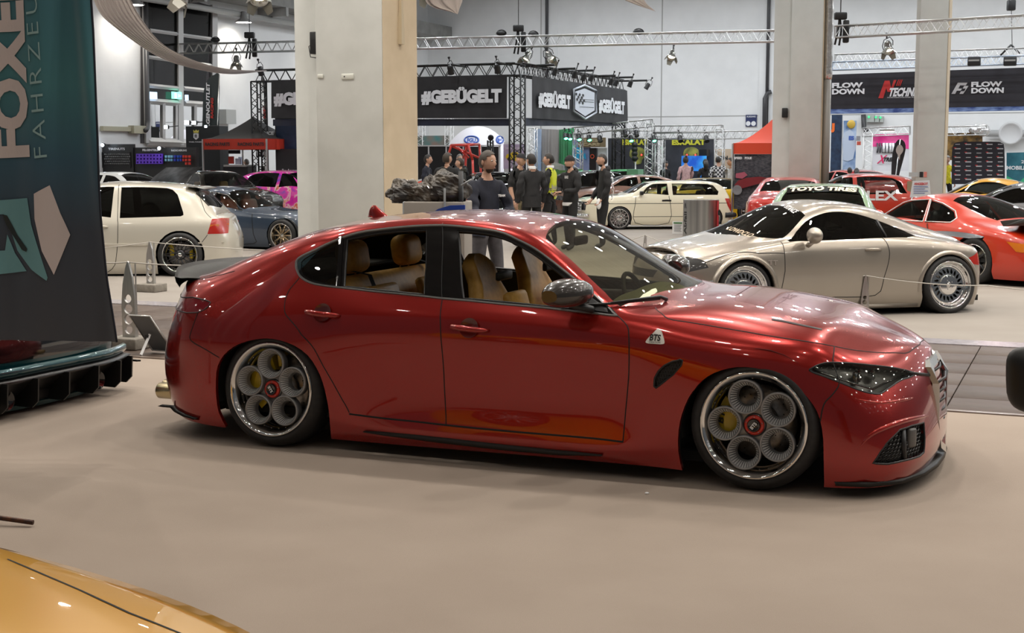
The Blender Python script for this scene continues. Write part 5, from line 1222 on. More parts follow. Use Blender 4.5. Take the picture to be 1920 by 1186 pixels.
# ---- saloon and hatch templates for the rows further back
def saloon_net(h=1.36,nose=2.25,tail=-2.3,w=.88,belt=.86,boxy=0.0,zb=.12,roofw=.58,cowl=1.0):
 hb=belt
 rows=[(nose-.22,w*.90,hb-.20+.10*boxy,w*.70,hb-.13+.08*boxy,hb-.10+.09*boxy),(nose-.7,w*.98,hb-.10+.05*boxy,w*.76,hb-.045+.03*boxy,hb-.01+.02*boxy),(cowl+.1,w,hb-.04,w*.80,hb,hb+.04),(cowl-.25,w,hb-.01,w*.80,hb+.06,hb+.15),(cowl-.55,w,hb,roofw+.09,hb+(h-hb)*.55,hb+(h-hb)*.74),(cowl-.85,w,hb,roofw,h-.08,h-.02),
   (-.25,w,hb,roofw-.01,h-.05,h),(-.75,w,hb,roofw,h-.08,h-.02),(-1.15,w,hb+.005,roofw+.05,hb+(h-hb)*.55,h-.13),(-1.5,w,hb,w*.74,hb+.05,hb+.14),(-1.8,w*.98,hb-.01,w*.72,hb+.03,hb+.06),(tail+.2,w*.93,hb-.03,w*.68,hb+.01,hb+.035)]
 return net_profile(rows,[(zb,nose-.05),(zb+.12,nose),(.45,nose),(hb-.17+.08*boxy,nose-.04),(hb-.10+.09*boxy,nose-.10)],[(zb,tail+.06),(zb+.12,tail),(.6,tail),(hb-.05,tail+.05),(hb+.02,tail+.10)],zb=zb,nr=.16-.10*boxy,tr=.10,nose_w=(.5,.88+.06*boxy),tail_w=(.5,.92))
def saloon(name,label,pose,m,gl=WINDOW,h=1.36,step=.11,boxy=0.0,nose=2.25,tail=-2.3,w=.88,belt=.86,wk=None,grille=True,seatm=None,cowl=1.0,group=None,lampm=None):
 hb=belt;net=saloon_net(h,nose,tail,w,belt,boxy,cowl=cowl)
 c=cowl;t=h-.075
 car,K,C=gen_car(name,label,pose,net,m,arches=((1.32,.31,.35),(-1.35,.31,.35)),
  side=[('front_window',gl,[(c-.30,hb+.05),(c-.62,hb+(t-hb)*.66),(c-.84,t-.03),(-.10,t),(-.12,hb+.03)],-.004),('rear_window',gl,[(-.20,hb+.03),(-.18,t),(-.72,t-.03),(-.98,hb+(t-hb)*.62),(-1.14,hb+.07),(-1.1,hb+.03)],-.004)],
  top=[('windscreen',gl,[(c-.22,w*.74),(c-.02,w*.60),(c+.05,0),(c-.80,0),(c-.78,.3),(c-.74,.47),(c-.50,w*.66)],-.002),('rear_screen',gl,[(-1.0,.50),(-1.42,.60),(-1.50,.3),(-1.52,0),(-.92,0),(-.93,.3)],-.002)],
  front=[('headlamp',lampm or LAMP_C,[(w*.42,hb-.31+.06*boxy),(w*.84,hb-.31+.06*boxy),(w*.86,hb-.18+.06*boxy),(w*.42,hb-.18+.06*boxy)],.002)]+([('grille',BLACK,[(0,hb-.31+.06*boxy),(w*.40,hb-.31+.06*boxy),(w*.40,hb-.17+.06*boxy),(0,hb-.17+.06*boxy)],-.01),('lower_grille',BLACK,[(0,.22),(w*.6,.22),(w*.6,.34),(0,.34)],-.01)] if grille else[]),
  rear=[('tail_lamp',LAMP_R,[(w*.42,hb-.22),(w*.86,hb-.22),(w*.86,hb-.08),(w*.42,hb-.08)],.002)],
  lines=[[(c+.0,hb-.03),(c-.05,.2),(-.15,.18),(-.15,hb)],[(-.15,.18),(-.9,.18),(-1.05,.5),(-1.15,hb)]],step=step,seats=[(.1,-.36,seatm or BLACK,.34),(.1,.36,seatm or BLACK,.34)],group=group,
  wheels=[(1.32,.30,w-.10,wk or dict(R=.30,r=.22,style='spokes',n=7,light=True)),(-1.35,.30,w-.10,wk or dict(R=.30,r=.22,style='spokes',n=7,light=True))])
 return car,K,C
ph,K,C=saloon('saloon_car','dark brown luxury saloon seen from its front corner, chrome grille bars and emblem',xform(487,374,.63,2.25,0,math.radians(-50)),DARKBROWN,h=1.34,boxy=.35,seatm=TAN,w=.92)
mb=MB()
for z in(.55,.59,.63,.67):mb.tube([(2.205-.0*z,-.36,z),(2.262,0,z),(2.205,.36,z)],.008,6)
mb.build('grille_bars',CHROME,ph);mb=MB();mb.lathe([(.085,0),(.08,.012),(.068,.012),(.066,0)],28,frame((0,1,0),(0,0,1),(2.27,0,.61)))
mb.tube([(2.275,-.045,.665),(2.275,-.02,.61),(2.275,0,.645),(2.275,.02,.61),(2.275,.045,.665)],.009,5);mb.tube([(2.275,-.055,.63),(2.275,-.022,.555),(2.275,0,.60),(2.275,.022,.555),(2.275,.055,.63)],.009,5);mb.build('round_emblem',CHROME,ph)
mb=MB();mb.tube([(2.0,-.86,.40),(2.20,-.66,.40),(2.27,0,.40),(2.20,.66,.40),(2.0,.86,.40)],.012,6);mb.build('bumper_strip',CHROME,ph)
def small_hatch(name,label,pose,m,gl=DG,h=1.31,step=.11,wk=None,group=None):
 net=hatch_net(h)
 return gen_car(name,label,pose,net,m,arches=((1.25,.31,.33),(-1.30,.31,.33)),
  side=[('side_window',gl,[(-.17,1.22*h/1.31),(-.98,1.20*h/1.31),(-1.171,1.10),(-1.31,.855),(-.207,.82)],-.004),('front_window',gl,[(.60,.83),(.20,1.18*h/1.31),(-.08,1.22*h/1.31),(-.10,.82)],-.004)],
  top=[('windscreen',gl,[(.80,.70),(1.0,.5),(1.05,0),(.16,0),(.14,.4),(.12,.55)],-.002),('rear_screen',gl,[(-1.50,.60),(-1.72,.63),(-1.78,.3),(-1.80,0),(-1.34,0),(-1.36,.3),(-1.42,.54)],-.001)],
  front=[('headlamp',LAMP_C,[(.36,.50),(.70,.50),(.70,.62),(.36,.62)],.002),('grille',BLACK,[(0,.50),(.34,.50),(.34,.6),(0,.6)],-.005)],rear=[('tail_lamp',LAMP_R,[(.50,.60),(.74,.60),(.74,.80),(.50,.80)],.002)],
  lines=[[(.92,.78),(.90,.12),(-.15,.12),(-.15,.80)]],step=step,group=group,wheels=[(1.25,.30,.76,wk or dict(R=.30,r=.22,style='spokes',n=9,light=True)),(-1.30,.30,.76,wk or dict(R=.30,r=.22,style='spokes',n=9,light=True))])
small_hatch('hatchback_car','hatchback in a pink floral wrap, left of the pillar',((556-960)/F*41,41,HA),PINK)
wc,K,C=saloon('saloon_car','pale silver old boxy saloon with chrome windows behind the white hatchback',((238-960)/F*33.3,33.3,HA),OFFW,DG,h=1.34,boxy=.9)
mb=MB();mb.grid([[np.array([1.05,y,.92]),np.array([1.35,y,1.22]),np.array([1.72,y,1.45])] for y in np.linspace(-.72,.72,5)]);mb.build('raised_bonnet',noisy('foil_grey',(.05,.05,.055),(.16,.16,.17),5,rough=.3,metal=.5),wc)
# ---- teal car under the banner: its tail end only is in view
def teal():
 P=ground(225,690,.15);yaw=2.751;c,s=math.cos(yaw),math.sin(yaw);lx,ly=-1.96,-.80
 pose=(P[0]-(c*lx-s*ly),P[1]-(s*lx+c*ly),yaw)
 car,K,C=gen_car('hatchback_car','dark teal hatchback tail with black finned diffuser, under the hanging banner',pose,hatch_net(1.38),TEAL,arches=((1.25,.31,.33),(-1.30,.31,.33)),
  side=[('side_window',DG,[(-.17,1.28),(-.98,1.26),(-1.171,1.16),(-1.31,.855),(-.207,.82)],-.004),('tail_lamp',LAMP_R,[(-1.82,.64),(-1.82,.80),(-1.91,.80),(-1.94,.64)],.002)],
  rear=[('tail_panel',GLOSSBLACK,[(0,.36),(.70,.36),(.78,.42),(.74,.62),(0,.62)],.001),('lower_panel',BLACK,[(0,.06),(.84,.06),(.84,.21),(0,.21)],-.02)],step=.08,
  wheels=[(1.25,.31,.76,dict(R=.315,r=.245,w=.22,style='cross',face=RIM_DARK,n=14)),(-1.30,.31,.76,dict(R=.315,r=.245,w=.22,style='cross',face=RIM_DARK,n=14))])
 mb=MB();yy=np.linspace(-.86,.86,17);prof=lambda y:-2.07+.16*max(0,abs(y)-.45)**1.5*3.0
 mb.grid([[np.array([prof(y)-.005,y,.33]),np.array([prof(y)-.03,y,.32]),np.array([prof(y)-.03,y,.285]),np.array([prof(y),y,.26])] for y in yy]);mb.build('bumper_lip',TEAL,car)
 dm=mat('diffuser_black',(.012,.012,.012),.3)
 mb=MB();mb.grid([[np.array([prof(y),y,.26]),np.array([prof(y)-.07,y,.25]),np.array([prof(y)-.05,y,.23]),np.array([prof(y)+.1,y,.10])] for y in yy]);mb.build('diffuser',dm,car)
 for y in(-.78,-.56,-.30,0,.30,.56,.78):
  mb=MB();mb.prism([(prof(y)+.2,.06),(prof(y)-.05,.055),(prof(y)-.10,.10),(prof(y)-.11,.25),(prof(y)+.05,.25)],(0,y-.006,0),(1,0,0),(0,0,1),-.012);mb.build('diffuser_fin',dm,car)
 for y in(-.45,.45):
  mb=MB();mb.lathe([(.07,-.1),(.07,.0),(.06,.005),(.055,-.08),(0,-.08)],20,frame((0,1,0),(0,0,-1),(-2.05,y,.12)));mb.build('exhaust_pipe',GLOSSBLACK,car)
 for y in(-.86,):
  mb=MB();mb.prism([(0,0),(-.18,.02),(-.2,.0),(0,-.03)],(-1.9,y,.2),(1,0,0),(0,1,0),.012);mb.build('side_winglet',dm,car)
teal()
# ---- red rear-engined coupe on the right
def coupe911():
 rows=[(1.75,.70,.60,.52,.63,.66),(1.4,.79,.69,.56,.68,.685),(1.1,.80,.70,.60,.69,.70),(.85,.80,.71,.63,.72,.77),(.55,.80,.72,.62,.83,.95),(.25,.80,.725,.54,1.00,1.09),(-.1,.80,.73,.51,1.05,1.12),(-.5,.82,.73,.52,.99,1.08),(-.9,.855,.73,.54,.83,.97),(-1.25,.865,.72,.54,.74,.84),(-1.6,.84,.67,.50,.70,.74),(-1.85,.78,.61,.46,.63,.655)]
 net=net_profile(rows,[(.08,1.98),(.2,2.06),(.45,2.02),(.58,1.92)],[(.10,-2.0),(.2,-2.12),(.40,-2.14),(.50,-2.10),(.60,-2.02)],zb=.08,nr=.25,tr=.12,tail_w=(.52,.90))
 yaw=math.radians(121);pose=xform(1950,466,.52,-2.2,.80,yaw)
 car,K,C=gen_car('coupe_car','orange-red classic sports coupe with black whale-tail spoiler',pose,net,GUARDS,arches=((1.13,.29,.315),(-1.14,.29,.325)),
  side=[('side_window',WINDOW,[(.60,.755),(.52,.84),(.34,.97),(.22,1.0),(-.10,1.025),(-.20,.755)],-.004),('quarter_window',WINDOW,[(-.26,.755),(-.15,1.02),(-.36,.98),(-.60,.89),(-.70,.81),(-.68,.765)],-.004)],
  top=[('windscreen',WINDOW,[(.68,.62),(.88,.45),(.92,0),(.33,0),(.32,.3),(.29,.48),(.5,.57)],-.002),('rear_screen',glass('clear_rear',(.5,.52,.48),.08),[(-.46,.46),(-.9,.49),(-1.2,.47),(-1.27,.3),(-1.30,0),(-.40,0),(-.41,.3)],-.002)],
  rear=[('tail_lamp',LAMP_R,[(0,.44),(.52,.44),(.52,.56),(0,.56)],.004),('indicator',LAMP_A,[(.52,.44),(.80,.44),(.82,.56),(.52,.56)],.004),('number_board',BLACK,[(0,.2),(.3,.2),(.3,.30),(0,.30)],.003)],
  lines=[[(.72,.70),(.70,.13),(-.32,.13),(-.42,.5),(-.30,.73)]],step=.075,seats=[(.1,-.34,BLACK,.26),(.1,.34,BLACK,.26)],
  wheels=[(1.13,.285,.68,dict(R=.29,r=.21,w=.2,style='spokes',face=RIM_DARK,n=5)),(-1.14,.29,.70,dict(R=.30,r=.21,w=.26,style='spokes',face=RIM_DARK,n=5))])
 car.scale=(1.05,1.05,1.05)
 mb=MB();rows_=[[np.array([-1.45,y,.83-.05*y*y]),np.array([-1.8,y*1.02,.845]),np.array([-2.14+.22*(abs(y)/.7)**2.5,y*1.05,.855]),np.array([-2.18+.22*(abs(y)/.7)**2.5,y*1.06,.88]),np.array([-2.19+.22*(abs(y)/.7)**2.5,y*1.06,.83]),np.array([-1.95,y,.77]),np.array([-1.5,y,.74])] for y in np.linspace(-.72,.72,17)]
 mb.grid(rows_);mb.add(rows_[0],[tuple(range(7))]);mb.add(rows_[-1],[tuple(range(7))]);mb.build('whale_tail_spoiler',mat('rubber_black',(.03,.03,.03),.5),car)
 mb=MB();mb.tube([(-1.95,-.83,.36),(-2.13,-.68,.36),(-2.185,-.3,.36),(-2.185,.3,.36),(-2.13,.68,.36),(-1.95,.83,.36)],.045,8);mb.build('bumper_strip',GLOSSBLACK,car)
 for y in(-.52,.52):mb=MB();mb.rbox((-2.19,y,.36),(.09,.10,.17),.02);mb.build('bumper_guard',BLACK,car)
 mb=MB();mb.lathe([(.045,-.1),(.045,.02),(.04,.02),(.038,-.08),(0,-.08)],16,frame((0,1,0),(0,0,-1),(-2.15,.45,.17)));mb.build('exhaust_pipe',CHROME,car)
 for sd in(-1,1):
  for pl in([(.62,.75),(.54,.84),(.35,.98),(.22,1.01),(-.12,1.035),(-.21,.75)],[(-.25,.75),(-.14,1.035),(-.36,.99),(-.61,.90),(-.72,.81),(-.69,.755)]):
   q=K.side(pl);p,n=K.ev(q[:,0],q[:,1],sd,True);mb=MB();mb.tube(list(p+n*.003),.009,6,closed=True);mb.build('chrome_window_frame',ALU,car)
  mirror_(car,K.ev(*K.side([(.52,.76)]).T,sd)[0]+[.0,sd*.12,.05],GUARDS,sd)
  handle_(car,K,-.18,.66,BLACK,sd)
  mb=MB();q=K.rear([(.0,.50),(.4,.50),(.8,.50)]);
coupe911()
# ---- sage green saloon with a banner across its windscreen, facing the camera behind the coupe
P_=xform(1543,348,1.27,.2,0,math.radians(-104))
gs,K,C=saloon('saloon_car','sage green saloon facing forward with gold lettering across its windscreen',P_,SAGE,glass('green_screen',(.25,.33,.28),.08),h=1.30,boxy=.8,step=.08,seatm=mat('green_seat',(.02,.16,.08),.6),w=.84,tail=-2.0)
pt=lambda x,y,sd:K.ev(*K.top([(x,abs(y))]).T,sd)[0]
xa=.29;A=pt(xa,.47,-1);B=pt(xa,.47,1);Cc=pt(xa-.06,.47,-1);D=pt(xa-.06,.47,1)
def on_screen(p,K=K):
 y=p[1];x=np.clip(p[0],.0,1.1);w=K.top([(x,min(abs(y),.6))]);q,n=K.ev(w[:,0],w[:,1],1 if y>0 else-1,True);return q[0]+n[0]*.012
b_=MB()
for y in np.linspace(-.5,.5,13)[:-1]:
 dy=1.0/12;b_.add([on_screen(np.array([x,yy,0]))-np.array([0,0,.003]) for x,yy in((.43,y),(.43,y+dy),(.22,y+dy),(.22,y))],[(0,1,2,3)])
b_.build('windscreen_banner',GLOSSBLACK,gs)
lettering('TOYO TIRES',np.array([.395,-.47,0]),(0,1,0),(-1,0,0),.13,.94,mat('cream_print',(.80,.72,.50),.5),gs,'screen_lettering',.05,shear=.12,surf=on_screen)
# ---- right-hand rows
f1,K,C=small_hatch('hatchback_car','red hatchback with dark windows, white script on its flank, between the pillars',xform(1625,332,1.22,-.4,.6,math.radians(170)),GUARDS,WINDOW)
a=K.ev(*K.side([(-.20,.70)]).T,1)[0];lettering('FLEX',a+[.0,.01,0],(-1,0,0),(0,0,1),.22,.9,WHITE,f1,'flank_lettering',.03,lift=.01)
f2,K,C=saloon('saloon_car','dark red saloon tail with a black number board 66, beside the third pillar',xform(1680,352,.80,-2.3,0,math.radians(112)),REDB,DG,h=1.32)
mb=MB();mb.box((-2.32,-.05,.58),(.02,.5,.30));nb=mb.build('number_board',GLOSSBLACK,f2);lettering('66',(-2.335,.12,.5),(0,-1,0),(0,0,1),.16,.26,WHITE,nb,'number',.03)
f3,K,C=saloon('saloon_car','bright red saloon tail beside the red canopy tent, half behind the pillar',xform(1399,372,.86,-2.2,.84,math.radians(78)),REDB,DG,h=1.28)
def supercar(name,label,pose,m,gl=DG,step=.10):
 rows=[(1.85,.80,.50,.5,.54,.56),(1.4,.92,.62,.6,.66,.64),(1.1,.94,.66,.66,.70,.72),(.8,.93,.69,.68,.76,.86),(.45,.92,.71,.60,.95,1.04),(.1,.92,.73,.54,1.08,1.16),(-.3,.93,.74,.53,1.08,1.17),(-.7,.95,.76,.55,.98,1.11),(-1.1,.96,.77,.58,.88,1.0),(-1.5,.95,.75,.6,.82,.90),(-1.9,.90,.70,.6,.78,.82)]
 net=net_profile(rows,[(.08,2.1),(.2,2.2),(.35,2.18),(.48,2.02)],[(.1,-2.1),(.3,-2.2),(.6,-2.18),(.76,-2.1)],zb=.08,nr=.3,tr=.12)
 return gen_car(name,label,pose,net,m,arches=((1.3,.32,.35),(-1.3,.33,.36)),side=[('side_window',gl,[(.72,.78),(.40,.95),(.1,1.06),(-.3,1.06),(-.68,.95),(-.6,.80),(.1,.77)],-.004),('side_intake',BLACK,[(-.55,.62),(-.8,.66),(-.85,.40),(-.6,.40)],-.03)],
  top=[('windscreen',gl,[(.76,.66),(1.05,.5),(1.12,0),(.22,0),(.2,.3),(.16,.47),(.45,.58)],-.002),('rear_screen',gl,[(-.8,.42),(-1.4,.42),(-1.45,0),(-.7,0)],-.002)],
  front=[('headlamp',LAMP_C,[(.5,.42),(.78,.44),(.8,.52),(.55,.5)],.002)],rear=[('tail_lamp',LAMP_R,[(.3,.55),(.82,.55),(.82,.66),(.3,.66)],.002)],step=step,wheels=[(1.3,.32,.84,dict(R=.33,r=.25,style='spokes',n=10,light=True)),(-1.3,.33,.84,dict(R=.33,r=.25,style='spokes',n=10,light=True))])
supercar('sports_car','amber yellow sports car roof behind the red classic coupe',xform(1850,335,1.14,.0,0,math.radians(157)),ORANGEY,WINDOW)
supercar('sports_car','slate grey sports car with dark windows behind the red classic coupe',xform(1925,345,1.14,-.1,.2,math.radians(157)),GREYP)
# ---- cream estate car with its grille at left
def estate():
 rows=[(1.88,.66,.70,.54,.72,.73),(1.5,.72,.74,.60,.765,.775),(1.15,.735,.755,.62,.785,.795),(.92,.735,.77,.64,.80,.85),(.65,.735,.78,.60,.94,1.00),(.42,.735,.78,.565,1.06,1.10),(0,.735,.78,.56,1.085,1.13),(-.5,.735,.78,.56,1.085,1.135),(-1.0,.735,.78,.565,1.075,1.125),(-1.25,.73,.78,.58,1.02,1.08),(-1.40,.72,.775,.60,.90,.95)]
 net=net_profile(rows,[(.10,2.0),(.2,2.05),(.40,2.06),(.66,2.04),(.71,2.0)],[(.12,-1.50),(.25,-1.56),(.55,-1.55),(.8,-1.50),(.88,-1.46)],zb=.10,nr=.08,tr=.05,nose_w=(.5,.94),tail_w=(.55,.95))
 pose=(3.60,33.3,math.radians(186))
 car,K,C=gen_car('estate_car','cream two-door estate car with polished multi-spoke wheels behind the waste bin',pose,net,CREAM,arches=((1.17,.26,.29),(-1.0,.26,.29)),
  side=[('front_window',WINDOW,[(.70,.82),(.52,.97),(.36,1.055),(.02,1.065),(.0,.80)],-.004),('rear_window',WINDOW,[(-.10,.80),(-.09,1.065),(-.95,1.055),(-1.08,1.02),(-1.20,.88),(-1.17,.80)],-.004)],
  top=[('windscreen',WINDOW,[(.84,.61),(.92,.5),(.95,0),(.45,0),(.44,.3),(.42,.49),(.6,.54)],-.002),('rear_screen',WINDOW,[(-1.26,.5),(-1.41,.54),(-1.44,0),(-1.24,0)],-.001)],
  front=[('grille',GLOSSBLACK,[(0,.45),(.62,.45),(.62,.65),(0,.65)],-.01)],rear=[('tail_lamp',LAMP_R,[(.5,.42),(.70,.42),(.70,.72),(.5,.72)],.003)],
  lines=[[(.78,.77),(.80,.62),(.80,.16),(.0,.15),(.0,.78)],[(1.9,.60),(.8,.605),(-1.4,.61)],[(.85,.30),(-.6,.30)]],step=.08,seats=[(.15,-.30,mat('brown_seat',(.08,.035,.02),.7),.30),(.15,.30,mat('brown_seat'),.30),(-.6,0,mat('brown_seat'),.2)],
  wheels=[(1.17,.265,.64,dict(R=.27,r=.215,w=.18,style='mesh',face=RIM_POLISH,n=15)),(-1.0,.265,.64,dict(R=.27,r=.215,w=.18,style='mesh',face=RIM_POLISH,n=15))])
 mb=MB();fr_=[(2.07,-.63,.45),(2.07,.63,.45),(2.06,.63,.66),(2.06,-.63,.66)];mb.tube(fr_,.014,6,closed=True)
 for z in(.50,.55,.60):mb.tube([(2.075,-.62,z),(2.075,.62,z)],.008,5)
 mb.build('grille_frame',CHROME,car)
 mb=MB();mb.tube([(1.9,-.72,.33),(2.10,-.66,.33),(2.12,0,.33),(2.10,.66,.33),(1.9,.72,.33)],.05,8);mb.build('front_bumper',CHROME,car)
 mb=MB();mb.tube([(-1.35,-.73,.33),(-1.58,-.66,.33),(-1.60,0,.33),(-1.58,.66,.33),(-1.35,.73,.33)],.06,8);mb.build('rear_bumper',BLACK,car)
 for sd in(-1,1):
  mb=MB();q=K.side([(.17,.67),(.06,.675),(-.05,.67)]);p,n=K.ev(q[:,0],q[:,1],sd,True);mb.grid([list(p+n*.012+[0,0,.02]),list(p+n*.012-[0,0,.02])]);mb.build('door_handle',BLACK,car)
  mb=MB();c=K.ev(*K.side([(.66,.83)]).T,sd)[0];mb.rbox(c+[0,sd*.09,.02],(.08,.14,.09),.02);mb.build('wing_mirror',BLACK,car)
 mb=MB();mb.tube([np.array([.5,.3,.80])+roty(-.5)@np.array([0,.17*math.cos(a),.17*math.sin(a)]) for a in np.linspace(0,2*PI,21)[:-1]],.014,6,closed=True);mb.build('steering_wheel',BLACK,car)
 mb=MB();mb.box((1.4,0,.05),(.1,1.0,.1))
estate()
yc,K,C=gen_car('estate_car','yellow car glimpsed through and above the cream estate',(4.75,36.6,math.radians(186)),hatch_net(1.15),paint('lemon_paint',(.80,.52,.01),metal=0.0),arches=((1.25,.31,.33),(-1.30,.31,.33)),side=[('side_window',WINDOW,[(-.17,1.22),(-.98,1.20),(-1.171,1.10),(-1.31,.855),(.55,.82),(.2,1.15)],-.004)],step=.14,
 wheels=[(1.25,.30,.76,dict(R=.30,r=.22,style='spokes',n=9,light=True)),(-1.30,.30,.76,dict(R=.30,r=.22,style='spokes',n=9,light=True))])
saloon('coupe_car','brown two-door coupe with chrome pillars behind the standing group',((1178-960)/F*39.8,39.8,math.radians(188)),BROWN,h=1.20,belt=.80)
dk,K,C=saloon('classic_car','black classic car with round chrome headlamps behind the man in navy',xform(962,380,.55,2.25,0,math.radians(-78)),GLOSSBLACK,h=1.30,boxy=.8)
mb=MB()
for y in(-.6,.6):mb.lathe([(.13,0),(.12,.03),(.10,.03),(0,.01)],20,frame((0,1,0),(0,0,1),(2.24,y,.60)))
mb.tube([(2.0,-.86,.38),(2.28,-.7,.38),(2.32,0,.38),(2.28,.7,.38),(2.0,.86,.38)],.05,8);mb.build('chrome_bumper',CHROME,dk)
small_hatch('hatchback_car','bright green small car behind the truss tower',((1168-960)/F*45,45,math.radians(262)),GREEN,WINDOW,step=.14)
saloon('saloon_car','dark saloon with open sides in front of the yellow-lettered banners',(7.0,46.6,math.radians(188)),GLOSSBLACK,WINDOW,h=1.3,step=.16)
tq,K,C=small_hatch('hatchback_car','dark hatchback with its turquoise tailgate raised behind the hi-vis vest',xform(1045,345,.9,-1.6,0,math.radians(20)),mat('black_body',(.02,.02,.02),.2,coat=1.0),DG,step=.14)
mb=MB();mb.grid([[np.array([-1.3-.0*t,y,1.30+.10*math.sin(PI*t)])+np.array([-1.0*t,0,.22*t]) for t in np.linspace(0,1,6)] for y in np.linspace(-.6,.6,5)]);mb.build('raised_tailgate',paint('turquoise_paint',(.08,.55,.48),metal=0.0),tq)
saloon('saloon_car','orange-red car behind the man with swept-back hair, far left of the group',((850-960)/F*43,43,math.radians(10)),paint('orange_red_two',(.70,.06,.02),metal=0.0),DG,h=1.1,step=.16,belt=.70)
# ---- amber car in the near corner and the black mirror at the right edge
yo=np.array([-2.34,2.81]);
def amber():
 rows=[(1.95,.66,.62,.46,.655,.665),(1.6,.80,.675,.55,.715,.725),(1.25,.855,.715,.62,.755,.77),(.95,.86,.745,.68,.785,.80),(.7,.86,.77,.70,.82,.90),(.35,.86,.79,.60,1.03,1.13),(0,.86,.80,.54,1.16,1.24),(-.4,.86,.81,.53,1.17,1.25),(-.9,.87,.81,.56,1.03,1.14),(-1.4,.88,.79,.58,.84,.92),(-1.8,.82,.74,.55,.79,.82)]
 net=net_profile(rows,[(.1,2.12),(.25,2.2),(.45,2.18),(.60,2.08)],[(.1,-2.1),(.3,-2.18),(.6,-2.16),(.76,-2.08)],zb=.10,nr=.26,tr=.12)
 car,K,C=gen_car('coupe_car','amber yellow car bonnet in the near corner of the floor',(-2.36,2.84,HA),net,YELLOW,arches=((1.28,.32,.34),(-1.28,.32,.34)),
  side=[('side_window',DG,[(.62,.84),(.3,1.04),(0,1.13),(-.4,1.14),(-.85,1.0),(-.75,.84),(0,.82)],-.004)],
  top=[('windscreen',DG,[(.68,.68),(.98,.5),(1.02,0),(.12,0),(.1,.3),(.05,.46),(.35,.58)],-.002),('bonnet',YELLOW,[(1.05,.66),(1.3,.60),(1.6,.54),(1.92,.40),(2.02,.2),(2.04,0),(1.05,0)],.0005)],
  front=[('headlamp',LAMP_C,[(.46,.46),(.74,.46),(.76,.58),(.5,.56)],.002)],step=.07,wheels=[(1.28,.32,.76,dict(R=.32,r=.24,style='spokes',n=10)),(-1.28,.32,.76,dict(R=.32,r=.24,style='spokes',n=10))])
 mb=MB();q=K.top([(1.05,.66),(1.3,.60),(1.6,.54),(1.92,.40),(2.02,.2)]);C.line(mb,q,.007,.001);mb.build('bonnet_gap',GAP,car)
amber()
# ------------------------------------------------------------------ trusses, lamps, banners, tents
BLK_T=mat('truss_black',(.012,.012,.013),.4,metal=.3);SIL_T=mat('truss_silver',(.55,.55,.55),.35,metal=.8)
def truss(name,label,a,b,s,m,bays=None,cat='truss',group=None,r=None,parent=None):
 """box truss from a to b: four chords, the lacing of its sides joined"""
 a=np.asarray(a,float);b=np.asarray(b,float);L=np.linalg.norm(b-a);t=(b-a)/L;r=r or s*.075
 up=np.array([0,0,1.0]) if abs(t[2])<.9 else np.array([U[0],U[1],0]);e1=norm(np.cross(t,up));e2=np.cross(e1,t)
 if parent is None:o=thing(name,label,cat,(a+b)/2,0,group);base=(a+b)/2
 else:o=parent;base=np.zeros(3)
 cs=[(i*s/2,j*s/2) for i,j in((-1,-1),(1,-1),(1,1),(-1,1))]
 for c in cs:
  mb=MB();q=e1*c[0]+e2*c[1]-base;mb.tube([a+q,b+q],r,6);mb.build('chord',m,o)
 n=bays or max(2,int(round(L/(s*1.25))));mb=MB()
 for f in range(4):
  c0,c1=cs[f],cs[(f+1)%4]
  for k in range(n):
   p=a+t*L*k/n;q=a+t*L*(k+.5)/n;w=a+t*L*(k+1)/n;A=e1*c0[0]+e2*c0[1]-base;B=e1*c1[0]+e2*c1[1]-base
   mb.tube([p+A,q+B],r*.55,3,caps=False,smooth=False);mb.tube([q+B,w+A],r*.55,3,caps=False,smooth=False)
 for k in(0,n):
  p=a+t*L*k/n-base;mb.tube([p+e1*c[0]+e2*c[1] for c in cs],r*.8,4,closed=True,smooth=False)
 mb.build('lacing',m,o)['kind']='stuff'
 return o
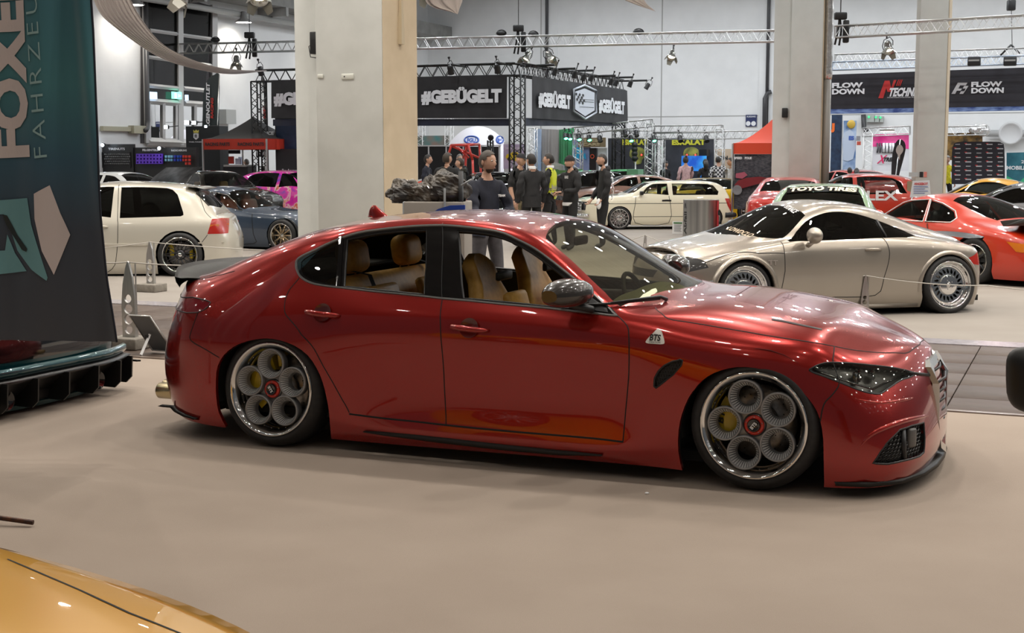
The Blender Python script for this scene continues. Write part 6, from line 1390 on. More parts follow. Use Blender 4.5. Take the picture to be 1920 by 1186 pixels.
# ---- lamps
LIT=glow('lamp_lit',(1.0,.86,.62),14);LITC=glow('lamp_lit_cool',(.75,.88,1.0),16);LITG=glow('lamp_lit_green',(.1,1.0,.45),9)
PROTO={}
def par(kind,p,aim,s,label,lit=None,group=None):
 """theatre spotlight: can, yoke, barn doors, lens; local -z is the beam"""
 key=(kind,lit.name if lit else '')
 if key not in PROTO:
  can=MB();yk=MB();dr=[];ln=MB()
  if kind=='silver':
   can.lathe([(.0,.30),(.07,.29),(.10,.22),(.10,.10),(.135,.04),(.14,-.02),(.13,-.02),(.095,.1)],16);ln.disc(.10,.06,16)
   for k in range(4):
    a=k*PI/2;c,sn=math.cos(a),math.sin(a);d=MB();n_=np.array([c,sn,0]);t_=np.array([-sn,c,0])
    d.add([n_*.135+t_*.10,n_*.135-t_*.10,n_*.21-t_*.06-[0,0,.14],n_*.21+t_*.06-[0,0,.14]],[(0,1,2,3)]);dr.append(d)
  else:
   can.lathe([(0,.26),(.08,.25),(.095,.2),(.10,0),(.11,-.03),(.10,-.03),(.08,.05)],14);ln.disc(.085,-.005,14)
  yk.tube([(0,.14,.12),(0,.16,.25),(0,.09,.40),(0,-.09,.40),(0,-.16,.25),(0,-.14,.12)],.012,5);yk.tube([(0,0,.40),(0,0,.52)],.02,6);yk.box((0,0,.53),(.06,.05,.06))
  cm=mat('par_silver',(.40,.40,.38),.25,metal=.9) if kind=='silver' else BLACK
  PROTO[key]=([('can',can.mesh('can'),cm),('yoke',yk.mesh('yoke'),BLACK),('lens',ln.mesh('lens'),lit or mat('lens_dark',(.06,.06,.065),.1,coat=1))]+[('barn_door',d.mesh('barn_door'),mat('barn_door_silver',(.30,.29,.26),.3,metal=.8)) for d in dr])
  for _,me,m in PROTO[key]:me.materials.append(m)
 o=thing('spotlight',label,'lamp',p,0,group);z=-norm(aim);x=norm(np.cross((0.3,.2,1.0),z));R=np.stack([x,np.cross(z,x),z],1)
 o.matrix_world=Matrix((M4(R,p)@np.diag([s,s,s,1.0])).tolist())
 for nm,me,m in PROTO[key]:
  c=bpy.data.objects.new(nm,me);COL.objects.link(c);c.parent=o
 return o
def hoist(p,label,s=1.0,top=9.0,group=None):
 o=thing('chain_hoist',label,'hoist',p,0,group)
 mb=MB();mb.rbox((0,0,0),(.34*s,.2*s,.2*s),.03);mb.build('motor',BLACK,o)
 mb=MB();mb.rbox((.16*s,0,-.42*s),(.16*s,.16*s,.62*s),.03);mb.build('chain_bag',BLACK,o)
 mb=MB();mb.tube([(-.02*s,0,0),(-.06*s,0,-.4*s),(-.14*s,0,-.78*s)],.03*s,5);mb.tube([(-.02*s,0,0),(.03*s,0,-.4*s),(-.02*s,0,-.80*s)],.03*s,5);mb.build('sling',BLACK,o)
 mb=MB();mb.tube([(0,0,0),(0,0,top-p[2])],.012,5);mb.build('chain',PIPE,o)
 return o
T1=Plane(at(960,80,42),U)
truss('truss','long silver truss under the ceiling, passing behind the first and second pillars',T1.pt(178,95),T1.pt(1475,67),.30,SIL_T)
T2=Plane(at(1740,50,30.5),U)
truss('truss','silver truss crossing in front of the third pillar, high at right',T2.pt(1567,60),T2.pt(1990,36),.25,SIL_T)
T3=Plane(at(1740,105,42),U)
truss('truss','thin silver truss above the dark hanging banner, upper of two',T3.pt(1566,109),T3.pt(1990,95),.22,SIL_T)
truss('truss','thin blue-lit truss just above the dark hanging banner, lower of two',T3.pt(1560,124),T3.pt(1990,110),.24,mat('truss_blue_lit',(.50,.58,.70),.3,metal=.6))  # blue lighting put into the colour of the silver metal
for(x,y,lb,aim) in((277,108,'silver spotlight with barn doors under the long truss, before the tall window',(.3,-.6,-.75)),(443,103,'silver spotlight under the long truss, right of the tall window',(.05,-.3,-.95)),(985,93,'silver spotlight with open barn doors under the long truss, left of a close pair',(-.45,-.4,-.8)),(1034,92,'silver spotlight under the long truss, right of a close pair',(.4,-.5,-.75)),(1259,88,'small silver spotlight alone on the long truss near the second pillar',(-.2,-.6,-.75))):
 p=T1.pt(x,y);par('silver',p-[0,0,.30],aim,1.0 if x!=1259 else .9,lb,LIT)
p=T2.pt(1667,72);par('silver',p-[0,0,.28],(0,-.5,-.85),.85,'brass-coloured spotlight below the truss between second and third pillar',LIT)
for(x,y,D,lb,aim,s_) in((335,14,26,'large lamp with barn doors at the top edge, before the window',(-.55,-.3,-.75),1.25),(486,12,26,'large lamp with barn doors at the top edge, left of the first pillar',(.1,-.5,-.85),1.25),(806,-2,24,'large lamp with barn doors at the top edge, right of the first pillar',(.2,-.6,-.8),1.1)):
 par('silver',at(x,y-12,D),aim,s_,lb,LIT)
hoist(T1.pt(468,66),'black chain hoist on the long truss left of the first pillar',.95,7.0)
hoist(T1.pt(972,53),'black chain hoist on the long truss above the black stand',.95,11.5)
hoist(T2.pt(1576,30),'black chain hoist beside the second pillar',.8,11.5)
mb=MB();p=T3.pt(1896,10);mb.rbox(p,(.22,.2,.30),.03);o=tag(mb.build('chain_bag',BLACK),'black chain bag hanging at the top right corner','bag');mb=MB();mb.tube([p,p*np.array([1,1,0])+[0,0,11.5]],.012,5);mb.tube([p,T3.pt(1898,90)],.010,5);mb.build('chain',PIPE,o)
mb=MB();p=T3.pt(1896,84);mb.tube([p,p+[.25,0,-.25]],.03,5);mb.tube([p,p+[-.3,0,-.3]],.03,5);tag(mb.build('truss_sling',BLACK),'black sling on the thin truss at far right','sling')
for(x,y,lb) in((1828,116,'black box lamp clamped to the lower truss over the dark banner'),(1895,116,'small blue-lit box lamp over the dark banner at right')):
 p=T3.pt(x,y);mb=MB();mb.rbox(p-V*.3,(.36,.22,.26),.03,rotz(HA));o=tag(mb.build('flood_lamp',BLACK),lb,'lamp');mb=MB();mb.box(p-V*.3+[0,0,.02]-V*.115,(.30,.01,.05),rotz(HA));mb.build('lens',ALU,o)
for k,(x,y) in enumerate(((940,70),(1000,72),(1197,68),(404,82))):
 mb=MB();p=T1.pt(x,y);mb.tube([p+U*(.16*math.cos(a))+np.array([0,0,.10+.12*abs(math.sin(a))]) for a in np.linspace(0,PI,9)],.015,5);mb.ball(p+[0,0,.12],(.16,.1,.08));tag(mb.build('cable_coil',BLACK),('coil of black cable on the long truss, '+('left of the hoist','right of the hoist','midway to the second pillar','left of the first pillar')[k]),'cable')
# ---- white drapes
DRAPE=mat('white_drape',(.80,.76,.78),.85,sheen=.3)
def drape(label,top,bot,D,folds=9,n=26,dz=.0):
 mb=MB();A=smooth_poly(np.array(top,float),False,6);B=smooth_poly(np.array(bot,float),False,6);rows=[]
 for i in range(len(A)):
  d=D[0]+(D[1]-D[0])*i/(len(A)-1);row=[]
  for j in range(folds*4+1):
   f=j/(folds*4.0);q=A[i]*(1-f)+B[i]*f;w=np.linalg.norm(A[i]-B[i])/45;row.append(at(q[0],q[1],d+.16*w*math.sin(j*PI/2.0)*(.6+.4*math.sin(j*1.7))))
  rows.append(row)
 mb.grid(rows);return tag(mb.build('ceiling_drape',DRAPE),label,'drape')
drape('long white fabric drape swooping down from the top left to the black truss',[(236,-20),(262,30),(300,78),(345,105),(400,124),(450,131),(500,132)],[(168,-20),(190,28),(240,70),(300,108),(360,128),(430,139),(500,133)],(20,30))
drape('white fabric end hanging at the top edge right of the first pillar',[(790,-20),(800,5),(815,15),(835,20),(857,26)],[(872,-20),(868,-5),(866,5),(862,15),(858,27)],(20,21),3)
drape('thin white fabric tail at the top edge above the black stand',[(1130,-25),(1160,-5),(1190,8),(1228,21)],[(1200,-25),(1205,-8),(1212,6),(1230,22)],(22,24),3)
# ---- black truss stand with its banners
BANNER=noisy('banner_black',(.016,.016,.019),(.024,.024,.028),3,rough=.55);BANNER_B=noisy('banner_navy',(.008,.012,.030),(.016,.022,.05),3,rough=.5)
PRINT=mat('banner_print',(.78,.80,.84),.55)
GC=at(970,130,40);G1=Plane(GC,U);G2=Plane(GC,V)
zt=GC[2];lx=GC-U*8.6;rx=GC+V*9.3
g='black truss frame of the stand'
tw_=.34
truss('truss','black box truss along the front top of the lettered stand',lx,GC,tw_,BLK_T);truss('truss','black box truss receding along the right top of the lettered stand',GC,rx,tw_,BLK_T)
for p,lb in((lx,'black truss tower at the left corner of the lettered stand'),(GC,'black truss tower at the near corner of the lettered stand'),(rx,'black truss tower at the far right corner of the lettered stand')):
 truss('truss_tower',lb,np.array([p[0],p[1],.02]),p-[0,0,tw_/2],tw_,BLK_T)
def cloth(name,label,PL,x0,x1,yt0,yt1,yb0,yb1,m,d=.25,wav=.03,n=40,cat='banner'):
 mb=MB();rows=[]
 for i in range(n+1):
  f=i/n;x=x0+(x1-x0)*f;a=PL.pt(x,yt0+(yt1-yt0)*f);b=PL.pt(x,yb0+(yb1-yb0)*f);w=wav*math.sin(i*1.3)*(.5+.5*math.sin(i*.37))
  rows.append([a+(b-a)*t+PL.n*(d+w*(t**.7)) for t in np.linspace(0,1,7)])
 back=[[p-PL.n*.012 for p in r] for r in rows];mb.grid(rows);mb.grid(back);
 edge=lambda A,B:mb.grid([A,B],smooth=False)
 edge([r[0] for r in rows],[r[0] for r in back]);edge([r[-1] for r in rows],[r[-1] for r in back]);edge(rows[0],back[0]);edge(rows[-1],back[-1])
 return tag(mb.build(name,m),label,cat)
bn=cloth('front_banner','black front banner with large white hashtag lettering on the truss stand',G1,517,957,151,142,222,222,BANNER);
G1.text('#GEBÜGELT',799,171,949,193,PRINT,bn,d=.32,bold=.07);G1.text('#GEBÜGELT',524,175,672,196,PRINT,bn,d=.32,bold=.07)
mb=MB();q=[G1.pt(x,y)+G1.n*.32 for x,y in((778,166),(788,172),(789,200),(778,206))];mb.tube(q,.03,4);mb.build('hexagon_edge',PRINT,bn)
bn2=cloth('front_banner','navy lower strip of banner below the white hashtag lettering',G1,517,960,224,223,236,236,BANNER_B,d=.16)
G2=Plane(GC,V)
bs=cloth('side_banner','black side banner with white hexagon emblem between two hashtags',G2,983,1163,143,170,222,232,BANNER,d=-.25 if(G2.n@-GC)<0 else .25)
sg=1 if(G2.n@-GC)>0 else-1
def side_text(body,x0,x1,yt,yb,bold=.07):
 a=G2.pt(x0,yb)+G2.n*sg*.33;b=G2.pt(x1,yb)+G2.n*sg*.33;h=G2.pt(x0,yt)[2]-G2.pt(x0,yb)[2]
 mb=MB();v,f=text_geo(body,bold);w=v[:,0].max();L=np.dot(b-a,V)
 mb.add([a+V*(p[0]/w*L)+np.array([0,0,p[1]*h]) for p in v],f);mb.build('lettering',PRINT,bs,fix=False)
side_text('#GEBÜGELT',990,1051,173,197);side_text('#GEBÜGELT',1105,1154,186,208)
hx=[(1078,160),(1100,170),(1100,211),(1079,223),(1057,208),(1057,168)]
mb=MB();mb.tube([G2.pt(*q)+G2.n*sg*.33 for q in hx],.035,4,closed=True);hx2=[(1078,166),(1097,174),(1097,207),(1079,218),(1060,205),(1060,172)];A=[G2.pt(*q)+G2.n*sg*.325 for q in hx2];mb.add(A,[tuple(range(6))]);em=mb.build('hexagon_emblem',mat('emblem_print',(.62,.66,.74),.5),bs,fix=False)
mb=MB()
for k in range(5):
 for j in range(4):
  if(k+j)%2==0:
   x,y=1060+k*3.2+j*.9,174+j*5.0+k*.6
   mb.add([G2.pt(*q)+G2.n*sg*.34 for q in((x,y),(x+3,y+.5),(x+3.4,y+5),(x+.4,y+4.4))],[(0,1,2,3)])
for yy in(186,190,200):mb.add([G2.pt(*q)+G2.n*sg*.34 for q in((1068,yy),(1095,yy+1.4),(1095,yy+2.2),(1068,yy+.8))],[(0,1,2,3)])
mb.build('emblem_print',BANNER,em,fix=False)
bs2=cloth('side_banner','navy strip below the hexagon banner',G2,975,1160,221,231,236,236,BANNER_B,d=sg*.14)
for k,(x,y,pl_,lit,lb) in enumerate(((505,140,G1,None,'left end'),(858,138,G1,None,'left of the middle'),(945,136,G1,None,'next to the corner'))):
 par('black',pl_.pt(x,y)+pl_.n*.45,(.1,.5,-.85),.9,'black spotlight on the front truss of the lettered stand, at its '+lb,lit)
for k,(x,y,lit) in enumerate(((1009,140,None),(1047,145,None),(1064,150,LITC),(1079,151,None),(1117,158,None),(1127,160,LITC),(1154,162,LITC),(1186,166,LITC))):
 p=G2.pt(x,y)+G2.n*sg*.5;par('black',p,(-.3,.2,-.9) if k<7 else(-.5,0,-.85),.8,('black' if lit is None else 'lit bluish')+' spotlight on the side truss of the lettered stand, '+('first','second','third','fourth','fifth','sixth','seventh','eighth')[k]+' from the near corner',lit)
for(x0,y0,x1,y1) in((855,122,880,126),(940,117,962,124),(975,124,1013,122),(1018,130,1052,129),(1057,133,1082,133),(1095,143,1132,142),(1135,146,1160,145),(1160,152,1190,151)):
 mb=MB();PLx=G1 if x0<965 else G2;a=PLx.pt((x0+x1)/2,(y0+y1)/2);d_=.55;mb.tube([a-PLx.n*(.3)*(1 if PLx is G1 else sg),a+PLx.n*(.75)*(1 if PLx is G1 else sg)],.035,6);tag(mb.build('lamp_bracket',BLK_T),'black lamp arm over the lettered stand at %s'%('the front' if x0<965 else 'the side')+', '+{855:'left one',940:'right one',975:'first from the corner',1018:'second from the corner',1057:'third from the corner',1095:'fourth from the corner',1135:'fifth from the corner',1160:'outermost'}[x0],'bracket')
G3=Plane(GC+V*.5,U)
mb=MB();G3.rect(mb,516,150,590,420,.1,-.1);tag(mb.build('stand_wall',BANNER),'black stand wall left of the first pillar','wall panel')
mb=MB();G3.rect(mb,522,223,575,300,.06,.1);tag(mb.build('blue_board',noisy('panel_blue',(.02,.045,.11),(.03,.065,.15),6,rough=.5)),'dark blue wall panel left of the first pillar','panel')
mb=MB();G3.rect(mb,530,279,600,342,.04,.35);o=tag(mb.build('notice_board',mat('panel_charcoal',(.025,.025,.028),.5)),'charcoal panel with small white German words, left of the first pillar','panel')
G3.text('Ihr Ansprechpartner',541,316,600,322,PRINT,o,d=.37);G3.text('Clubs',547,327,570,333,PRINT,o,d=.37)
# ---- left booths
B1=Plane(at(300,300,42),U)
mb=MB();B1.rect(mb,150,270,249,345,.12,0);k1=tag(mb.build('display_wall',mat('display_black',(.014,.014,.015),.5)),'black display wall with rows of dark wheel nuts, behind the white hatchback','display')
mb=MB()
for j in range(5):
 for i in range(13):
  x,y=198+i*3.7+(j%2)*1.8,289+j*4.4;c=B1.pt(x,y);mb.lathe([(.026,0),(.024,.05),(.012,.05),(.010,.01)],6,frame(B1.ex,B1.ez,c))
mb.build('wheel_nuts',mat('gunmetal',(.20,.20,.205),.3,metal=.9),k1)['kind']='stuff'
mb=MB();B1.rect(mb,192,285,245,287,.03,.03);B1.rect(mb,192,313,245,314.5,.03,.03);B1.rect(mb,192,285,193.5,314,.03,.03);B1.rect(mb,243.5,285,245,314,.03,.03);mb.build('display_frame',BLACK,k1)
B1.text('TIRENUTS',204,277,235,281,PRINT,k1,d=.02,bold=.03)
mb=MB();B1.rect(mb,250,276,366,345,.12,-.05);k2=tag(mb.build('display_wall',MATS['display_black']),'black display wall with a violet rack and red lettering strip','display')
B1.text('FELGENTEILE',268,279,298,283,PRINT,k2,d=.02,bold=.03);B1.text('RADSICHERUNG',322,280,351,283.5,PRINT,k2,d=.02,bold=.03)
def rack(label,x0,y0,x1,y1,nx,ny,m):
 o=tag(bpy.data.objects.new('display_rack',None),label,'rack');COL.objects.link(o)
 hs=[]
 for i in range(nx):
  for j in range(ny):
   w,h=(x1-x0)/nx,(y1-y0)/ny;hs.append([(x0+w*(i+.25),y0+h*(j+.28)),(x0+w*(i+.75),y0+h*(j+.28)),(x0+w*(i+.75),y0+h*(j+.78)),(x0+w*(i+.25),y0+h*(j+.78))])
 mb=MB();B1.board(mb,[(x0,y0),(x1,y0),(x1,y1),(x0,y1)],.05,.10,0,hs);mb.build('rack_grid',m,o)
 mb=MB();B1.rect(mb,x0+1,y0+1,x1-1,y1-1,.02,.02);mb.build('rack_back',BLACK,o)
 return o
rack('violet grid rack on the black display wall',259,288,308,307,8,3,mat('violet',(.14,.045,.62),.45));
rack('amber yellow grid rack beside the raised bonnet',328,317,361,337,6,4,mat('amber_rack',(.75,.33,.01),.45))
for k,(x,c) in enumerate(((314,(.25,.55,.75)),(320,(.3,.6,.8)),(325,(.2,.5,.75)),(331,(.03,.05,.5)),(337,(.02,.1,.6)),(342,(.03,.05,.45)),(347,(.6,.04,.02)),(352,(.65,.05,.03)),(358,(.6,.04,.03)))):
 mb=MB()
 for j in range(2 if k<7 else 3):B1.rect(mb,x-1.3,291+j*6.5,x+1.3,295.5+j*6.5,.06,.10)
 tag(mb.build('sample_strip',mat('sample_%d'%k,c,.4)),'%s sample strip on the black display wall, %s of nine from left'%(('light blue','blue','red')[k//3],('first','second','third','fourth','fifth','sixth','seventh','eighth','last')[k]),'sample')
for(x,y,lb) in((204,272,'small clip lamp over the wheel nut display, left'),(310,278,'small clip lamp over the display wall, by the violet rack')):
 mb=MB();p=B1.pt(x,y)+B1.n*.3;mb.tube([p-B1.n*.3,p+[0,0,.06],p],.015,5);o=tag(mb.build('clip_lamp',BLACK),lb,'lamp');mb=MB();mb.ball(p,.05);mb.build('bulb',LITC,o)
B2=Plane(at(365,280,45.4),U)
mb=MB();B2.rect(mb,351,236,411,345,.5,0);kb=tag(mb.build('display_tower',mat('tower_black',(.010,.012,.014),.5)),'tall black display block with a white shield and gold crown','display')
mb=MB();B2.board(mb,[(363.5,250),(372.5,250),(372.5,258),(368,262),(363.5,258)],.02,.02);mb.build('shield_emblem',PRINT,kb)
mb=MB();B2.board(mb,[(363.5,249),(363,243.5),(365.5,246),(368,243),(370.5,246),(373,243.5),(372.5,249)],.02,.02);mb.build('crown_emblem',mat('crown_gold',(.62,.55,.12),.4),kb)
mb=MB();B2.rect(mb,366,252,367.2,258,.01,.03);B2.rect(mb,368.5,252,369.7,258,.01,.03);B2.rect(mb,366,252,370,253,.01,.03);mb.build('shield_mark',BANNER,kb)
B2.text('WHEEL FORGED',355,265,379,267,PRINT,kb,d=.02)
for(x,y,s_,lb) in((378,231,.11,'bright cool floodlight at the foot of the dark feather flag'),(391,231,.10,'second bright cool floodlight beside the dark feather flag'),(339,239,.09,'small cool lamp on an arm left of the black display block'),(413,238,.06,'tiny lamp right of the black display block')):
 p=B2.pt(x,y)+B2.n*.75;o=thing('flood_lamp',lb,'lamp',p);mb=MB();mb.rbox((0,0,0),(s_*1.6,.10,s_*1.3),.02,rotz(HA));mb.build('housing',BLACK,o);mb=MB();mb.box(-V*.055,(s_*1.4,.01,s_*1.1),rotz(HA));mb.build('lens',glow('flood_%d'%x,(.75,.9,1.0),30 if s_>.1 else 12),o);mb=MB();mb.tube([(0,0,0),-B2.n*.6+[0,0,.05]],.015,5);mb.build('arm',BLACK,o)
def feather(name,label,PL,pts,m,txt=None,tm=PRINT,pole_x=None,sub=()):
 o=thing(name,label,'flag',PL.loc(pts[0][0],pts[0][1]));base=np.array(o.location)
 q=smooth_poly(np.array(pts,float),True,2);mb=MB();PL.board(mb,[tuple(a) for a in q],.02,0);mb.v=[tuple(np.array(v)-base) for v in mb.v];mb.build('flag_cloth',m,o)
 mb=MB();lo=max(pts,key=lambda a:a[1]);hi=min(pts,key=lambda a:a[1]);x=pole_x or lo[0];A=PL.pt(x,lo[1])-base;mb.tube([np.array([A[0],A[1],.02]),A,PL.pt(hi[0],hi[1])-base],.02,6);mb.build('pole',ALU,o)
 for body,(x0,y0),(x1,y1),h,mm in sub:
  a=PL.pt(x0,y0)+PL.n*.03;b=PL.pt(x1,y1)+PL.n*.03;mb=MB();lettering(body,a-base,b-a,np.cross(b-a,PL.n) if np.dot(np.cross(PL.n,b-a),PL.ex)>0 else np.cross(PL.n,b-a),h,np.linalg.norm(b-a),mm,mb=mb,bold=.04,shear=.15);mb.build('lettering',mm,o,fix=False)
 return o
B3=Plane(at(395,200,45.2),U)
feather('feather_flag','dark feather flag with white and red vertical lettering, before the tall window',B3,[(381,258),(380,215),(381,180),(385,158),(393,145),(402,140),(411,139.5),(410,200),(407,262)],mat('flag_dark',(.018,.028,.03),.5),sub=(('FELGENOUTLET',(394,252),(394,156),.13,PRINT),('RACING',(401,222),(401,184),.10,mat('print_red',(.55,.03,.02),.5))))
feather('feather_flag','slim dark feather flag edge-on beside the black truss tower',B3,[(496,265),(495,190),(492,145),(491,139),(497,152),(500,175),(501,262)],mat('flag_dark_two',(.02,.02,.022),.5),sub=(('RED',(499,222),(498,200),.08,mat('print_red',(.55,.03,.02))),))
# ---- tents
def tent(label,PL,x0,x1,yv_t,yv_b,apex,ctop,cval,depth,Pc=None):
 a0,zt_=PL.ab(x0,yv_t);a1,zb_=PL.ab(x1,yv_b);za=PL.ab(*apex)[1];c=PL.w((a0+a1)/2,0,-depth/2)
 o=thing('canopy_tent',label,'tent',c);q=lambda p:p-c
 C4=[PL.w(a0,zt_,0),PL.w(a1,zt_,0),PL.w(a1,zt_,-depth),PL.w(a0,zt_,-depth)];top=np.array([c[0],c[1],za])
 mb=MB()
 for i in range(4):
  A,B=C4[i],C4[(i+1)%4];rows=[]
  for t in np.linspace(0,1,7):
   s_=t**1.25;rows.append([q((A+(B-A)*f)*(1-t)+top*t+np.array([0,0,(za-zt_)*(t**1.5-t)])) for f in np.linspace(0,1,5)])
  mb.grid(rows)
 mb.build('canopy',ctop,o);mb=MB()
 for i in range(4):
  A,B=C4[i],C4[(i+1)%4];mb.grid([[q(A+(B-A)*f+[0,0,.01]) for f in np.linspace(0,1,9)],[q(A+(B-A)*f+[0,0,zb_-zt_])+norm(np.cross(B-A,(0,0,1.)))*.02*math.sin(f*25) for f in np.linspace(0,1,9)]])
 mb.build('valance',cval,o)
 for p in C4:mb=MB();mb.tube([q(np.array([p[0],p[1],.01])),q(p)],.03,4,smooth=False);mb.build('leg',ALU,o)
 return o,(a0,a1,zt_,zb_,c,za)
TP=Plane(at(440,270,42.9),U)
TENTK=mat('tent_black',(.022,.022,.024),.65);TENTR=mat('tent_red',(.50,.035,.015),.6)
o,(a0,a1,zt_,zb_,c,za)=tent('black canopy tent with red valance and white print, left of the first pillar',TP,380,500,261,280,(482,216),TENTK,TENTR,2.2)
mb=MB();TP.text('PERFORMANCE',426,243,488,249,PRINT,mb=mb,d=-.75,bold=.06,shear=.1);mb.v=[tuple(np.array(v)-c+np.array([0,0,-.05])) for v in mb.v];mb.build('roof_lettering',PRINT,o,fix=False)
for x0,x1 in((386,432),(447,496)):
 mb=MB();TP.text('RACING PARTS',x0,267,x1,273,TENTK,mb=mb,d=.03,bold=.04);mb.v=[tuple(np.array(v)-c) for v in mb.v];mb.build('valance_lettering',TENTK,o,fix=False)
mb=MB();TP.rect(mb,398,312,444,335,.5,-.6);tag(mb.build('counter',mat('counter_dark',(.03,.03,.035),.4)),'dark counter with a bright top under the black tent','counter')
mb=MB();TP.rect(mb,400,309,443,312.5,.6,-.55);mb.build('worktop',mat('counter_top',(.55,.57,.58),.3),bpy.data.objects['counter'])
LB=Plane(at(470,290,47),U)
for(x0,y0,x1,y1,m_,lb,cat) in((411,293,420,307,mat('box_red',(.55,.05,.03),.5),'red box on the counter under the black tent','box'),(424,297,433,308,mat('paper_blue',(.55,.60,.75),.5),'pale blue leaflet stand under the black tent','leaflet'),(447,294,453,308,mat('paper_blue2',(.50,.58,.78),.5),'narrow pale blue board under the black tent','board'),(411,281,432,288,BLACK,'black sign hanging under the black tent','sign'),(480,281,500,294,BLACK,'black sign with white restroom figures behind the tent leg','sign')):
 mb=MB();(TP if x0<440 else LB).rect(mb,x0,y0,x1,y1,.05,-.5 if x0<440 else 0);tag(mb.build('booth_'+cat,m_),lb,cat)
mb=MB()
for x in(483,487):mb.lathe([(.05,0),(0,.0)],10,frame(LB.ex,LB.ez,LB.pt(x,284)+LB.n*.01));LB.rect(mb,x-1,285,x+1,292,.01,.02)
LB.text('WC',490,284,498,291,PRINT,mb=mb,d=.02,bold=.05);mb.build('pictogram',PRINT,bpy.data.objects['booth_sign.001'],fix=False)
# ---- centre, behind the group
C1=Plane(at(880,300,47),U)
for i,(x0,x1) in enumerate(((784,803),(805,836),(838,868),(870,901),(903,920),(922,934))):
 mb=MB();C1.rect(mb,x0,274.5,x1,345,.06,0);tag(mb.build('exhibit_board',mat('panel_black',(.012,.012,.013),.5)),'black exhibit wall panel, %s from the first pillar'%('first','second','third','fourth','fifth','sixth')[i],'panel')
mb=MB();C1.rect(mb,780,271.5,938,274.3,.09,.02)
for x in(804,837,869,902,921,936):C1.rect(mb,x-1,272,x+1,345,.08,.01)
tag(mb.build('exhibit_stand',mat('frame_pale',(.60,.60,.60),.4)),'pale frame of the black exhibit wall right of the first pillar','frame')
mb=MB();C1.rect(mb,934,265,944,345,.1,-.5);tag(mb.build('white_column',mat('column_white',(.70,.70,.71),.6)),'white upright board at the end of the black exhibit wall','board')
D1=Plane(at(893,270,53),U);a0,b0=D1.ab(828,275);a1,_=D1.ab(965,275);za=D1.ab(893,236)[1]
mb=MB();rows=[];c=D1.w((a0+a1)/2,0,0);rr=(a1-a0)/2*1.12
for t in np.linspace(0,PI/2,13):
 rows.append([c+U*(rr*math.cos(t)*math.cos(a))+V*(rr*math.cos(t)*math.sin(a))+np.array([0,0,za*math.sin(t)]) for a in np.linspace(0,2*PI,49)])
mb.grid(rows);dome=tag(mb.build('dome_tent',mat('dome_white',(.80,.78,.84),.6)),'white inflatable dome tent with blue oval logos behind the group','tent')
def dome_pt(px_,py_):
 d=ray(px_,py_);o_=np.array([0,0,CAM_H]);t=(c[1]-rr)*.98
 for _ in range(600):
  p=o_+d*t/d[1];r_=np.hypot(*(p-c)[:2]);
  if r_<rr and p[2]<=za*math.sqrt(max(0,1-(r_/rr)**2)):break
  t+=.02
 return p-norm(d)*.03
for(x,y,w_,h_,t_,tx) in((884,262,13,7.0,0,'FGU'),(937,262,6.5,6.5,.3,'F')):
 mb=MB();ring=[dome_pt(x+w_*math.cos(a),y+h_*math.sin(a)) for a in np.linspace(0,2*PI,25)[:-1]];mb.tube(ring,.035,4,closed=True);lg=mb.build('oval_logo',mat('logo_blue',(.05,.12,.45),.5),dome)
 v,f=text_geo(tx,.05);ww_=v[:,0].max();mb=MB();mb.add([dome_pt(x-w_*.62+p[0]/ww_*w_*1.24,y+h_*.55-p[1]*h_*1.0) for p in v],f);mb.build('logo_lettering',MATS['logo_blue'],lg,fix=False)
mb=MB();D2=Plane(at(800,262,55),U);D2.rect(mb,778,254,840,276,.1,0);tag(mb.build('hoarding',noisy('hoarding_teal',(.06,.22,.22),(.25,.18,.15),2,rough=.6)),'teal hoarding behind the dome tent, beside the first pillar','hoarding')
for i,x in enumerate((789,842)):
 truss('truss_tower','thin white truss post %s of the dome tent'%('far left','just left')[i],np.array([*D2.pt(x,260)[:2],.02]),D2.pt(x,236)+[0,0,.4],.25,mat('truss_white',(.65,.65,.65),.5))
RT=mat('cage_red',(.62,.03,.015),.35,coat=.5);R1=Plane(at(868,290,40),U);fr_o=thing('roll_cage','bright red tubular roll cage frame standing above the group','cage',R1.loc(868,403));base=np.array(fr_o.location)
def rt(a,b,da=0.,db=0.):return[R1.pt(*a)+V*da-base,R1.pt(*b)+V*db-base]
for nm,segs in(('front_hoop',(((846,272),(878,272),0,0),((846,272),(838,300),0,0),((838,300),(836,403),0,0),((878,272),(886,300),0,0),((886,300),(891,403),0,0))),('rear_hoop',(((850,270),(875,270),.9,.9),((850,270),(846,400),.9,.9),((875,270),(882,400),.9,.9))),('cross_brace',(((846,273),(884,300),0,.9),((878,273),(842,300),0,.9),((846,272),(850,270),0,.9),((878,272),(875,270),0,.9),((853,276),(868,296),.2,.4)))):
 mb=MB();[mb.tube(rt(a,b,c_,d_),.035,6) for a,b,c_,d_ in segs];mb.build(nm,RT,fr_o)
o=thing('lamp_mast','black winch mast with a round lamp beside the red cage','mast',R1.loc(888,345));base=np.array(o.location)
for dx in(-5,0,5):
 mb=MB();A=R1.pt(888+dx,262)+V*1.2-base;mb.tube([[A[0],A[1],.01],A],.03,5);mb.build('mast_tube',BLACK,o)
mb=MB()
for k in range(8):mb.tube([R1.pt(883,264+k*9)+V*1.2-base,R1.pt(893,268+k*9)+V*1.2-base],.015,4)
mb.build('lacing',BLACK,o)['kind']='stuff';mb=MB();mb.ball(R1.pt(889,257)+V*1.2-base,.09);mb.build('round_lamp',BLACK,o)
E1=Plane(at(960,290,45),U)
mb=MB();E1.rect(mb,944,270,984,316,.05,0);o=tag(mb.build('poster',noisy('poster_lilac',(.42,.38,.55),(.60,.55,.68),2.5,rough=.5)),'lilac poster of a yellow sports car behind the man in navy','poster')
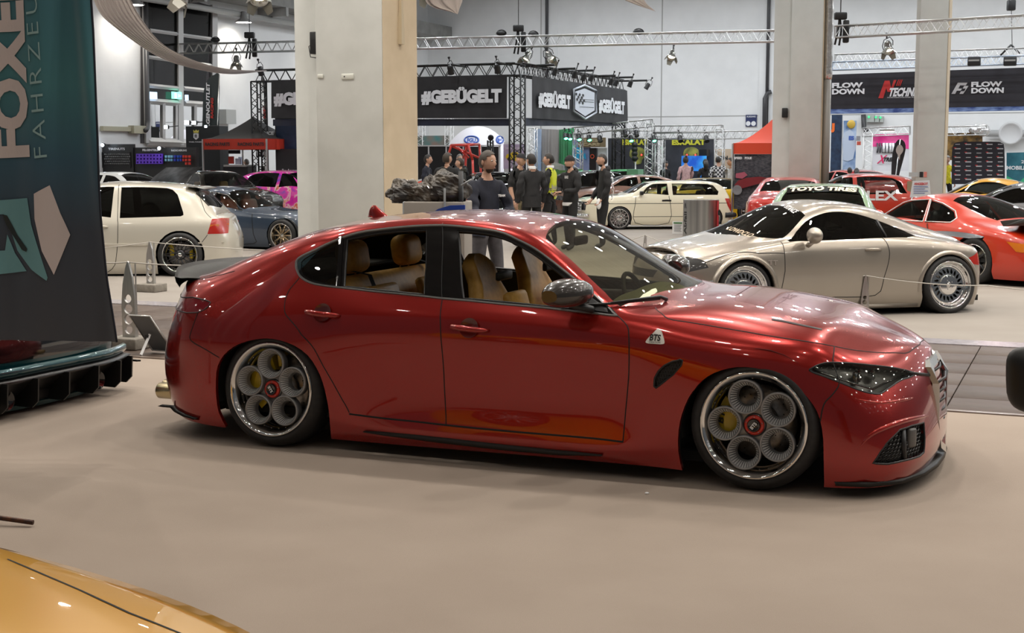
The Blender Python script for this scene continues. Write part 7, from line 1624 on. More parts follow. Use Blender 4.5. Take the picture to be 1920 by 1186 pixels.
mb=MB();E1.board(mb,[(948,294),(951,289),(957,288),(961,285),(969,285),(975,290),(976,299),(972,303),(962,300),(951,298)],.01,.012);mb.build('printed_car',mat('print_yellow',(.72,.58,.03),.5),o)
mb=MB();E1.board(mb,[(960,288),(969,287),(971,290),(962,291)],.01,.016);mb.lathe([(.06,0),(0,0)],12,frame(E1.ex,E1.ez,E1.pt(955,298)+E1.n*.02));mb.build('printed_windows',BANNER,o,fix=False)
mb=MB();[mb.tube([E1.w(E1.ab(x,300)[0],.01,-.04),E1.w(E1.ab(x,300)[0],E1.ab(x,271)[1],-.04)],.02,5) for x in(945,983)];mb.build('stand_post',ALU,o)
E1.text('DRIVE YOUR DREAM',948,276,980,280,PRINT,o,d=.015)
E2=Plane(at(1080,280,50),U)
cloth('stage_curtain','grey stage curtain lit pale, left of the green beams',E2,1004,1052,241,243,345,345,mat('curtain_grey',(.36,.34,.33),.8),d=0,wav=.12,cat='curtain')
cloth('stage_curtain','dark grey stage curtain with green light streaks',E2,1050,1078,243,240,345,345,noisy('curtain_green_lit',(.10,.14,.11),(.05,.45,.16),1.3,rough=.8,stretch=(1,1,.4)),d=.1,wav=.12,cat='curtain')  # green stage light painted into the dark grey cloth as noise
mb=MB();E2.rect(mb,1005,242,1019,330,.05,.25);tag(mb.build('stage_board',noisy('board_skyblue',(.25,.36,.55),(.45,.55,.72),2,rough=.5)),'narrow sky-blue board on the left edge of the grey curtain','board')
mb=MB();E2.rect(mb,1078,262,1112,345,.05,.3);o=tag(mb.build('stage_board',noisy('board_blue',(.20,.28,.50),(.32,.34,.56),2,rough=.5)),'blue board with turquoise slanted lettering beside the green lamps','board')
E2.text('IN',1085,277,1098,285,mat('print_cyan',(.02,.42,.75),.5),o,d=.33,bold=.09,shear=.2);E2.text('VILLA',1079,288,1105,297,MATS['print_cyan'],o,d=.33,bold=.09,shear=.2)
mb=MB();E2.rect(mb,1091,258,1142,276,.05,.4);o=tag(mb.build('stage_sign',mat('board_brown',(.28,.21,.12),.6)),'brown wooden sign board under the green lamps','sign');E2.text('STREET',1095,261,1138,266,mat('print_tan',(.50,.42,.25),.5),o,d=.43,bold=.04);E2.text('CARS',1100,268,1132,273,MATS['print_tan'],o,d=.43,bold=.04)
mb=MB();E2.rect(mb,1110,277,1123,330,.3,.3);o=tag(mb.build('drinks_cooler',mat('cooler_black',(.015,.015,.016),.3)),'slim black cooler with a red disc behind the man in the hoodie','cooler');mb=MB();mb.lathe([(.08,0),(.05,.001)],16,frame(E2.ex,E2.ez,E2.pt(1116,293)+E2.n*.32));mb.build('red_disc',mat('print_orange_red',(.7,.10,.04),.5),o)
mb=MB();E2.rect(mb,1124,277,1141,300,.1,.2);tag(mb.build('white_board',mat('board_white',(.66,.68,.70),.5)),'plain white board behind the man in the hoodie','board')
E3=Plane(at(1240,280,49),U)
SKB=noisy('backdrop_dark',(.030,.032,.042),(.055,.058,.07),2.0,rough=.6);YL=mat('print_acid',(.72,.70,.06),.5)
for i,(x0,x1,y0,tx0,tx1,lb) in enumerate(((1140,1231,259,1166,1215,'dark backdrop with a glowing yellow-green mask and yellow lettering, beside the truss tower'),(1244,1338,259,1260,1323,'dark backdrop with a glowing mask and yellow lettering, second from the truss tower'))):
 mb=MB();E3.board(mb,[(x0,y0),(x1,y0),(x1,345),(x0,345)],.06,0);o=tag(mb.build('stage_backdrop',SKB),lb,'backdrop')
 E3.text('ESKALAT',tx0,261.5,tx1,271,YL,o,d=.02,bold=.06)
 cx_=(tx0+tx1)/2+6;mb=MB();pts=smooth_poly(np.array([(cx_-16,292),(cx_-14,281),(cx_-6,276),(cx_+4,276),(cx_+12,281),(cx_+13,292),(cx_+8,299),(cx_+5,307),(cx_-6,307),(cx_-9,299)]),True,2);E3.board(mb,[tuple(q) for q in pts],.01,.02);mk_=mb.build('printed_mask',noisy('mask_acid',(.16,.18,.05),(.50,.50,.10),3.5,rough=.6),o)
 mb=MB()
 for s_ in(-1,1):E3.board(mb,[(cx_-1+s_*4,290),(cx_-1+s_*11,287),(cx_-1+s_*10,293)][::(1 if s_>0 else-1)],.008,.03)
 E3.board(mb,[(cx_-2.5,298),(cx_+1.5,298),(cx_-.5,294)],.008,.03);mb.build('mask_eyes',BANNER,mk_,fix=False)
 mb=MB();[mb.ball(E3.pt(cx_-1+s_*8,290.3)+E3.n*.04,.035,n=6,m=4) for s_ in(-1,1)];mb.build('red_eyes',glow('eye_red',(1,.08,.05),2.0),mk_)
mb=MB();E3.rect(mb,1289,292,1335,320,.06,.8);o=tag(mb.build('screen',noisy('screen_blue',(.02,.10,.55),(.05,.35,.85),2.5,rough=.3)),'bright blue screen in front of the second lettered backdrop','screen')
MATS['screen_blue'].node_tree.nodes['Principled BSDF'].inputs['Emission Strength'].default_value=.6;N_,L_,b_=nodes(MATS['screen_blue']);L_.new(b_.inputs['Base Color'].links[0].from_socket,b_.inputs['Emission Color'])
mb=MB();E3.rect(mb,1334,279,1372,326,.06,-.2);o=tag(mb.build('white_poster',mat('poster_cream',(.72,.56,.40),.5)),'cream poster with dark capital letters beside the red tent','poster');E3.text('GIN',1344,292,1362,299,BANNER,o,d=-.18,bold=.05);mb=MB();E3.rect(mb,1333,278,1338,328,.02,-.16);E3.rect(mb,1368,278,1373,328,.02,-.16);mb.build('poster_edge',WHITE,o)
mb=MB();E3.rect(mb,1318,280,1332,293,.4,.5);tag(mb.build('monitor',BLACK),'black monitor above the blue screen','monitor')
gs_='silver truss frames around the stage'
E4=Plane(at(1240,240,47),U)
def trx(lb,a,b,s=.24):truss('truss',lb,E4.pt(*a),E4.pt(*b),s,SIL_T,r=.018)
trx('silver truss frame top over the first lettered backdrop, upper',(1075,246),(1222,230));trx('silver truss frame top over the first lettered backdrop, lower',(1150,252),(1225,252));trx('silver truss over the second lettered backdrop, upper',(1225,243),(1354,241));trx('silver truss over the second lettered backdrop, lower',(1225,255),(1430,252))
for x,y0,lb in((1219,232,'silver truss upright at the right of the first lettered backdrop'),(1238,256,'silver truss upright between the two lettered backdrops'),(1350,242,'silver truss upright right of the cream poster'),(1084,250,'silver truss upright beside the green beams'),(998,240,'silver truss upright left of the grey curtain')):
 q=E4.pt(x,y0);truss('truss_tower',lb,np.array([q[0],q[1],.02]),q,.26,SIL_T,r=.018)
for k,(x,y) in enumerate(((1067,246),(1075,247),(1092,248),(1111,249),(1189,250),(1232,250),(1131,250),(1178,240),(1199,240),(1281,250),(1330,250))):
 lit=LITG if k<6 else None;par('black',E4.pt(x,y)-[0,0,.25]+E4.n*.3,(.1,-.6,-.8),.8,('green-lit' if lit else 'dark')+' stage spotlight under the silver truss, '+('leftmost of the green','second of the green','third of the green','fourth of the green','beside the black tower','between the two backdrops','left of the black tower','upper left over first backdrop','upper right over first backdrop','left over second backdrop','right over second backdrop')[k],lit)
for k,y in enumerate((272,280,288,297)):
 p=E4.pt(1200,y)+E4.n*.6;mb=MB();mb.lathe([(.0,.1),(.09,.08),(.11,0),(.09,0)],12,frame(E4.ex,E4.ez,p));tag(mb.build('stage_lamp',BLACK),'black lamp in the vertical row over the first backdrop, '+('top','second','third','lowest')[k],'lamp')
mb=MB();p=E4.pt(1200,270)+E4.n*.5;mb.tube([[p[0],p[1],.02],p],.03,6);tag(mb.build('lamp_pole',ALU),'thin pole carrying four black lamps before the first lettered backdrop','pole')
mb=MB();E4.rect(mb,1097,316,1125,345,1.2,3.0);tag(mb.build('green_counter',mat('trunk_green',(.10,.24,.08),.5)),'green trunk-like counter behind the man in the hoodie','counter')
mb=MB();E4.rect(mb,1226,316,1246,328,.6,3.0);tag(mb.build('green_box',mat('box_green',(.16,.34,.20),.5)),'small green box near the seated woman','box')
mb=MB();BW.rect(mb,1398.5,215,1419.5,237,.04,.06);o=tag(mb.build('wall_sign',mat('sign_navy',(.02,.03,.11),.5)),'navy sign with two white discs on the back wall','sign');mb=MB()
for x in(1403.5,1413.5):mb.lathe([(.10,.0),(.0,.001)],14,frame(BW.ex,BW.ez,BW.pt(x,231.5)+BW.n*.07))
BW.text('AUSGANG',1400.5,217,1417.5,220,PRINT,mb=mb,d=.07);mb.build('sign_discs',PRINT,o,fix=False)
mb=MB();mb.tube([BW.pt(1436,250)+BW.n*.3,BW.pt(1437,185)+BW.n*.3,BW.pt(1441,175)+BW.n*.2,BW.pt(1448,172)+BW.n*.2],.09,6);tag(mb.build('cable_ladder',PIPE),'dark curved cable ladder on the wall left of the second pillar','cable')
# ---- red tent with printed side walls
RP=Plane(at(1400,290,34),U)
o,(a0,a1,zt_,zb_,c,za)=tent('bright red canopy tent with a printed racing wall, left of the second pillar',RP,1374.5,1494,269,288.5,(1474,222),mat('tent_orange',(.68,.06,.02),.6),mat('tent_orange',(.68,.06,.02),.6),1.6)
RPW=noisy('race_print',(.020,.022,.034),(.085,.085,.10),14,rough=.6,detail=8,stretch=(1,1,2.2))
mb=MB();rows=[]
a0_,_=RP.ab(1376,300);a1_,_=RP.ab(1447,300);zb2=RP.ab(1400,392)[1];zt2=RP.ab(1400,289)[1]
for f in np.linspace(0,1,12):rows.append([RP.w(a0_+(a1_-a0_)*f,zt2+(zb2-zt2)*t,.02*math.sin(f*9)-.05) for t in np.linspace(0,1,8)])
mb.grid(rows);mb.grid([[p-RP.n*.01 for p in r] for r in rows]);o=tag(mb.build('printed_wall',RPW),'dark printed wall of a race crowd and red car under the red tent','banner')
mb=MB();RP.board(mb,[(1378,346),(1385,338),(1400,333),(1425,331),(1446,334),(1446,342),(1420,345),(1395,352),(1380,357)],.008,.03);mb.build('printed_red_car',mat('print_dark_red',(.20,.012,.02),.5),o)
mb=MB();mb.lathe([(.12,0),(.075,.002),(.07,0),(.0,.003)],18,frame(RP.ex,RP.ez,RP.pt(1383,356)+RP.n*.045));mb.build('printed_wheel',mat('print_grey',(.22,.22,.24),.5),o)
mb=MB();RP.board(mb,[(1380,325),(1396,322),(1402,328),(1392,335),(1380,333)],.008,.025);mb.build('printed_pink_car',mat('print_rose',(.40,.09,.14),.5),o)
RP.text('SPEED',1377,294,1392,298,PRINT,o,d=.03,bold=.05);RP.text('FOLIE',1397,294,1410,298,PRINT,o,d=.03,bold=.05)
# ---- hanging banner at right
NV=noisy('banner_midnight',(.012,.011,.016),(.018,.017,.024),3,rough=.6)
HB=Plane(at(1740,165,43),U)
mb=MB();HB.board(mb,[(1500,142),(1960,125),(1960,198),(1500,205)],.30,0);hb=tag(mb.build('hanging_banner',NV),'long midnight banner hanging at right with white and red company lettering','banner')
blu=noisy('banner_blueprint',(.03,.06,.22),(.20,.30,.55),3.5,rough=.5,stretch=(1,1,3))
mb=MB();HB.board(mb,[(1500,205.3),(1960,198.3),(1960,206),(1500,214)],.26,-.01);mb.build('blue_border',blu,hb)
FP=Plane(HB.o,norm(HB.pt(1900,128)-HB.pt(1560,140)))
def ht(body,x0,yt,x1,yb,m,**k):return HB.text(body,x0,yt,x1,yb,m,hb,d=.02,**k)
GREYPR=mat('print_silver',(.52,.52,.54),.5)
for dx in(0,-261):
 ht('FLOW',1821+dx,153.5+(2 if dx else 0),1879+dx,162.5+(2 if dx else 0),PRINT,bold=.05);ht('DOWN',1821+dx,165+(2 if dx else 0),1882+dx,174.5+(2 if dx else 0),PRINT,bold=.05)
mb=MB()
for q in([(1784,176),(1796,155),(1814,155),(1811,160),(1800,160),(1797,166),(1804,166),(1801,170),(1794,170),(1791,176)],[(1799,176),(1802,171),(1808,171),(1811,166),(1805,166),(1808,161),(1816,161),(1806,176)]):HB.board(mb,q,.01,.02)
mb.build('angular_emblem',GREYPR,hb,fix=False)
mb=MB();HB.board(mb,[(1647,184),(1659,151),(1668,151),(1671,165),(1676,150),(1681,150),(1672,172),(1664,172),(1662,165),(1656,184)],.01,.02)
for k in range(3):HB.board(mb,[(1680+k*3.2,161),(1684.5+k*3.2,149.5),(1686.3+k*3.2,149.5),(1681.8+k*3.2,161)],.01,.02)
mb.build('red_initial',mat('print_logo_red',(.50,.03,.03),.5),hb,fix=False)
ht('TECHNIK',1665,165,1726,180,PRINT,bold=.05,shear=.25);ht('FAHRWERKSTECHNIK FUR ALLE',1664,181.8,1728,183.8,GREYPR)
# ---- right-hand booths
F1=Plane(at(1600,260,52),U)
mb=MB();F1.rect(mb,1556,215,1579,345,.1,0);o=tag(mb.build('booth_wall',noisy('wall_night',(.010,.020,.05),(.02,.045,.10),6,rough=.5)),'deep blue booth wall with an orange mark right of the second pillar','wall panel');F1.text('J',1558,232,1565,243,mat('print_orange',(.85,.16,.02),.5),o,d=.02,bold=.12)
mb=MB();F1.rect(mb,1579.5,226,1606,340,.1,.05);o=tag(mb.build('booth_poster',noisy('poster_ice',(.10,.20,.42),(.55,.66,.82),1.8,rough=.5)),'icy blue poster of a light-coloured car and driver, right of the second pillar','poster')
mb=MB();F1.board(mb,[(1582,300),(1580,262),(1585,248),(1594,242),(1602,250),(1605,275),(1600,298),(1590,302)],.01,.07);mb.build('printed_figure',mat('print_ice',(.50,.58,.72),.5),o);mb=MB();mb.ball(F1.pt(1597,233)+F1.n*.1,(.16,.05,.16));mb.build('printed_helmet',mat('print_gold',(.55,.36,.05),.5),o)
F1.text('ES',1592,255,1602,262,MATS['logo_blue'],o,d=.08,bold=.06);mb=MB();F1.rect(mb,1578,226,1581,340,.1,.1);mb.build('poster_rail',mat('rail_blue',(.25,.36,.5),.4),o)
mb=MB();F1.rect(mb,1575,328,1586,332,.02,.17);tag(mb.build('number_plate',mat('plate_yellow',(.75,.60,.05),.5)),'yellow plate at the foot of the icy blue poster','plate')
F2=Plane(at(1670,260,50),U)
mb=MB();F2.board(mb,[(1636,252),(1704,250),(1704,320),(1636,320)],.08,0);o=tag(mb.build('booth_poster',noisy('poster_white',(.66,.67,.72),(.72,.73,.77),2,rough=.5)),'white and magenta poster of coil springs right of the second pillar','poster')
mb=MB();F2.board(mb,[(1636,252),(1704,250),(1704,279),(1690,278),(1660,273),(1636,275)],.01,.012);mb.build('magenta_field',noisy('magenta',(.75,.02,.25),(.85,.12,.38),3,rough=.5),o)
mb=MB()
for k,x in enumerate((1645,1650,1655,1660,1666,1672,1678)):mb.tube([F2.pt(x,268)+F2.n*.03,F2.pt(x+2,276)+F2.n*.06,F2.pt(x,286)+F2.n*.03],.035,5)
mb.build('printed_springs',mat('print_steel',(.10,.10,.12),.4),o);mb=MB();[mb.tube([F2.pt(x,268)+F2.n*.05,F2.pt(x,285)+F2.n*.05],.05,6) for x in(1657.5,1663.5,1670,1675)];mb.build('printed_tubes',PRINT,o)
F2.text('X',1644,290,1658,306,mat('print_crimson',(.65,.02,.12),.5),o,d=.02,shear=.4);F2.text('TREME',1655,295,1684,302,BANNER,o,d=.02,bold=.06,shear=.3);F2.text('PERFORMANCE',1648,305,1680,308,GREYPR,o,d=.02)
truss('truss','silver truss over the magenta poster',F2.pt(1618,248),F2.pt(1706,244),.3,SIL_T);q=F2.pt(1629,250);truss('truss_tower','silver truss upright left of the magenta poster',np.array([q[0],q[1],.02]),q,.3,mat('truss_white',(.65,.65,.65)))
p=F2.pt(1668,244)+F2.n*.6;mb=MB();mb.rbox(p,(.5,.15,.12),.03,rotz(HA));o=tag(mb.build('flood_lamp',ALU),'bright floodlight above the magenta poster','lamp');mb=MB();mb.box(p-[0,0,.065],(.46,.12,.01),rotz(HA));mb.build('lens',glow('flood_pink',(1,.95,.98),18),o)
F3=Plane(at(1675,300,46),U)
feather('feather_flag','black drop flag showing a pale suit-and-tie figure before the magenta poster',F3,[(1673,365),(1671,330),(1673,290),(1680,266),(1688,261),(1696,266),(1698,280),(1692,305),(1684,335),(1679,365)],mat('flag_black',(.016,.014,.016),.5),pole_x=1675)
o=bpy.data.objects['feather_flag.002'] if 'feather_flag.002' in bpy.data.objects else None
if o:
 base=np.array(o.location);mb=MB();q=smooth_poly(np.array([(1680,280),(1684,272),(1690,272),(1694,279),(1692,286),(1688,291),(1687,300),(1684,291),(1681,286)],float),True,2);F3.board(mb,[tuple(a) for a in q],.01,.03);mb.v=[tuple(np.array(v)-base) for v in mb.v];mb.build('printed_figure',mat('print_skin',(.50,.42,.38),.5),o)
for(x0,y0,x1,y1,lb) in((1625,216,1641,229,'grey switch box with a green light right of the second pillar'),(1642,217,1650,229,'small grey switch box, middle of three'),(1651,218,1658,229,'small grey switch box, right of three')):
 mb=MB();BW.rect(mb,x0,y0,x1,y1,.2,.25);o=tag(mb.build('switch_box',mat('box_grey',(.42,.44,.43),.5)),lb,'box');mb=MB();mb.ball(BW.pt((x0+x1)/2-2,(y0+y1)/2-3)+BW.n*.28,.05,n=6,m=4);mb.build('green_light',glow('led_green',(.1,1,.4),1),o)
mb=MB();mb.tube([BW.pt(1621,215)+BW.n*.3,BW.pt(1622,240)+BW.n*.3,BW.pt(1628,247)+BW.n*.3],.1,6);tag(mb.build('wall_cable',PIPE),'dark cable bundle right of the icy blue poster','cable')
for(x0,y0,x1,y1,lb,c_) in((1607,255,1614,264,'grey wall telephone box beside the icy poster',(.25,.25,.27)),(1608,265,1615,272,'red extinguisher box beside the icy poster',(.50,.08,.05))):
 mb=MB();F1.rect(mb,x0,y0,x1,y1,.12,.2);tag(mb.build('wall_box',mat('wb_%d'%y0,c_,.5)),lb,'box')
F4=Plane(at(1835,310,44),U)
mb=MB();q=smooth_poly(np.array([(1784,345),(1785,285),(1788,272),(1796,266),(1830,265.5),(1868,265.5),(1878,268),(1883,278),(1884,345)],float),False,3);F4.board(mb,[tuple(a) for a in q],.10,0);pw=tag(mb.build('press_wall',mat('press_navy',(.014,.014,.022),.5)),'dark rounded press wall with rows of small white and red logos','press wall')
mb=MB();mb2=MB()
for j in range(9):
 for i in range(5):
  x=1790+i*20+(0 if j%2 else 0);y=269.5+j*8.2
  if y>342:continue
  (F4.rect(mb,x,y,x+11,y+2.0,.006,.008),F4.rect(mb2,x-1.5,y-1.6,x+3,y+.1,.006,.008)) if(i+j)%2 else F4.rect(mb,x+1,y+.2,x+10,y+1.6,.006,.008)
o=mb.build('white_logos',GREYPR,pw);o['kind']='stuff';o=mb2.build('red_logos',mat('print_logo_red',(.50,.03,.03)),pw);o['kind']='stuff'
F5=Plane(at(1810,270,47.5),U);mb=MB();F5.board(mb,[(1772,250),(1842,248),(1842,300),(1772,300)],.08,0);o=tag(mb.build('booth_poster',noisy('poster_spark',(.015,.012,.010),(.35,.20,.05),4,rough=.5)),'dark poster with golden sparks above the press wall','poster')
truss('truss','silver truss over the dark spark poster',F5.pt(1772,246),F5.pt(1850,244),.3,SIL_T)
mb=MB();rr_=np.random.default_rng(3)
for k in range(9):mb.ball(F5.pt(1832+12*rr_.random()*2-6,240+8*rr_.random()),(.22,.2,.16),n=8,m=5)
tag(mb.build('foil_sack',noisy('foil_sack',(.5,.5,.5),(.8,.8,.8),20,rough=.25,metal=.6,bump=.5,bscale=12)),'crumpled silver foil heap on the truss above the press wall','foil')
mb=MB();mb.tube([BW.pt(1850,250)+BW.n*.3,BW.pt(1960,250)+BW.n*.3],.13,6);tag(mb.build('vent_duct',mat('duct_grey2',(.40,.40,.40),.5)),'grey duct along the wall at far right','duct')
mb=MB();mb.lathe([(.45,0),(.44,.05),(.36,.05),(.34,.02),(0,.03)],24,frame(BW.ex,BW.ez,BW.pt(1896,250)+BW.n*.4));tag(mb.build('round_vent',mat('vent_pale',(.55,.55,.56),.5)),'round vent cover on the grey duct at far right','vent')
mb=MB();F4.board(mb,[(1884,286),(1960,284),(1960,345),(1884,345)],.08,-1.0);o=tag(mb.build('booth_banner',noisy('banner_teal',(.02,.12,.17),(.04,.20,.26),3,rough=.5)),'teal banner with white mobility lettering at far right','banner');F4.text('MOBILITÄT',1884,311,1940,318,PRINT,o,d=-.98,bold=.04);F4.text('2023',1912,300,1935,306,PRINT,o,d=-.98)
mb=MB();F4.board(mb,[(1884,330),(1912,345),(1900,345),(1884,337)],.01,-.98);F4.board(mb,[(1905,345),(1930,322),(1940,322),(1915,345)],.01,-.98);mb.build('green_stripes',mat('stripe_green',(.05,.45,.22),.5),o,fix=False)
mb=MB();S1=Plane(at(1728,345,31),U);S1.board(mb,[(1711,339),(1742,338),(1745,368),(1706,370)],.04,0);o=tag(mb.build('info_board',mat('board_paper',(.66,.68,.70),.5)),'white leaflet board at the foot of the third pillar','sign')
S1.text('ANGEBOT',1714,342,1740,346,mat('print_logo_red',(.50,.03,.03)),o,d=.02,bold=.05);mb=MB();[S1.rect(mb,1713,349+4*k,1740-6*(k%2),350.3+4*k,.005,.012) for k in range(4)];mb.build('text_lines',mat('print_blueish',(.25,.3,.5),.5),o)
mb=MB();A=S1.pt(1710,369);B=S1.pt(1741,369);mb.tube([A,A*np.array([1,1,0])],.02,4);mb.tube([B,B*np.array([1,1,0])],.02,4);mb.build('leg',ALU,o)
mb=MB();S1.rect(mb,1690,341,1706,373,.6,-1.0);tag(mb.build('cardboard_box',mat('cardboard',(.30,.23,.14),.8)),'brown cardboard carton left of the third pillar','box')
# ------------------------------------------------------------------ things on the floor, the hanging banner
STAN=noisy('brushed_aluminium',(.44,.43,.42),(.54,.53,.51),40,rough=.35,metal=.85,stretch=(1,1,.1));STONE=noisy('block_stone',(.22,.20,.17),(.30,.27,.23),20,rough=.85,bump=.3)
def stanchion(px_,py_,h,label,rz=HA,base=True,bw=.26):
 p=ground(px_,py_);o=thing('barrier_post',label,'post',(p[0],p[1],0),rz);k=h/.85;zb=.10 if base else .006
 out=[(-.075*k,zb),(.075*k,zb),(.082*k,zb+.22*k),(.078*k,zb+.40*k),(.055*k,zb+.60*k),(.018*k,h),(.004*k,h+.01),(-.022*k,h*.93),(-.058*k,zb+.52*k),(-.078*k,zb+.32*k)]
 hole=lambda c,r:[(r*math.cos(a),c+r*1.0*math.sin(a)) for a in np.linspace(0,2*PI,21)[:-1]]
 hs=[hole(zb+z*k,r*k) for z,r in((.075,.046),(.175,.05),(.28,.05),(.38,.042))]
 mb=MB();mb.prism(out,(0,-.012,0),(1,0,0),(0,0,1),-.024,0,hs);mb.build('blade',STAN,o)
 mb=MB();mb.prism([(-.012,zb),(.012,zb),(.006,h*.98),(-.006,h*.98)],(.082*k,0,0) if False else(.05*k,.05*k,0),(0,1,0),(0,0,1),.006);mb.build('rib',STAN,o)
 if base:
  mb=MB();mb.rbox((0,0,.05),(bw*1.2,bw,.10),.01);mb.build('foot_block',STONE,o)
 else:
  mb=MB();mb.rbox((0,0,.006),(.3,.2,.012),.004);mb.build('foot_plate',STAN,o)
 return np.array([p[0],p[1],h+.0])
s1=stanchion(244,652,.76,'aluminium barrier post with round holes on a stone block, behind the teal tail')
s2=stanchion(283,546,.62,'aluminium barrier post on a stone block before the white hatchback')
s3=stanchion(1621,592,.43,'aluminium barrier post before the silver coupe',base=False)
s4=stanchion(1209,472,.30,'small tip of an aluminium barrier post left of the silver coupe nose',base=False)
s5=stanchion(519,396,.62,'aluminium barrier post before the dark luxury saloon',base=False)
ROPE=mat('barrier_cord',(.50,.47,.42),.7)
def rope(label,pts,sag=.08,r=.006):
 mb=MB();P=[]
 for a,b in zip(pts[:-1],pts[1:]):
  for t in np.linspace(0,1,12):P.append(np.asarray(a)*(1-t)+np.asarray(b)*t-np.array([0,0,4*sag*t*(1-t)]))
 mb.tube(P,r,5);return tag(mb.build('barrier_rope',ROPE),label,'cord')
rope('thin cord running from the post behind the teal tail to the red saloon boot',[s1+[-.9,1.2,-.03],s1,s1+[1.25,.30,-.03]],.03)
rope('thin cord across the white hatchback sill and wheel',[s2+[-1.1,.7,-.12],s2,s2+[2.1,-.3,-.10]],.02)
rope('thin cord strung along the flank of the silver coupe',[s3+[-1.55,.75,-.10],s3,s3+[1.35,.15,-.12],s3+[2.6,-.1,-.16]],.03)
rope('thin cord at the small post left of the silver coupe',[s4+[-.5,.2,-.15],s4,s4+[.5,-.1,-.16]],.02)
p=ground(288,664);o=thing('easel_board','grey back of an easel information board beside the barrier post','sign',(p[0],p[1],0),HA+.25)
Rb=rotx(-.0)@roty(0)
mb=MB();A=np.array([-.14,.10,.0]);tl_=[np.array([-.21,.0,.335]),np.array([.0,-.06,.335]),np.array([.15,.06,.02]),np.array([-.06,.12,.02])]
nn=norm(np.cross(tl_[1]-tl_[0],tl_[3]-tl_[0]));mb.add([q for q in tl_]+[q+nn*.012 for q in tl_],[(0,1,2,3),(4,7,6,5),(0,4,5,1),(1,5,6,2),(2,6,7,3),(3,7,4,0)]);mb.build('board',mat('board_back',(.12,.13,.14),.5),o)
mb=MB();mb.tube(tl_,.009,4,closed=True);mb.build('board_rim',STAN,o)
mb=MB();mb.tube([np.array([-.03,.0,.17]),np.array([-.06,-.13,.01])],.015,4,smooth=False);mb.build('strut',WHITE,o);mb=MB();mb.box((-.045,-.025,.155),(.03,.02,.03));mb.build('hinge',BLACK,o)
PB=Plane(ground(1270,439),U);mb=MB();PB.rect(mb,1260.5,415,1280.5,438,.02,0);o=tag(mb.build('price_board',mat('board_pure',(.78,.78,.78),.5)),'small white data sheet board standing left of the waste bin','sign')
mb=MB();PB.rect(mb,1263,416.5,1279,419,.004,.006);mb.build('green_header',mat('header_green',(.06,.18,.06),.5),o)
mb=MB();[PB.rect(mb,1264,421+2*k,1278-(k%3),421.8+2*k,.003,.004) for k in range(7)];mb.build('text_lines',mat('ink_grey',(.35,.35,.36),.6),o)
p=ground(1316,444);dd=p[1];sc=dd/F;wb=67*sc;hb_=(444-375)*sc*.99
o=thing('waste_bin','brushed steel waste bin with vertical German lettering beside the cream estate','bin',(p[0],p[1]+wb*.28,0),HA+.2)
mb=MB();ring=lambda z,s=1.0:[np.array([wb*.5*s*np.sign(math.cos(a))*abs(math.cos(a))**.75,wb*.30*s*math.sin(a),z]) for a in np.linspace(0,2*PI,41)]
BIN=noisy('brushed_steel',(.30,.30,.30),(.56,.56,.55),9,rough=.28,metal=1.0,stretch=(1,1,.02));mb.grid([ring(0.0),ring(hb_)]);mb.build('bin_shell',BIN,o)
mb=MB();mb.grid([ring(hb_),ring(hb_+.01,1.01),ring(hb_+.012,.7),ring(hb_-.02,.68)],smooth=False);mb.build('bin_rim',STAN,o)
mb=MB();mb.add(ring(hb_-.02,.69)[:-1],[tuple(range(40))]);mb.build('bin_mouth',UNDER,o)
mb=MB();v,f=text_geo('Abfall >',.03);v,f=refine(v,f,.3);L=v[:,0].max();
def bin_pt(a,z):return np.array([wb*.502*np.sign(math.cos(a))*abs(math.cos(a))**.75,wb*.304*math.sin(a),z])
mb.add([bin_pt(PI+.62+(1-q[1])*.33-.16,.05+q[0]/L*hb_*.86) for q in v],f);mb.build('lettering',mat('ink_dark',(.03,.03,.03),.5),o,fix=False)
mb=MB();mb.grid([[bin_pt(a,z)*np.array([1.005,1.02,1]) for a in np.linspace(-.52,-.08,5)] for z in(.02,hb_*.98)]);mb.build('red_panel',mat('panel_red',(.50,.05,.06),.45),o)
mb=MB();mb.box(bin_pt(-.3,hb_*.66)*np.array([1.02,1.05,1]),(.05,.03,.10));mb.build('panel_slot',BLACK,o)
CT=Plane(at(790,385,13.8),norm(U+.25*V));a0,z1=CT.ab(757,377.5);a1,_=CT.ab(868,376);GREYBOX=mat('tub_grey',(.30,.27,.235),.6);PALE=mat('tub_pale',(.36,.38,.39),.6)
c=CT.w((a0+a1)/2,0,-.22);o=thing('refuse_cart','grey refuse cart with a blue lid panel pushed by the man in navy','cart',c);w_=a1-a0;R=np.stack([CT.ex,-CT.n,CT.ez],1)
bx=lambda cx,cy,cz,sx,sy,sz,m,nm,r=.02:(lambda q:(q.rbox(R@np.array([cx,cy,cz]),(sx,sy,sz),r,R),q.build(nm,m,o)))(MB())
zb=.35
bx(0,-.22,(zb+z1)/2,w_,.03,z1-zb,GREYBOX,'tub_front');bx(0,.22,(zb+z1)/2,w_,.03,z1-zb,GREYBOX,'tub_back');bx(-w_/2,0,(zb+z1)/2,.03,.45,z1-zb,PALE,'tub_side');bx(w_/2,0,(zb+z1)/2,.03,.45,z1-zb,GREYBOX,'tub_side');bx(0,0,zb,w_,.45,.03,GREYBOX,'tub_floor')
bx(w_*.20,-.24,z1-.02,.02,.02,.3,PALE,'seam_rib',.004)
mb=MB();mb.prism([(-w_*.05,-.13),(w_*.55,-.11),(w_*.55,-.03),(w_*.30,-.035),(w_*.10,-.07)],R@np.array([0,-.25,z1]),CT.ex,CT.ez,.03);mb.build('blue_panel',mat('cart_blue',(.012,.05,.30),.45),o)
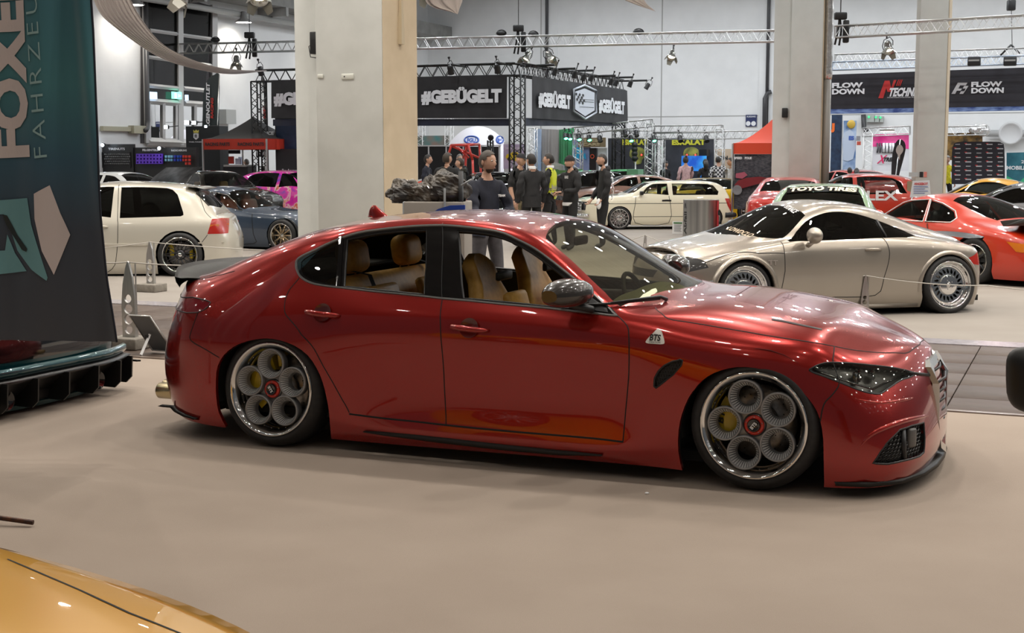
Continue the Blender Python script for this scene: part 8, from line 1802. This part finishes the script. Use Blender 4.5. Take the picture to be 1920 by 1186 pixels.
mb=MB();mb.tube([R@np.array([w_*.46,-.2,z1-.3]),R@np.array([w_*.46,-.2,z1+.30])],.025,6);mb.build('handle_post',BLACK,o);mb=MB();mb.tube([R@np.array([w_*.48,-.25,z1+.16]),R@np.array([w_*.66,-.27,z1+.22])],.009,5);mb.build('broom_stick',PALE,o);mb=MB();mb.tube([R@np.array([w_*.46,-.2,z1-.1]),R@np.array([w_*.62,-.30,z1-.09])],.02,6);mb.build('push_bar',PALE,o)
for sx in(-1,1):
 for sy in(-1,1):
  mb=MB();mb.lathe([(.0,-.02),(.08,-.02),(.09,0),(.08,.02),(.0,.02)],14,M4(rotx(PI/2),R@np.array([sx*w_*.4,sy*.16,.095])));mb.build('wheel',RUBBER,o);mb=MB();mb.tube([R@np.array([sx*w_*.4,sy*.16,.10]),R@np.array([sx*w_*.4,sy*.16,zb])],.018,6);mb.build('wheel_fork',ALU,o)
SACK=noisy('sack_plastic',(.026,.025,.025),(.10,.080,.058),6,rough=.38,bump=.5,bscale=30,coat=.15)
def sack(label,px_,py_,r,sq,seed,knot=None):
 p=CT.pt(px_,py_)-CT.n*.16;mb=MB();n,m=40,26;vs=[];fs=[]
 for i in range(m+1):
  th=PI*i/m
  for k in range(n):
   d=np.array([math.sin(th)*math.cos(2*PI*k/n),math.sin(th)*math.sin(2*PI*k/n),math.cos(th)])
   q=1+.34*mnoise.noise(Vector(d*1.7+seed))+.17*(abs(mnoise.noise(Vector(d*4.1+seed)))-.2)+.10*abs(mnoise.noise(Vector(d*7.5+seed)))+.05*mnoise.noise(Vector(d*15+seed));v=d*q*r*np.array(sq)
   v[2]=max(v[2],-r*sq[2]*.75);vs.append(p+v)
 for i in range(m):
  for k in range(n):fs.append((i*n+k,(i+1)*n+k,(i+1)*n+(k+1)%n,i*n+(k+1)%n))
 mb.add(vs,fs,0,False);o_=tag(mb.build('refuse_sack',SACK),label,'sack')
 if knot:
  kp=CT.pt(*knot)-CT.n*.16;mb=MB();mb.ball(kp,(.05,.045,.05),n=10,m=7);mb.tube([kp,(kp+p)/2],[.03,.06],6);mb.build('tied_neck',SACK,o_)
 return o_
sack('crumpled dark refuse sack with a tied neck, left one on the cart',755,362,.150,(1.15,.9,.92),3.1,(767,345));sack('big crumpled dark refuse sack, right one on the cart',832,357,.185,(1.15,.85,.92),8.7);sack('wrinkled brown-black refuse sack hanging over the cart edge, middle one',796,366,.150,(1.0,.9,1.1),5.2)
sack('small knot of a sack at the left rim of the cart',737,375,.038,(1,1,1),1.2)
a=ground(62,979,.02);mb=MB();mb.tube([a,a-U*.28*.6+np.array([-.17,-.01,.03]),a+np.array([-.62,.05,.10])],[.012,.012,.013],8);tag(mb.build('stand_rod',noisy('rod_dark',(.02,.02,.022),(.10,.04,.02),25,rough=.3,metal=.6)),'black and rusty stand leg lying in from the left on the carpet','rod')
mb=MB();c=ground(1213,924,.004);mb.ball(c,(.012,.010,.006),n=8,m=5);tag(mb.build('paper_scrap',WHITE),'tiny white scrap on the carpet below the red saloon','scrap')
c=at(1950,712,3.6);o=thing('parked_car','rounded black car mirror reaching in at the right edge','car',(c[0]+.45,c[1]-.3,0),HA);Mi=Matrix.Rotation(-HA,4,'Z')
L=lambda q:rotz(-HA)@(np.asarray(q)-np.array(o.location))
mb=MB();rows=[]
for t in np.linspace(0,1,12):
 e=math.sin(PI*(.05+.9*t))**.4;d_=(t-.5)*.09
 rows.append([L(c+np.array([.088*e*np.sign(math.cos(a))*abs(math.cos(a))**.55-.012*math.sin(a)*e+.0,d_,.088*e*np.sign(math.sin(a))*abs(math.sin(a))**.55])) for a in np.linspace(0,2*PI,33)])
mb.grid(rows);mb.add(rows[0][:-1],[tuple(range(32))]);mb.add(rows[-1][:-1],[tuple(range(32))]);mb.build('wing_mirror',mat('mirror_black',(.012,.011,.010),.45),o);mb=MB();mb.tube([L(c+[.06,0,-.03]),L(c+[.22,-.08,-.06])],.03,8);mb.build('mirror_arm',BLACK,o)
b0=L(c+[.26,-.1,0]);mb=MB();mb.rbox((b0[0]+.05,b0[1]-.3,.62),(.08,1.0,.75),.04);mb.build('door',GLOSSBLACK,o);mb=MB();mb.rbox((b0[0]+.08,b0[1]-.3,.14),(.10,1.1,.28),.03);mb.build('sill',GLOSSBLACK,o)
# ---- the big teal flag banner hanging in front at left
FLAG=mat('flag_teal',(.03,.20,.26),.55,sheen=.4)
def _flag():
 N,L_,b=nodes(FLAG);tc=N.new('ShaderNodeTexCoord');sp=N.new('ShaderNodeSeparateXYZ');L_.new(tc.outputs['Object'],sp.inputs[0])
 mr=N.new('ShaderNodeMapRange');mr.inputs['From Min'].default_value=.6;mr.inputs['From Max'].default_value=2.7;L_.new(sp.outputs['Z'],mr.inputs['Value'])
 r=N.new('ShaderNodeValToRGB');e=r.color_ramp.elements;e[0].position=0;e[0].color=(.046,.052,.068,1);e[1].position=1;e[1].color=(.035,.15,.20,1)
 for p,c_ in((.32,(.036,.052,.080,1)),(.50,(.030,.10,.16,1)),(.70,(.050,.20,.235,1))):q=e.new(p);q.color=c_
 L_.new(mr.outputs['Result'],r.inputs['Fac']);L_.new(r.outputs['Color'],b.inputs['Base Color'])
_flag()
FD=7.6;FLP=Plane(at(110,300,FD),(1,0.0,0))
def fold(a,z):
 return .020*math.sin(a*9.5+.9*z)+.016*math.sin(a*21-1.3*z)+.05*math.exp(-((a-(.235-.085*(z-1.5)))/.05)**2)-.03*math.exp(-((a-.1)/.1)**2)
def fpt(px_,py_,lift=0.0):
 a,z=FLP.ab(px_,py_);return FLP.w(a,z,fold(a,z)+lift)
mb=MB();rows=[]
edge_x=lambda y:np.interp(y,[-260,0,60,150,260,400,520,640],[160,171,176,181,187,192,202,222])
for y in np.linspace(-260,637,52):rows.append([fpt(-140+(edge_x(y)+140)*f,y+(3 if y>630 else 0)*f) for f in np.linspace(0,1,70)])
mb.grid(rows);fl=tag(mb.build('flag_banner',FLAG),'big teal and charcoal fabric banner with pale lettering hanging at the left edge','banner')
mb=MB();mb.tube([r[-1] for r in rows],.006,5);mb.build('flag_seam',mat('seam_navy',(.008,.012,.025),.7),fl)
mb=MB();mb.tube([fpt(-140,-262),fpt(170,-262)],.02,8);mb.build('flag_rod',ALU,fl);mb=MB();A=fpt(-138,-262);mb.tube([[A[0],A[1],.0],A],.025,8);mb.build('flag_pole',ALU,fl)
FPRINT=mat('flag_print',(.66,.60,.60),.7);FPALE=mat('flag_print_pale',(.16,.36,.40),.7)
def flag_shape(nm,poly,m,lift=.006):
 q=smooth_poly(np.array(poly,float),True,1);q=dense(q,8);A=[Vector((float(a),float(b))) for a,b in q];n=len(A)
 X,Y=np.meshgrid(np.arange(q[:,0].min(),q[:,0].max(),8),np.arange(q[:,1].min(),q[:,1].max(),12));G=np.stack([X.ravel(),Y.ravel()],1);G=G[inside(G,q)]
 pv,_,tri,*_=delaunay_2d_cdt(A+[Vector((float(a),float(b))) for a,b in G],[(i,(i+1)%n) for i in range(n)],[],1,1e-4)
 mb=MB();mb.add([fpt(p[0],p[1],lift) for p in pv],[t for t in tri],smooth=True);return mb.build(nm,m,fl,fix=False)
def flag_text(body,x_base,y0,y1,x_cap,m,nm,slant=0.0,bold=.03,sp=1.0):
 """letters running up the banner: baseline at x_base, from pixel y0 (bottom) to y1"""
 v,f=text_geo(body,bold,spacing=sp);v,f=refine(v,f,.12);L=v[:,0].max();mb=MB()
 mb.add([fpt(x_base+slant*(q[0]/L)+(x_cap-x_base)*q[1],y0+(y1-y0)*q[0]/L+(3*q[1]),.006) for q in v],f);return mb.build(nm,m,fl,fix=False)
flag_text('FOXED',54,294,-86,-16,FPRINT,'flag_lettering',-16,.045);flag_text('FAHRZEUG',91,294,-60,66,mat('flag_print_thin',(.30,.48,.50),.7),'flag_small_lettering',-21,-.01,1.35)
flag_shape('flag_leaf',[(66,363),(95,347),(113,400),(131,440),(101,515),(80,470),(67,410)],FPRINT)
flag_shape('flag_blade',[(-60,380),(52,371),(60,420),(75,470),(90,520),(88,526),(60,505),(30,470),(12,420),(4,402),(-60,400)],FPALE)
flag_shape('flag_blade',[(-60,520),(-60,470),(6,470),(10,440),(25,475),(50,508),(20,512)],FPALE)
flag_shape('flag_stroke',[(2,402),(10,404),(30,440),(52,466),(50,472),(40,468),(20,440),(8,420)],mat('flag_dark',(.03,.035,.05),.7),.010)
# ------------------------------------------------------------------ people
def limb_body(J,edges,radii,root):
 me=bpy.data.meshes.new('person_body');me.from_pydata([tuple(map(float,j)) for j in J],edges,[]);o=bpy.data.objects.new('person_body',me);COL.objects.link(o)
 m=o.modifiers.new('Skin','SKIN');m.branch_smoothing=.6;m.use_smooth_shade=True
 for i,r in enumerate(radii):
  s=me.skin_vertices[0].data[i];s.radius=(r,r) if not hasattr(r,'__len__') else r;s.use_root=(i==root)
 o.modifiers.new('Sub','SUBSURF').levels=2
 dg=bpy.context.evaluated_depsgraph_get();ev=o.evaluated_get(dg);m2=ev.to_mesh()
 v=np.array([tuple(q.co) for q in m2.vertices]);f=[tuple(p.vertices) for p in m2.polygons];ev.to_mesh_clear()
 bpy.data.objects.remove(o);bpy.data.meshes.remove(me);return v,f
def head_geo(n=22,m=18):
 """a head about its own centre, facing +x: brow, nose, mouth, chin"""
 V_=[]
 for i in range(m+1):
  th=PI*i/m
  for k in range(n):
   a=2*PI*k/n;d=np.array([math.sin(th)*math.cos(a),math.sin(th)*math.sin(a),math.cos(th)])
   p=d*np.array([.098,.076,.118]);z=p[2];fr=max(0,d[0])
   if z<-.02:q=min(1,(-.02-z)/.10);p[1]*=1-.30*q;p[0]*=1-.12*q if d[0]<0 else 1-.02*q
   if z<-.06 and d[0]<-.1:p[0]*=.80
   if fr>0:
    nose=math.exp(-((d[1])/.16)**2)*math.exp(-((z+.022)/.026)**2);p[0]+=.026*nose*fr
    p[0]-=.010*math.exp(-((abs(d[1])-.36)/.17)**2)*math.exp(-((z-.012)/.020)**2)
    p[0]+=.006*math.exp(-((d[1])/.5)**2)*math.exp(-((z-.035)/.014)**2)
    p[0]+=.006*math.exp(-((d[1])/.28)**2)*math.exp(-((z+.062)/.010)**2)+.010*math.exp(-((d[1])/.3)**2)*math.exp(-((z+.095)/.018)**2)
   V_.append(p)
 F_=[(i*n+k,(i+1)*n+k,(i+1)*n+(k+1)%n,i*n+(k+1)%n) for i in range(m) for k in range(n)]
 return np.array(V_),F_
HEADV,HEADF=head_geo()
CL=lambda nm,c,r=.8:noisy('cloth_'+nm,tuple(x*.8 for x in c),tuple(x*1.15 for x in c),14,rough=r,bump=.15,bscale=90)
HAIRM={k:noisy('hair_'+k,tuple(x*.7 for x in c),c,60,rough=.55) for k,c in dict(black=(.022,.017,.014),brown=(.045,.030,.020),grey=(.22,.21,.20),fair=(.16,.10,.05)).items()}
EYEM=mat('eye_dark',(.02,.015,.012),.2);EYEW=mat('eye_white',(.62,.60,.56),.3);LIP=mat('lip',(.36,.15,.12),.5)
def person(label,pos,yaw,h=1.76,top=None,pants=None,hair='black',hairstyle='short',beard=None,arms=None,headyaw=0.0,tilt=0.0,lean=0.0,sleeve=True,shoes=BLACK,stance=.10,legs=None,hood=False,build=1.0,hat=None,group=None,extra=None,seated=False):
 s=h/1.76;o=thing('person',label,'person',(pos[0],pos[1],pos[2] if len(pos)>2 else 0),yaw,group)
 J={};b=build
 J['pel']=(0,0,.96);J['sp']=(.0+lean*.3,0,1.14);J['ch']=(.0+lean*.7,0,1.33);J['nk']=(-.01+lean,0,1.49);J['hd']=(.01+lean,0,1.57)
 for sd,n in((1,'l'),(-1,'r')):
  J['hip'+n]=(0,sd*.095,.90);J['kn'+n]=(.015+(.04 if sd>0 else-.02),sd*(.09+stance*.3),.50);J['an'+n]=(-.02+(.08 if sd>0 else-.05)*1,sd*(.075+stance*.6),.085);J['to'+n]=(.14+(.08 if sd>0 else-.05),sd*(.09+stance*.7),.035)
  J['sh'+n]=(-.005+lean*.85,sd*.185*b,1.415);J['el'+n]=(-.02+lean*.6,sd*.255*b,1.13);J['wr'+n]=(.06+lean*.4,sd*.255*b,.88)
 if arms:J.update(arms)
 if legs:J.update(legs)
 names=list(J);ix={n:i for i,n in enumerate(names)}
 E_=[('pel','sp'),('sp','ch'),('ch','nk'),('nk','hd')]
 for n in 'lr':E_+=[('pel','hip'+n),('hip'+n,'kn'+n),('kn'+n,'an'+n),('an'+n,'to'+n),('ch','sh'+n),('sh'+n,'el'+n),('el'+n,'wr'+n)]
 rad={'pel':.135*b,'sp':.125*b,'ch':.140*b,'nk':.062,'hd':.055}
 for n in 'lr':rad.update({'hip'+n:.105*b,'kn'+n:.068,'an'+n:.048,'to'+n:.042,'sh'+n:.066*b,'el'+n:.046*b,'wr'+n:.034})
 v,f=limb_body([J[n] for n in names],[(ix[a],ix[c]) for a,c in E_],[rad[n] for n in names],ix['pel'])
 tz=(v[:,2]>.86)&(np.abs(v[:,1])<.2);v[tz,0]=lean*np.clip((v[tz,2]-.96)/.5,0,1)+(v[tz,0]-lean*np.clip((v[tz,2]-.96)/.5,0,1))*.80
 segs=[(np.array(J[a]),np.array(J[c]),a,c) for a,c in E_]
 cen=np.array([v[list(q)].mean(0) for q in f]);best=np.full(len(f),9.0);who=[None]*len(f)
 for A,B,a,c in segs:
  d=B-A;t=np.clip(((cen-A)@d)/(d@d),0,1);q=A+t[:,None]*d;dd=np.linalg.norm(cen-q,axis=1)-(rad[a]*(1-t)+rad[c]*t)
  for i in np.where(dd<best)[0]:best[i]=dd[i];who[i]=(a,c,t[i])
 def mi(w):
  a,c,t=w
  if a=='nk' or(c=='nk' and t>.75):return 0
  if a[:2] in('an',) or c[:2]=='to':return 3
  if a[:2] in('hi','kn') or c[:3]=='hip':return 2
  if a=='pel' and t<.25:return 2
  if a[:2]=='el' and(not sleeve or t>.93):return 0
  return 1
 mi_=[mi(w) for w in who]
 mb=MB();mb.v=[tuple(q) for q in v];mb.f=list(f);mb.m=mi_;mb.sm=[True]*len(f)
 Rh=rotz(headyaw)@roty(tilt);hc=np.array(J['hd'])+np.array([.012,0,.075])+(Rh@np.array([.0,0,0]));hv=(HEADV@Rh.T)+hc
 mb.add(hv,HEADF,0,True)
 for sd in(-1,1):
  mb.ball(hc+Rh@np.array([-.008,sd*.079,-.005]),(.018,.010,.030),0,8,6,Rh)
  mb.ball(hc+Rh@np.array([.083,sd*.030,.013]),(.010,.014,.008),5,8,5,Rh);mb.ball(hc+Rh@np.array([.089,sd*.030,.013]),(.006,.006,.006),4,6,4,Rh)
 mb.ball(hc+Rh@np.array([.094,0,-.064]),(.007,.022,.006),6,8,5,Rh)
 for n,sd in(('l',1),('r',-1)):
  w=np.array(J['wr'+n]);e=np.array(J['el'+n]);d=norm(w-e);side=norm(np.cross(d,(0,0,1.0)) if abs(d[2])<.9 else np.array([1.0,0,0]));up=np.cross(side,d)
  if abs(d[2])>=.9:side=np.array([1.0,0,0]);up=norm(np.cross(d,side))
  pc=w+d*.05;Rm=np.stack([d,side,np.cross(d,side)],1);mb.rbox(pc,(.095,.082,.030),.014,Rm,0)
  cur=up*(-1 if up@np.array([0,-sd,0])<0 else 1) if abs(d[2])>.7 else np.array([0,0,-1.0])
  for k,(off,L) in enumerate(((-.031,.060),(-.011,.072),(.010,.068),(.029,.052))):
   a=pc+d*.045+side*off;p1=a+d*L*.45+cur*.010;p2=p1+d*L*.30+cur*.022;p3=p2+d*L*.12+cur*.022;mb.tube([a,p1,p2,p3],[.0095,.009,.008,.006],6,0)
  a=pc-d*.015+side*.036;mb.tube([a,a+side*.022+d*.025+cur*.012,a+side*.020+d*.055+cur*.026],[.011,.010,.007],6,0)
 TOP=top or CL('black',(.010,.010,.011));PN=pants or CL('black',(.010,.010,.011))
 mb.v=[tuple(np.array(q)*s) for q in mb.v]
 body=mb.build('body',[SKIN,TOP,PN,shoes,EYEM,EYEW,LIP],o)
 ft=[f[i] for i in range(len(f)) if mi_[i]==1 or(mi_[i]==2 and who[i][0]=='pel') or(mi_[i]==2 and cen[i][2]>.86)]
 nrm_=np.zeros_like(v)
 for q in f:
  n_=np.cross(v[q[1]]-v[q[0]],v[q[2]]-v[q[0]]);nrm_[list(q)]+=n_
 nrm_/=np.linalg.norm(nrm_,axis=1)[:,None]+1e-9
 if seated is False or True:
  g=MB();vv=v+nrm_*(.012+.008*np.sin(v[:,[2]]*37+v[:,[1]]*23)*(v[:,[2]]<1.35));u=sorted({i for q in ft for i in q});mp={a:i for i,a in enumerate(u)}
  g.add([vv[a]*s for a in u],[tuple(mp[a] for a in q) for q in ft],0,True);g.build('jacket' if hood else 'shirt',TOP,o)
 if hood:
  g=MB();rows=[]
  for t in np.linspace(-1,1,13):
   a=t*1.9;c=np.array(J['nk'])+np.array([-.03-.055*math.cos(a),.098*math.sin(a),.005-.03*(1-math.cos(a))]);rows.append([c+np.array([-.03*math.cos(a),.03*math.sin(a),-.05]),c+np.array([-.05*math.cos(a),.035*math.sin(a),.0]),c+np.array([-.02*math.cos(a),.02*math.sin(a),.055]),c+np.array([.012*math.cos(a),-.012*math.sin(a),.03])])
  g.grid([[p*s for p in r] for r in rows]);g.build('hood',TOP,o)
 def shell(nm,keep,off,m):
  nh=HEADV/np.linalg.norm(HEADV,axis=1)[:,None];K_=[q for q in HEADF if keep(HEADV[list(q)].mean(0))];u=sorted({i for q in K_ for i in q});mp={a:i for i,a in enumerate(u)}
  g=MB();P=[(hc+Rh@(HEADV[a]+nh[a]*(off+.004*mnoise.noise(Vector(HEADV[a]*40)))))*s for a in u];g.add(P,[tuple(mp[a] for a in q) for q in K_],0,True);return g.build(nm,m,o)
 HM=HAIRM[hair]
 if hairstyle=='short':shell('hair',lambda p:p[2]>.055+.25*max(0,p[0]-.02) or(p[0]<-.005 and p[2]>-.05) or(abs(p[1])>.06 and p[2]>.03 and p[0]<.03),.011,HM)
 elif hairstyle=='receding':shell('hair',lambda p:(p[0]<.05 and p[2]>.06+.8*max(0,p[0])) or(p[0]<-.005 and p[2]>-.05) or(abs(p[1])>.06 and p[2]>.02 and p[0]<.03),.009,HM)
 elif hairstyle=='buzz':shell('hair',lambda p:p[2]>.045+.3*max(0,p[0]) or(p[0]<-.0 and p[2]>-.055),.005,HM)
 elif hairstyle=='swept':shell('hair',lambda p:p[2]>.05+.2*max(0,p[0]) or(p[0]<-.0 and p[2]>-.06),.022,HM)
 elif hairstyle in('long','bun'):
  shell('hair',lambda p:p[2]>.05+.2*max(0,p[0]) or(p[0]<.02 and p[2]>-.08),.014,HM)
  g=MB()
  if hairstyle=='bun':g.ball((hc+[-.06,0,.12])*s,(.04*s,.04*s,.045*s))
  else:g.tube([(hc+[-.05,0,.04])*s,(hc+[-.095,0,-.08])*s,(hc+[-.11,0,-.26])*s],[.075*s,.095*s,.05*s],10)
  g.build('hair_length',HM,o)
 if beard:shell('beard',lambda p:p[0]>.005 and p[2]<-.076+.25*max(0,abs(p[1])-.03) and not(p[0]>.07 and p[2]>-.078),.004,HAIRM[beard])
 if hat=='beanie':shell('beanie',lambda p:p[2]>.028,.015,CL('beanie',(.012,.012,.013)))
 if hat=='cap':
  c_=shell('cap',lambda p:p[2]>.035,.014,CL('cap',(.012,.013,.018)));g=MB();rows=[[(hc+Rh@np.array([.085+.085*t*math.cos(a),.082*math.sin(a),.048-.012*t]))*s for a in np.linspace(-1.2,1.2,9)] for t in(0,.5,1)];g.grid(rows);g.build('cap_peak',MATS['cloth_cap'],c_)
  g=MB();lettering('NY',(hc+Rh@np.array([.118,-.022,.066]))*s,Rh@np.array([0,1,0]),Rh@np.array([-.25,0,1]),.038*s,.046*s,mb=g,bold=.06);g.build('cap_letters',WHITE,c_,fix=False)
 o['_j']=0;del o['_j']
 return o,{k:np.array(q)*s for k,q in J.items()},(v*s,f,mi_,nrm_,who,cen*s),s,hc*s
JEANS=CL('grey_trousers',(.075,.070,.075));NAVY=CL('navy',(.008,.010,.022));KH=CL('khaki',(.20,.16,.085));BK=CL('black',(.010,.010,.011));CH=CL('suit',(.014,.014,.016),.7)
p=at(912,300,14.9)*np.array([1,1,0])
o,J,G_,s,hc=person('bearded man in a navy sweatshirt and grey trousers holding the refuse cart',p,math.radians(-48),1.74,NAVY,JEANS,'brown','short','brown',headyaw=math.radians(10),build=1.0,
 arms=dict(elr=(.10,-.27,1.14),wrr=(.30,-.30,1.07),ell=(.14,.23,1.12),wrl=(.30,.02,1.05)))
g=MB();lettering('TEAM',np.array([.150,.03,1.26]),(0,1,0),(0,0,1),.025,.10,WHITE,mb=g,bold=.04);g.build('chest_print',WHITE,o,fix=False)
D0=25.6
def P_(px_,D=D0,py_=None):
 q=at(px_,300,D);return(q[0],q[1],0)
o,J,G_,s,hc=person('bearded man in a black hoodie with white back print, rightmost of the standing group',P_(1131),math.radians(196),1.735,BK,BK,'black','buzz','black',hood=True,build=1.08,arms=dict(ell=(-.0,.27,1.12),wrl=(.12,.25,.93),elr=(-.02,-.27,1.12),wrr=(.14,-.24,.92)))
g=MB()
for k in range(5):g.tube([np.array([-.165-.01*math.sin(k),.06+.05*math.cos(a+k),1.36-.10*k+.045*math.sin(a)])*s for a in np.linspace(0,5,10)],.007,4)
g.build('back_print',WHITE,o);g=MB();g.ball(J['wrl']+np.array([.05,.0,-.08]),(.05,.03,.10));g.build('white_cloth',WHITE,o)
o,J,G_,s,hc=person('man in black beanie and jacket looking at his phone, second from right of the group',P_(1070,25.2),math.radians(218),1.70,BK,BK,'black','none','black',hood=True,hat='beanie',build=1.10,arms=dict(ell=(.06,.27,1.13),wrl=(.30,.10,1.10),elr=(.04,-.26,1.13),wrr=(.29,-.06,1.09)),headyaw=-.1)
g=MB();g.rbox(J['wrr']+np.array([.10,.05,.03]),(.075,.15,.01),.003);g.build('phone',GLOSSBLACK,o);g=MB();lettering('GARAGE',np.array([.155,.02,1.30]),(0,1,0),(0,0,1),.05,.10,WHITE,mb=g,bold=.03);g.build('chest_print',WHITE,o,fix=False)
g=MB();g.lathe([(.150,-.03),(.158,.0),(.15,.03)],24,M4(np.diag([.86,1.08,1]),(0,0,.87*s)));g.build('shirt_hem',WHITE,o)
def vest(o,G_,s):
 v,f,mi_,nr,who,cen=G_;K_=[q for i,q in enumerate(f) if(who[i][1] in('sp','ch') or who[i][0]=='ch' and who[i][1] in('nk','shl','shr') and who[i][2]<.75) and .93*s<cen[i][2]<1.47*s]
 u=sorted({i for q in K_ for i in q});mp={a:i for i,a in enumerate(u)};m=MB();m.add([v[a]+nr[a]*.034 for a in u],[tuple(mp[a] for a in q) for q in K_],0,True);ve=m.build('hi_vis_vest',mat('vest_yellow',(.62,.68,.02),.6),o)
 for z in(1.0,1.11):
  K2=[q for q in K_ if abs(v[list(q)].mean(0)[2]-z*s)<.032];u2=sorted({i for q in K2 for i in q});mp={a:i for i,a in enumerate(u2)};m=MB();m.add([v[a]+nr[a]*.038 for a in u2],[tuple(mp[a] for a in q) for q in K2],0,True)
  if K2:m.build('reflective_band',mat('band_silver',(.40,.38,.30),.4),ve)
o,J,G_,s,hc=person('man in a yellow hi-vis vest over a black jacket, seen from behind',P_(1031,26.1),math.radians(160),1.745,BK,BK,'black','short',None,build=1.0,headyaw=.25);vest(o,G_,s);g=MB();g.lathe([(.066,-.02),(.068,.02),(.06,.03)],20,M4(np.eye(3),J['nk']+[0,0,.02]));g.build('white_collar',WHITE,o)
o,J,G_,s,hc=person('man in a charcoal suit with white collar, seen from behind',P_(997,25.0),math.radians(118),1.735,CH,BK,'black','short',None,build=1.05,headyaw=.2);g=MB();g.lathe([(.066,-.02),(.068,.02),(.06,.035)],20,M4(np.eye(3),J['nk']+[0,0,.02]));g.build('white_collar',WHITE,o)
g=MB();rows=[[np.array([.02+.155*math.cos(a)*.85-.02,.185*math.sin(a),z])*s for a in np.linspace(0,2*PI,25)] for z in(1.0,.88,.80)];g.grid(rows);g.build('jacket_skirt',CH,o)
o,J,G_,s,hc=person('man in black hooded sweater and dark cap with khaki trousers, leftmost of the standing group',P_(975,26.4),math.radians(-40),1.74,BK,KH,'brown','none',None,hat='cap',hood=True,sleeve=False,build=1.05,headyaw=.2,tilt=.15)
o,J,G_,s,hc=person('dark-haired man in dark blue jacket facing right, beside the first pillar',P_(801,34),math.radians(-12),1.74,NAVY,BK,'black','short',None,build=1.05)
o,J,G_,s,hc=person('man with swept-back dark hair in a black jacket, seen from behind',P_(838,29.5),math.radians(60),1.76,BK,BK,'brown','swept',None,build=1.2,headyaw=-.4)
o,J,G_,s,hc=person('short-haired man in a dark olive hooded jacket facing left',P_(864,30.7),math.radians(170),1.66,CL('olive',(.018,.018,.012)),BK,'brown','buzz',None,hood=True,build=1.05)
o,J,G_,s,hc=person('grey-haired man half hidden behind the red cage',P_(861,38.5),math.radians(-60),1.76,BK,BK,'grey','short',None)
o,J,G_,s,hc=person('woman in a pink shirt with a hair bun, seen from behind near the stage',P_(1286,43.5),math.radians(100),1.70,CL('pink_shirt',(.55,.36,.36)),BK,'brown','bun',None,build=.95,arms=dict(elr=(.1,-.25,1.14),wrr=(.28,-.2,1.05)))
o,J,G_,s,hc=person('woman with long dark hair in a black top near the stage',P_(1323,44),math.radians(95),1.62,BK,BK,'black','long',None,build=.95)
CHK=mat('cloth_check',(.5,.5,.5),.8);N_,L_,b_=nodes(CHK);tc_=N_.new('ShaderNodeTexCoord');ck_=N_.new('ShaderNodeTexChecker');ck_.inputs['Scale'].default_value=16;ck_.inputs['Color1'].default_value=(.60,.60,.60,1);ck_.inputs['Color2'].default_value=(.02,.02,.025,1);L_.new(tc_.outputs['Object'],ck_.inputs['Vector']);L_.new(ck_.outputs['Color'],b_.inputs['Base Color'])
o,J,G_,s,hc=person('person in a black and white checked shirt near the stage',P_(1347,43),math.radians(100),1.70,CHK,BK,'black','short',None,build=1.08)
o,J,G_,s,hc=person('dark-haired woman in black looking down by the green box',P_(1248,47.2),math.radians(-60),1.55,BK,BK,'black','long',None,tilt=.3,build=.9)
o,J,G_,s,hc=person('grey-haired person in black standing at the counter of the black tent',P_(463,45.3),math.radians(150),1.62,BK,BK,'grey','short',None)
o,J,G_,s,hc=person('dark-haired person bending near the right leg of the black tent',P_(494,45.5),math.radians(150),1.40,BK,BK,'black','short',None)
o,J,G_,s,hc=person('person in a white shirt peeking from behind the red tent wall',P_(1371,37.8),math.radians(200),1.66,CL('white_shirt',(.55,.55,.55)),BK,'black','short',None)
o,J,G_,s,hc=person('person in a yellow hi-vis top and white cap behind the press wall',P_(1776,45),math.radians(-80),1.72,CL('hivis_top',(.70,.62,.02)),BK,'grey','swept',None)
o,J,G_,s,hc=person('dark-haired person in black beside the icy blue poster, left of two',P_(1594,38),math.radians(90),1.40,BK,BK,'black','short',None)
o,J,G_,s,hc=person('dark-haired person in black beside the icy blue poster, right of two',P_(1607,38.3),math.radians(90),1.38,BK,BK,'black','long',None)
# ------------------------------------------------------------------ the lamps of the hall
for v in np.arange(-12.5,52,3.8):
 for i in range(-5,8):
  p=np.array([0.6,9,0])+U*(i*3.7+(1.2 if int(v)%2 else 0))+V*v
  if(p-CX)@U<.8 or(p-CX)@V>-2:continue
  e=17 if v<-3 else 56 if v<1 else 90 if v<4 else 120 if v<10 else 82 if v<16 else 58 if v<28 else 94
  ceiling_light((p[0],p[1],9.2),e,.26,(1.0,.94,.86) if v<20 else(.93,.97,1.0),150 if v<24 else 180)
for t in range(4,40,6):
 p=CX-V*t+U*.55;hall_lamp((p[0]+.1,p[1],6.35),38,.5)['label']='round lamp under the low ceiling of the left aisle, '+('first','second','third','fourth','fifth','sixth')[t//6]+' from the far wall'
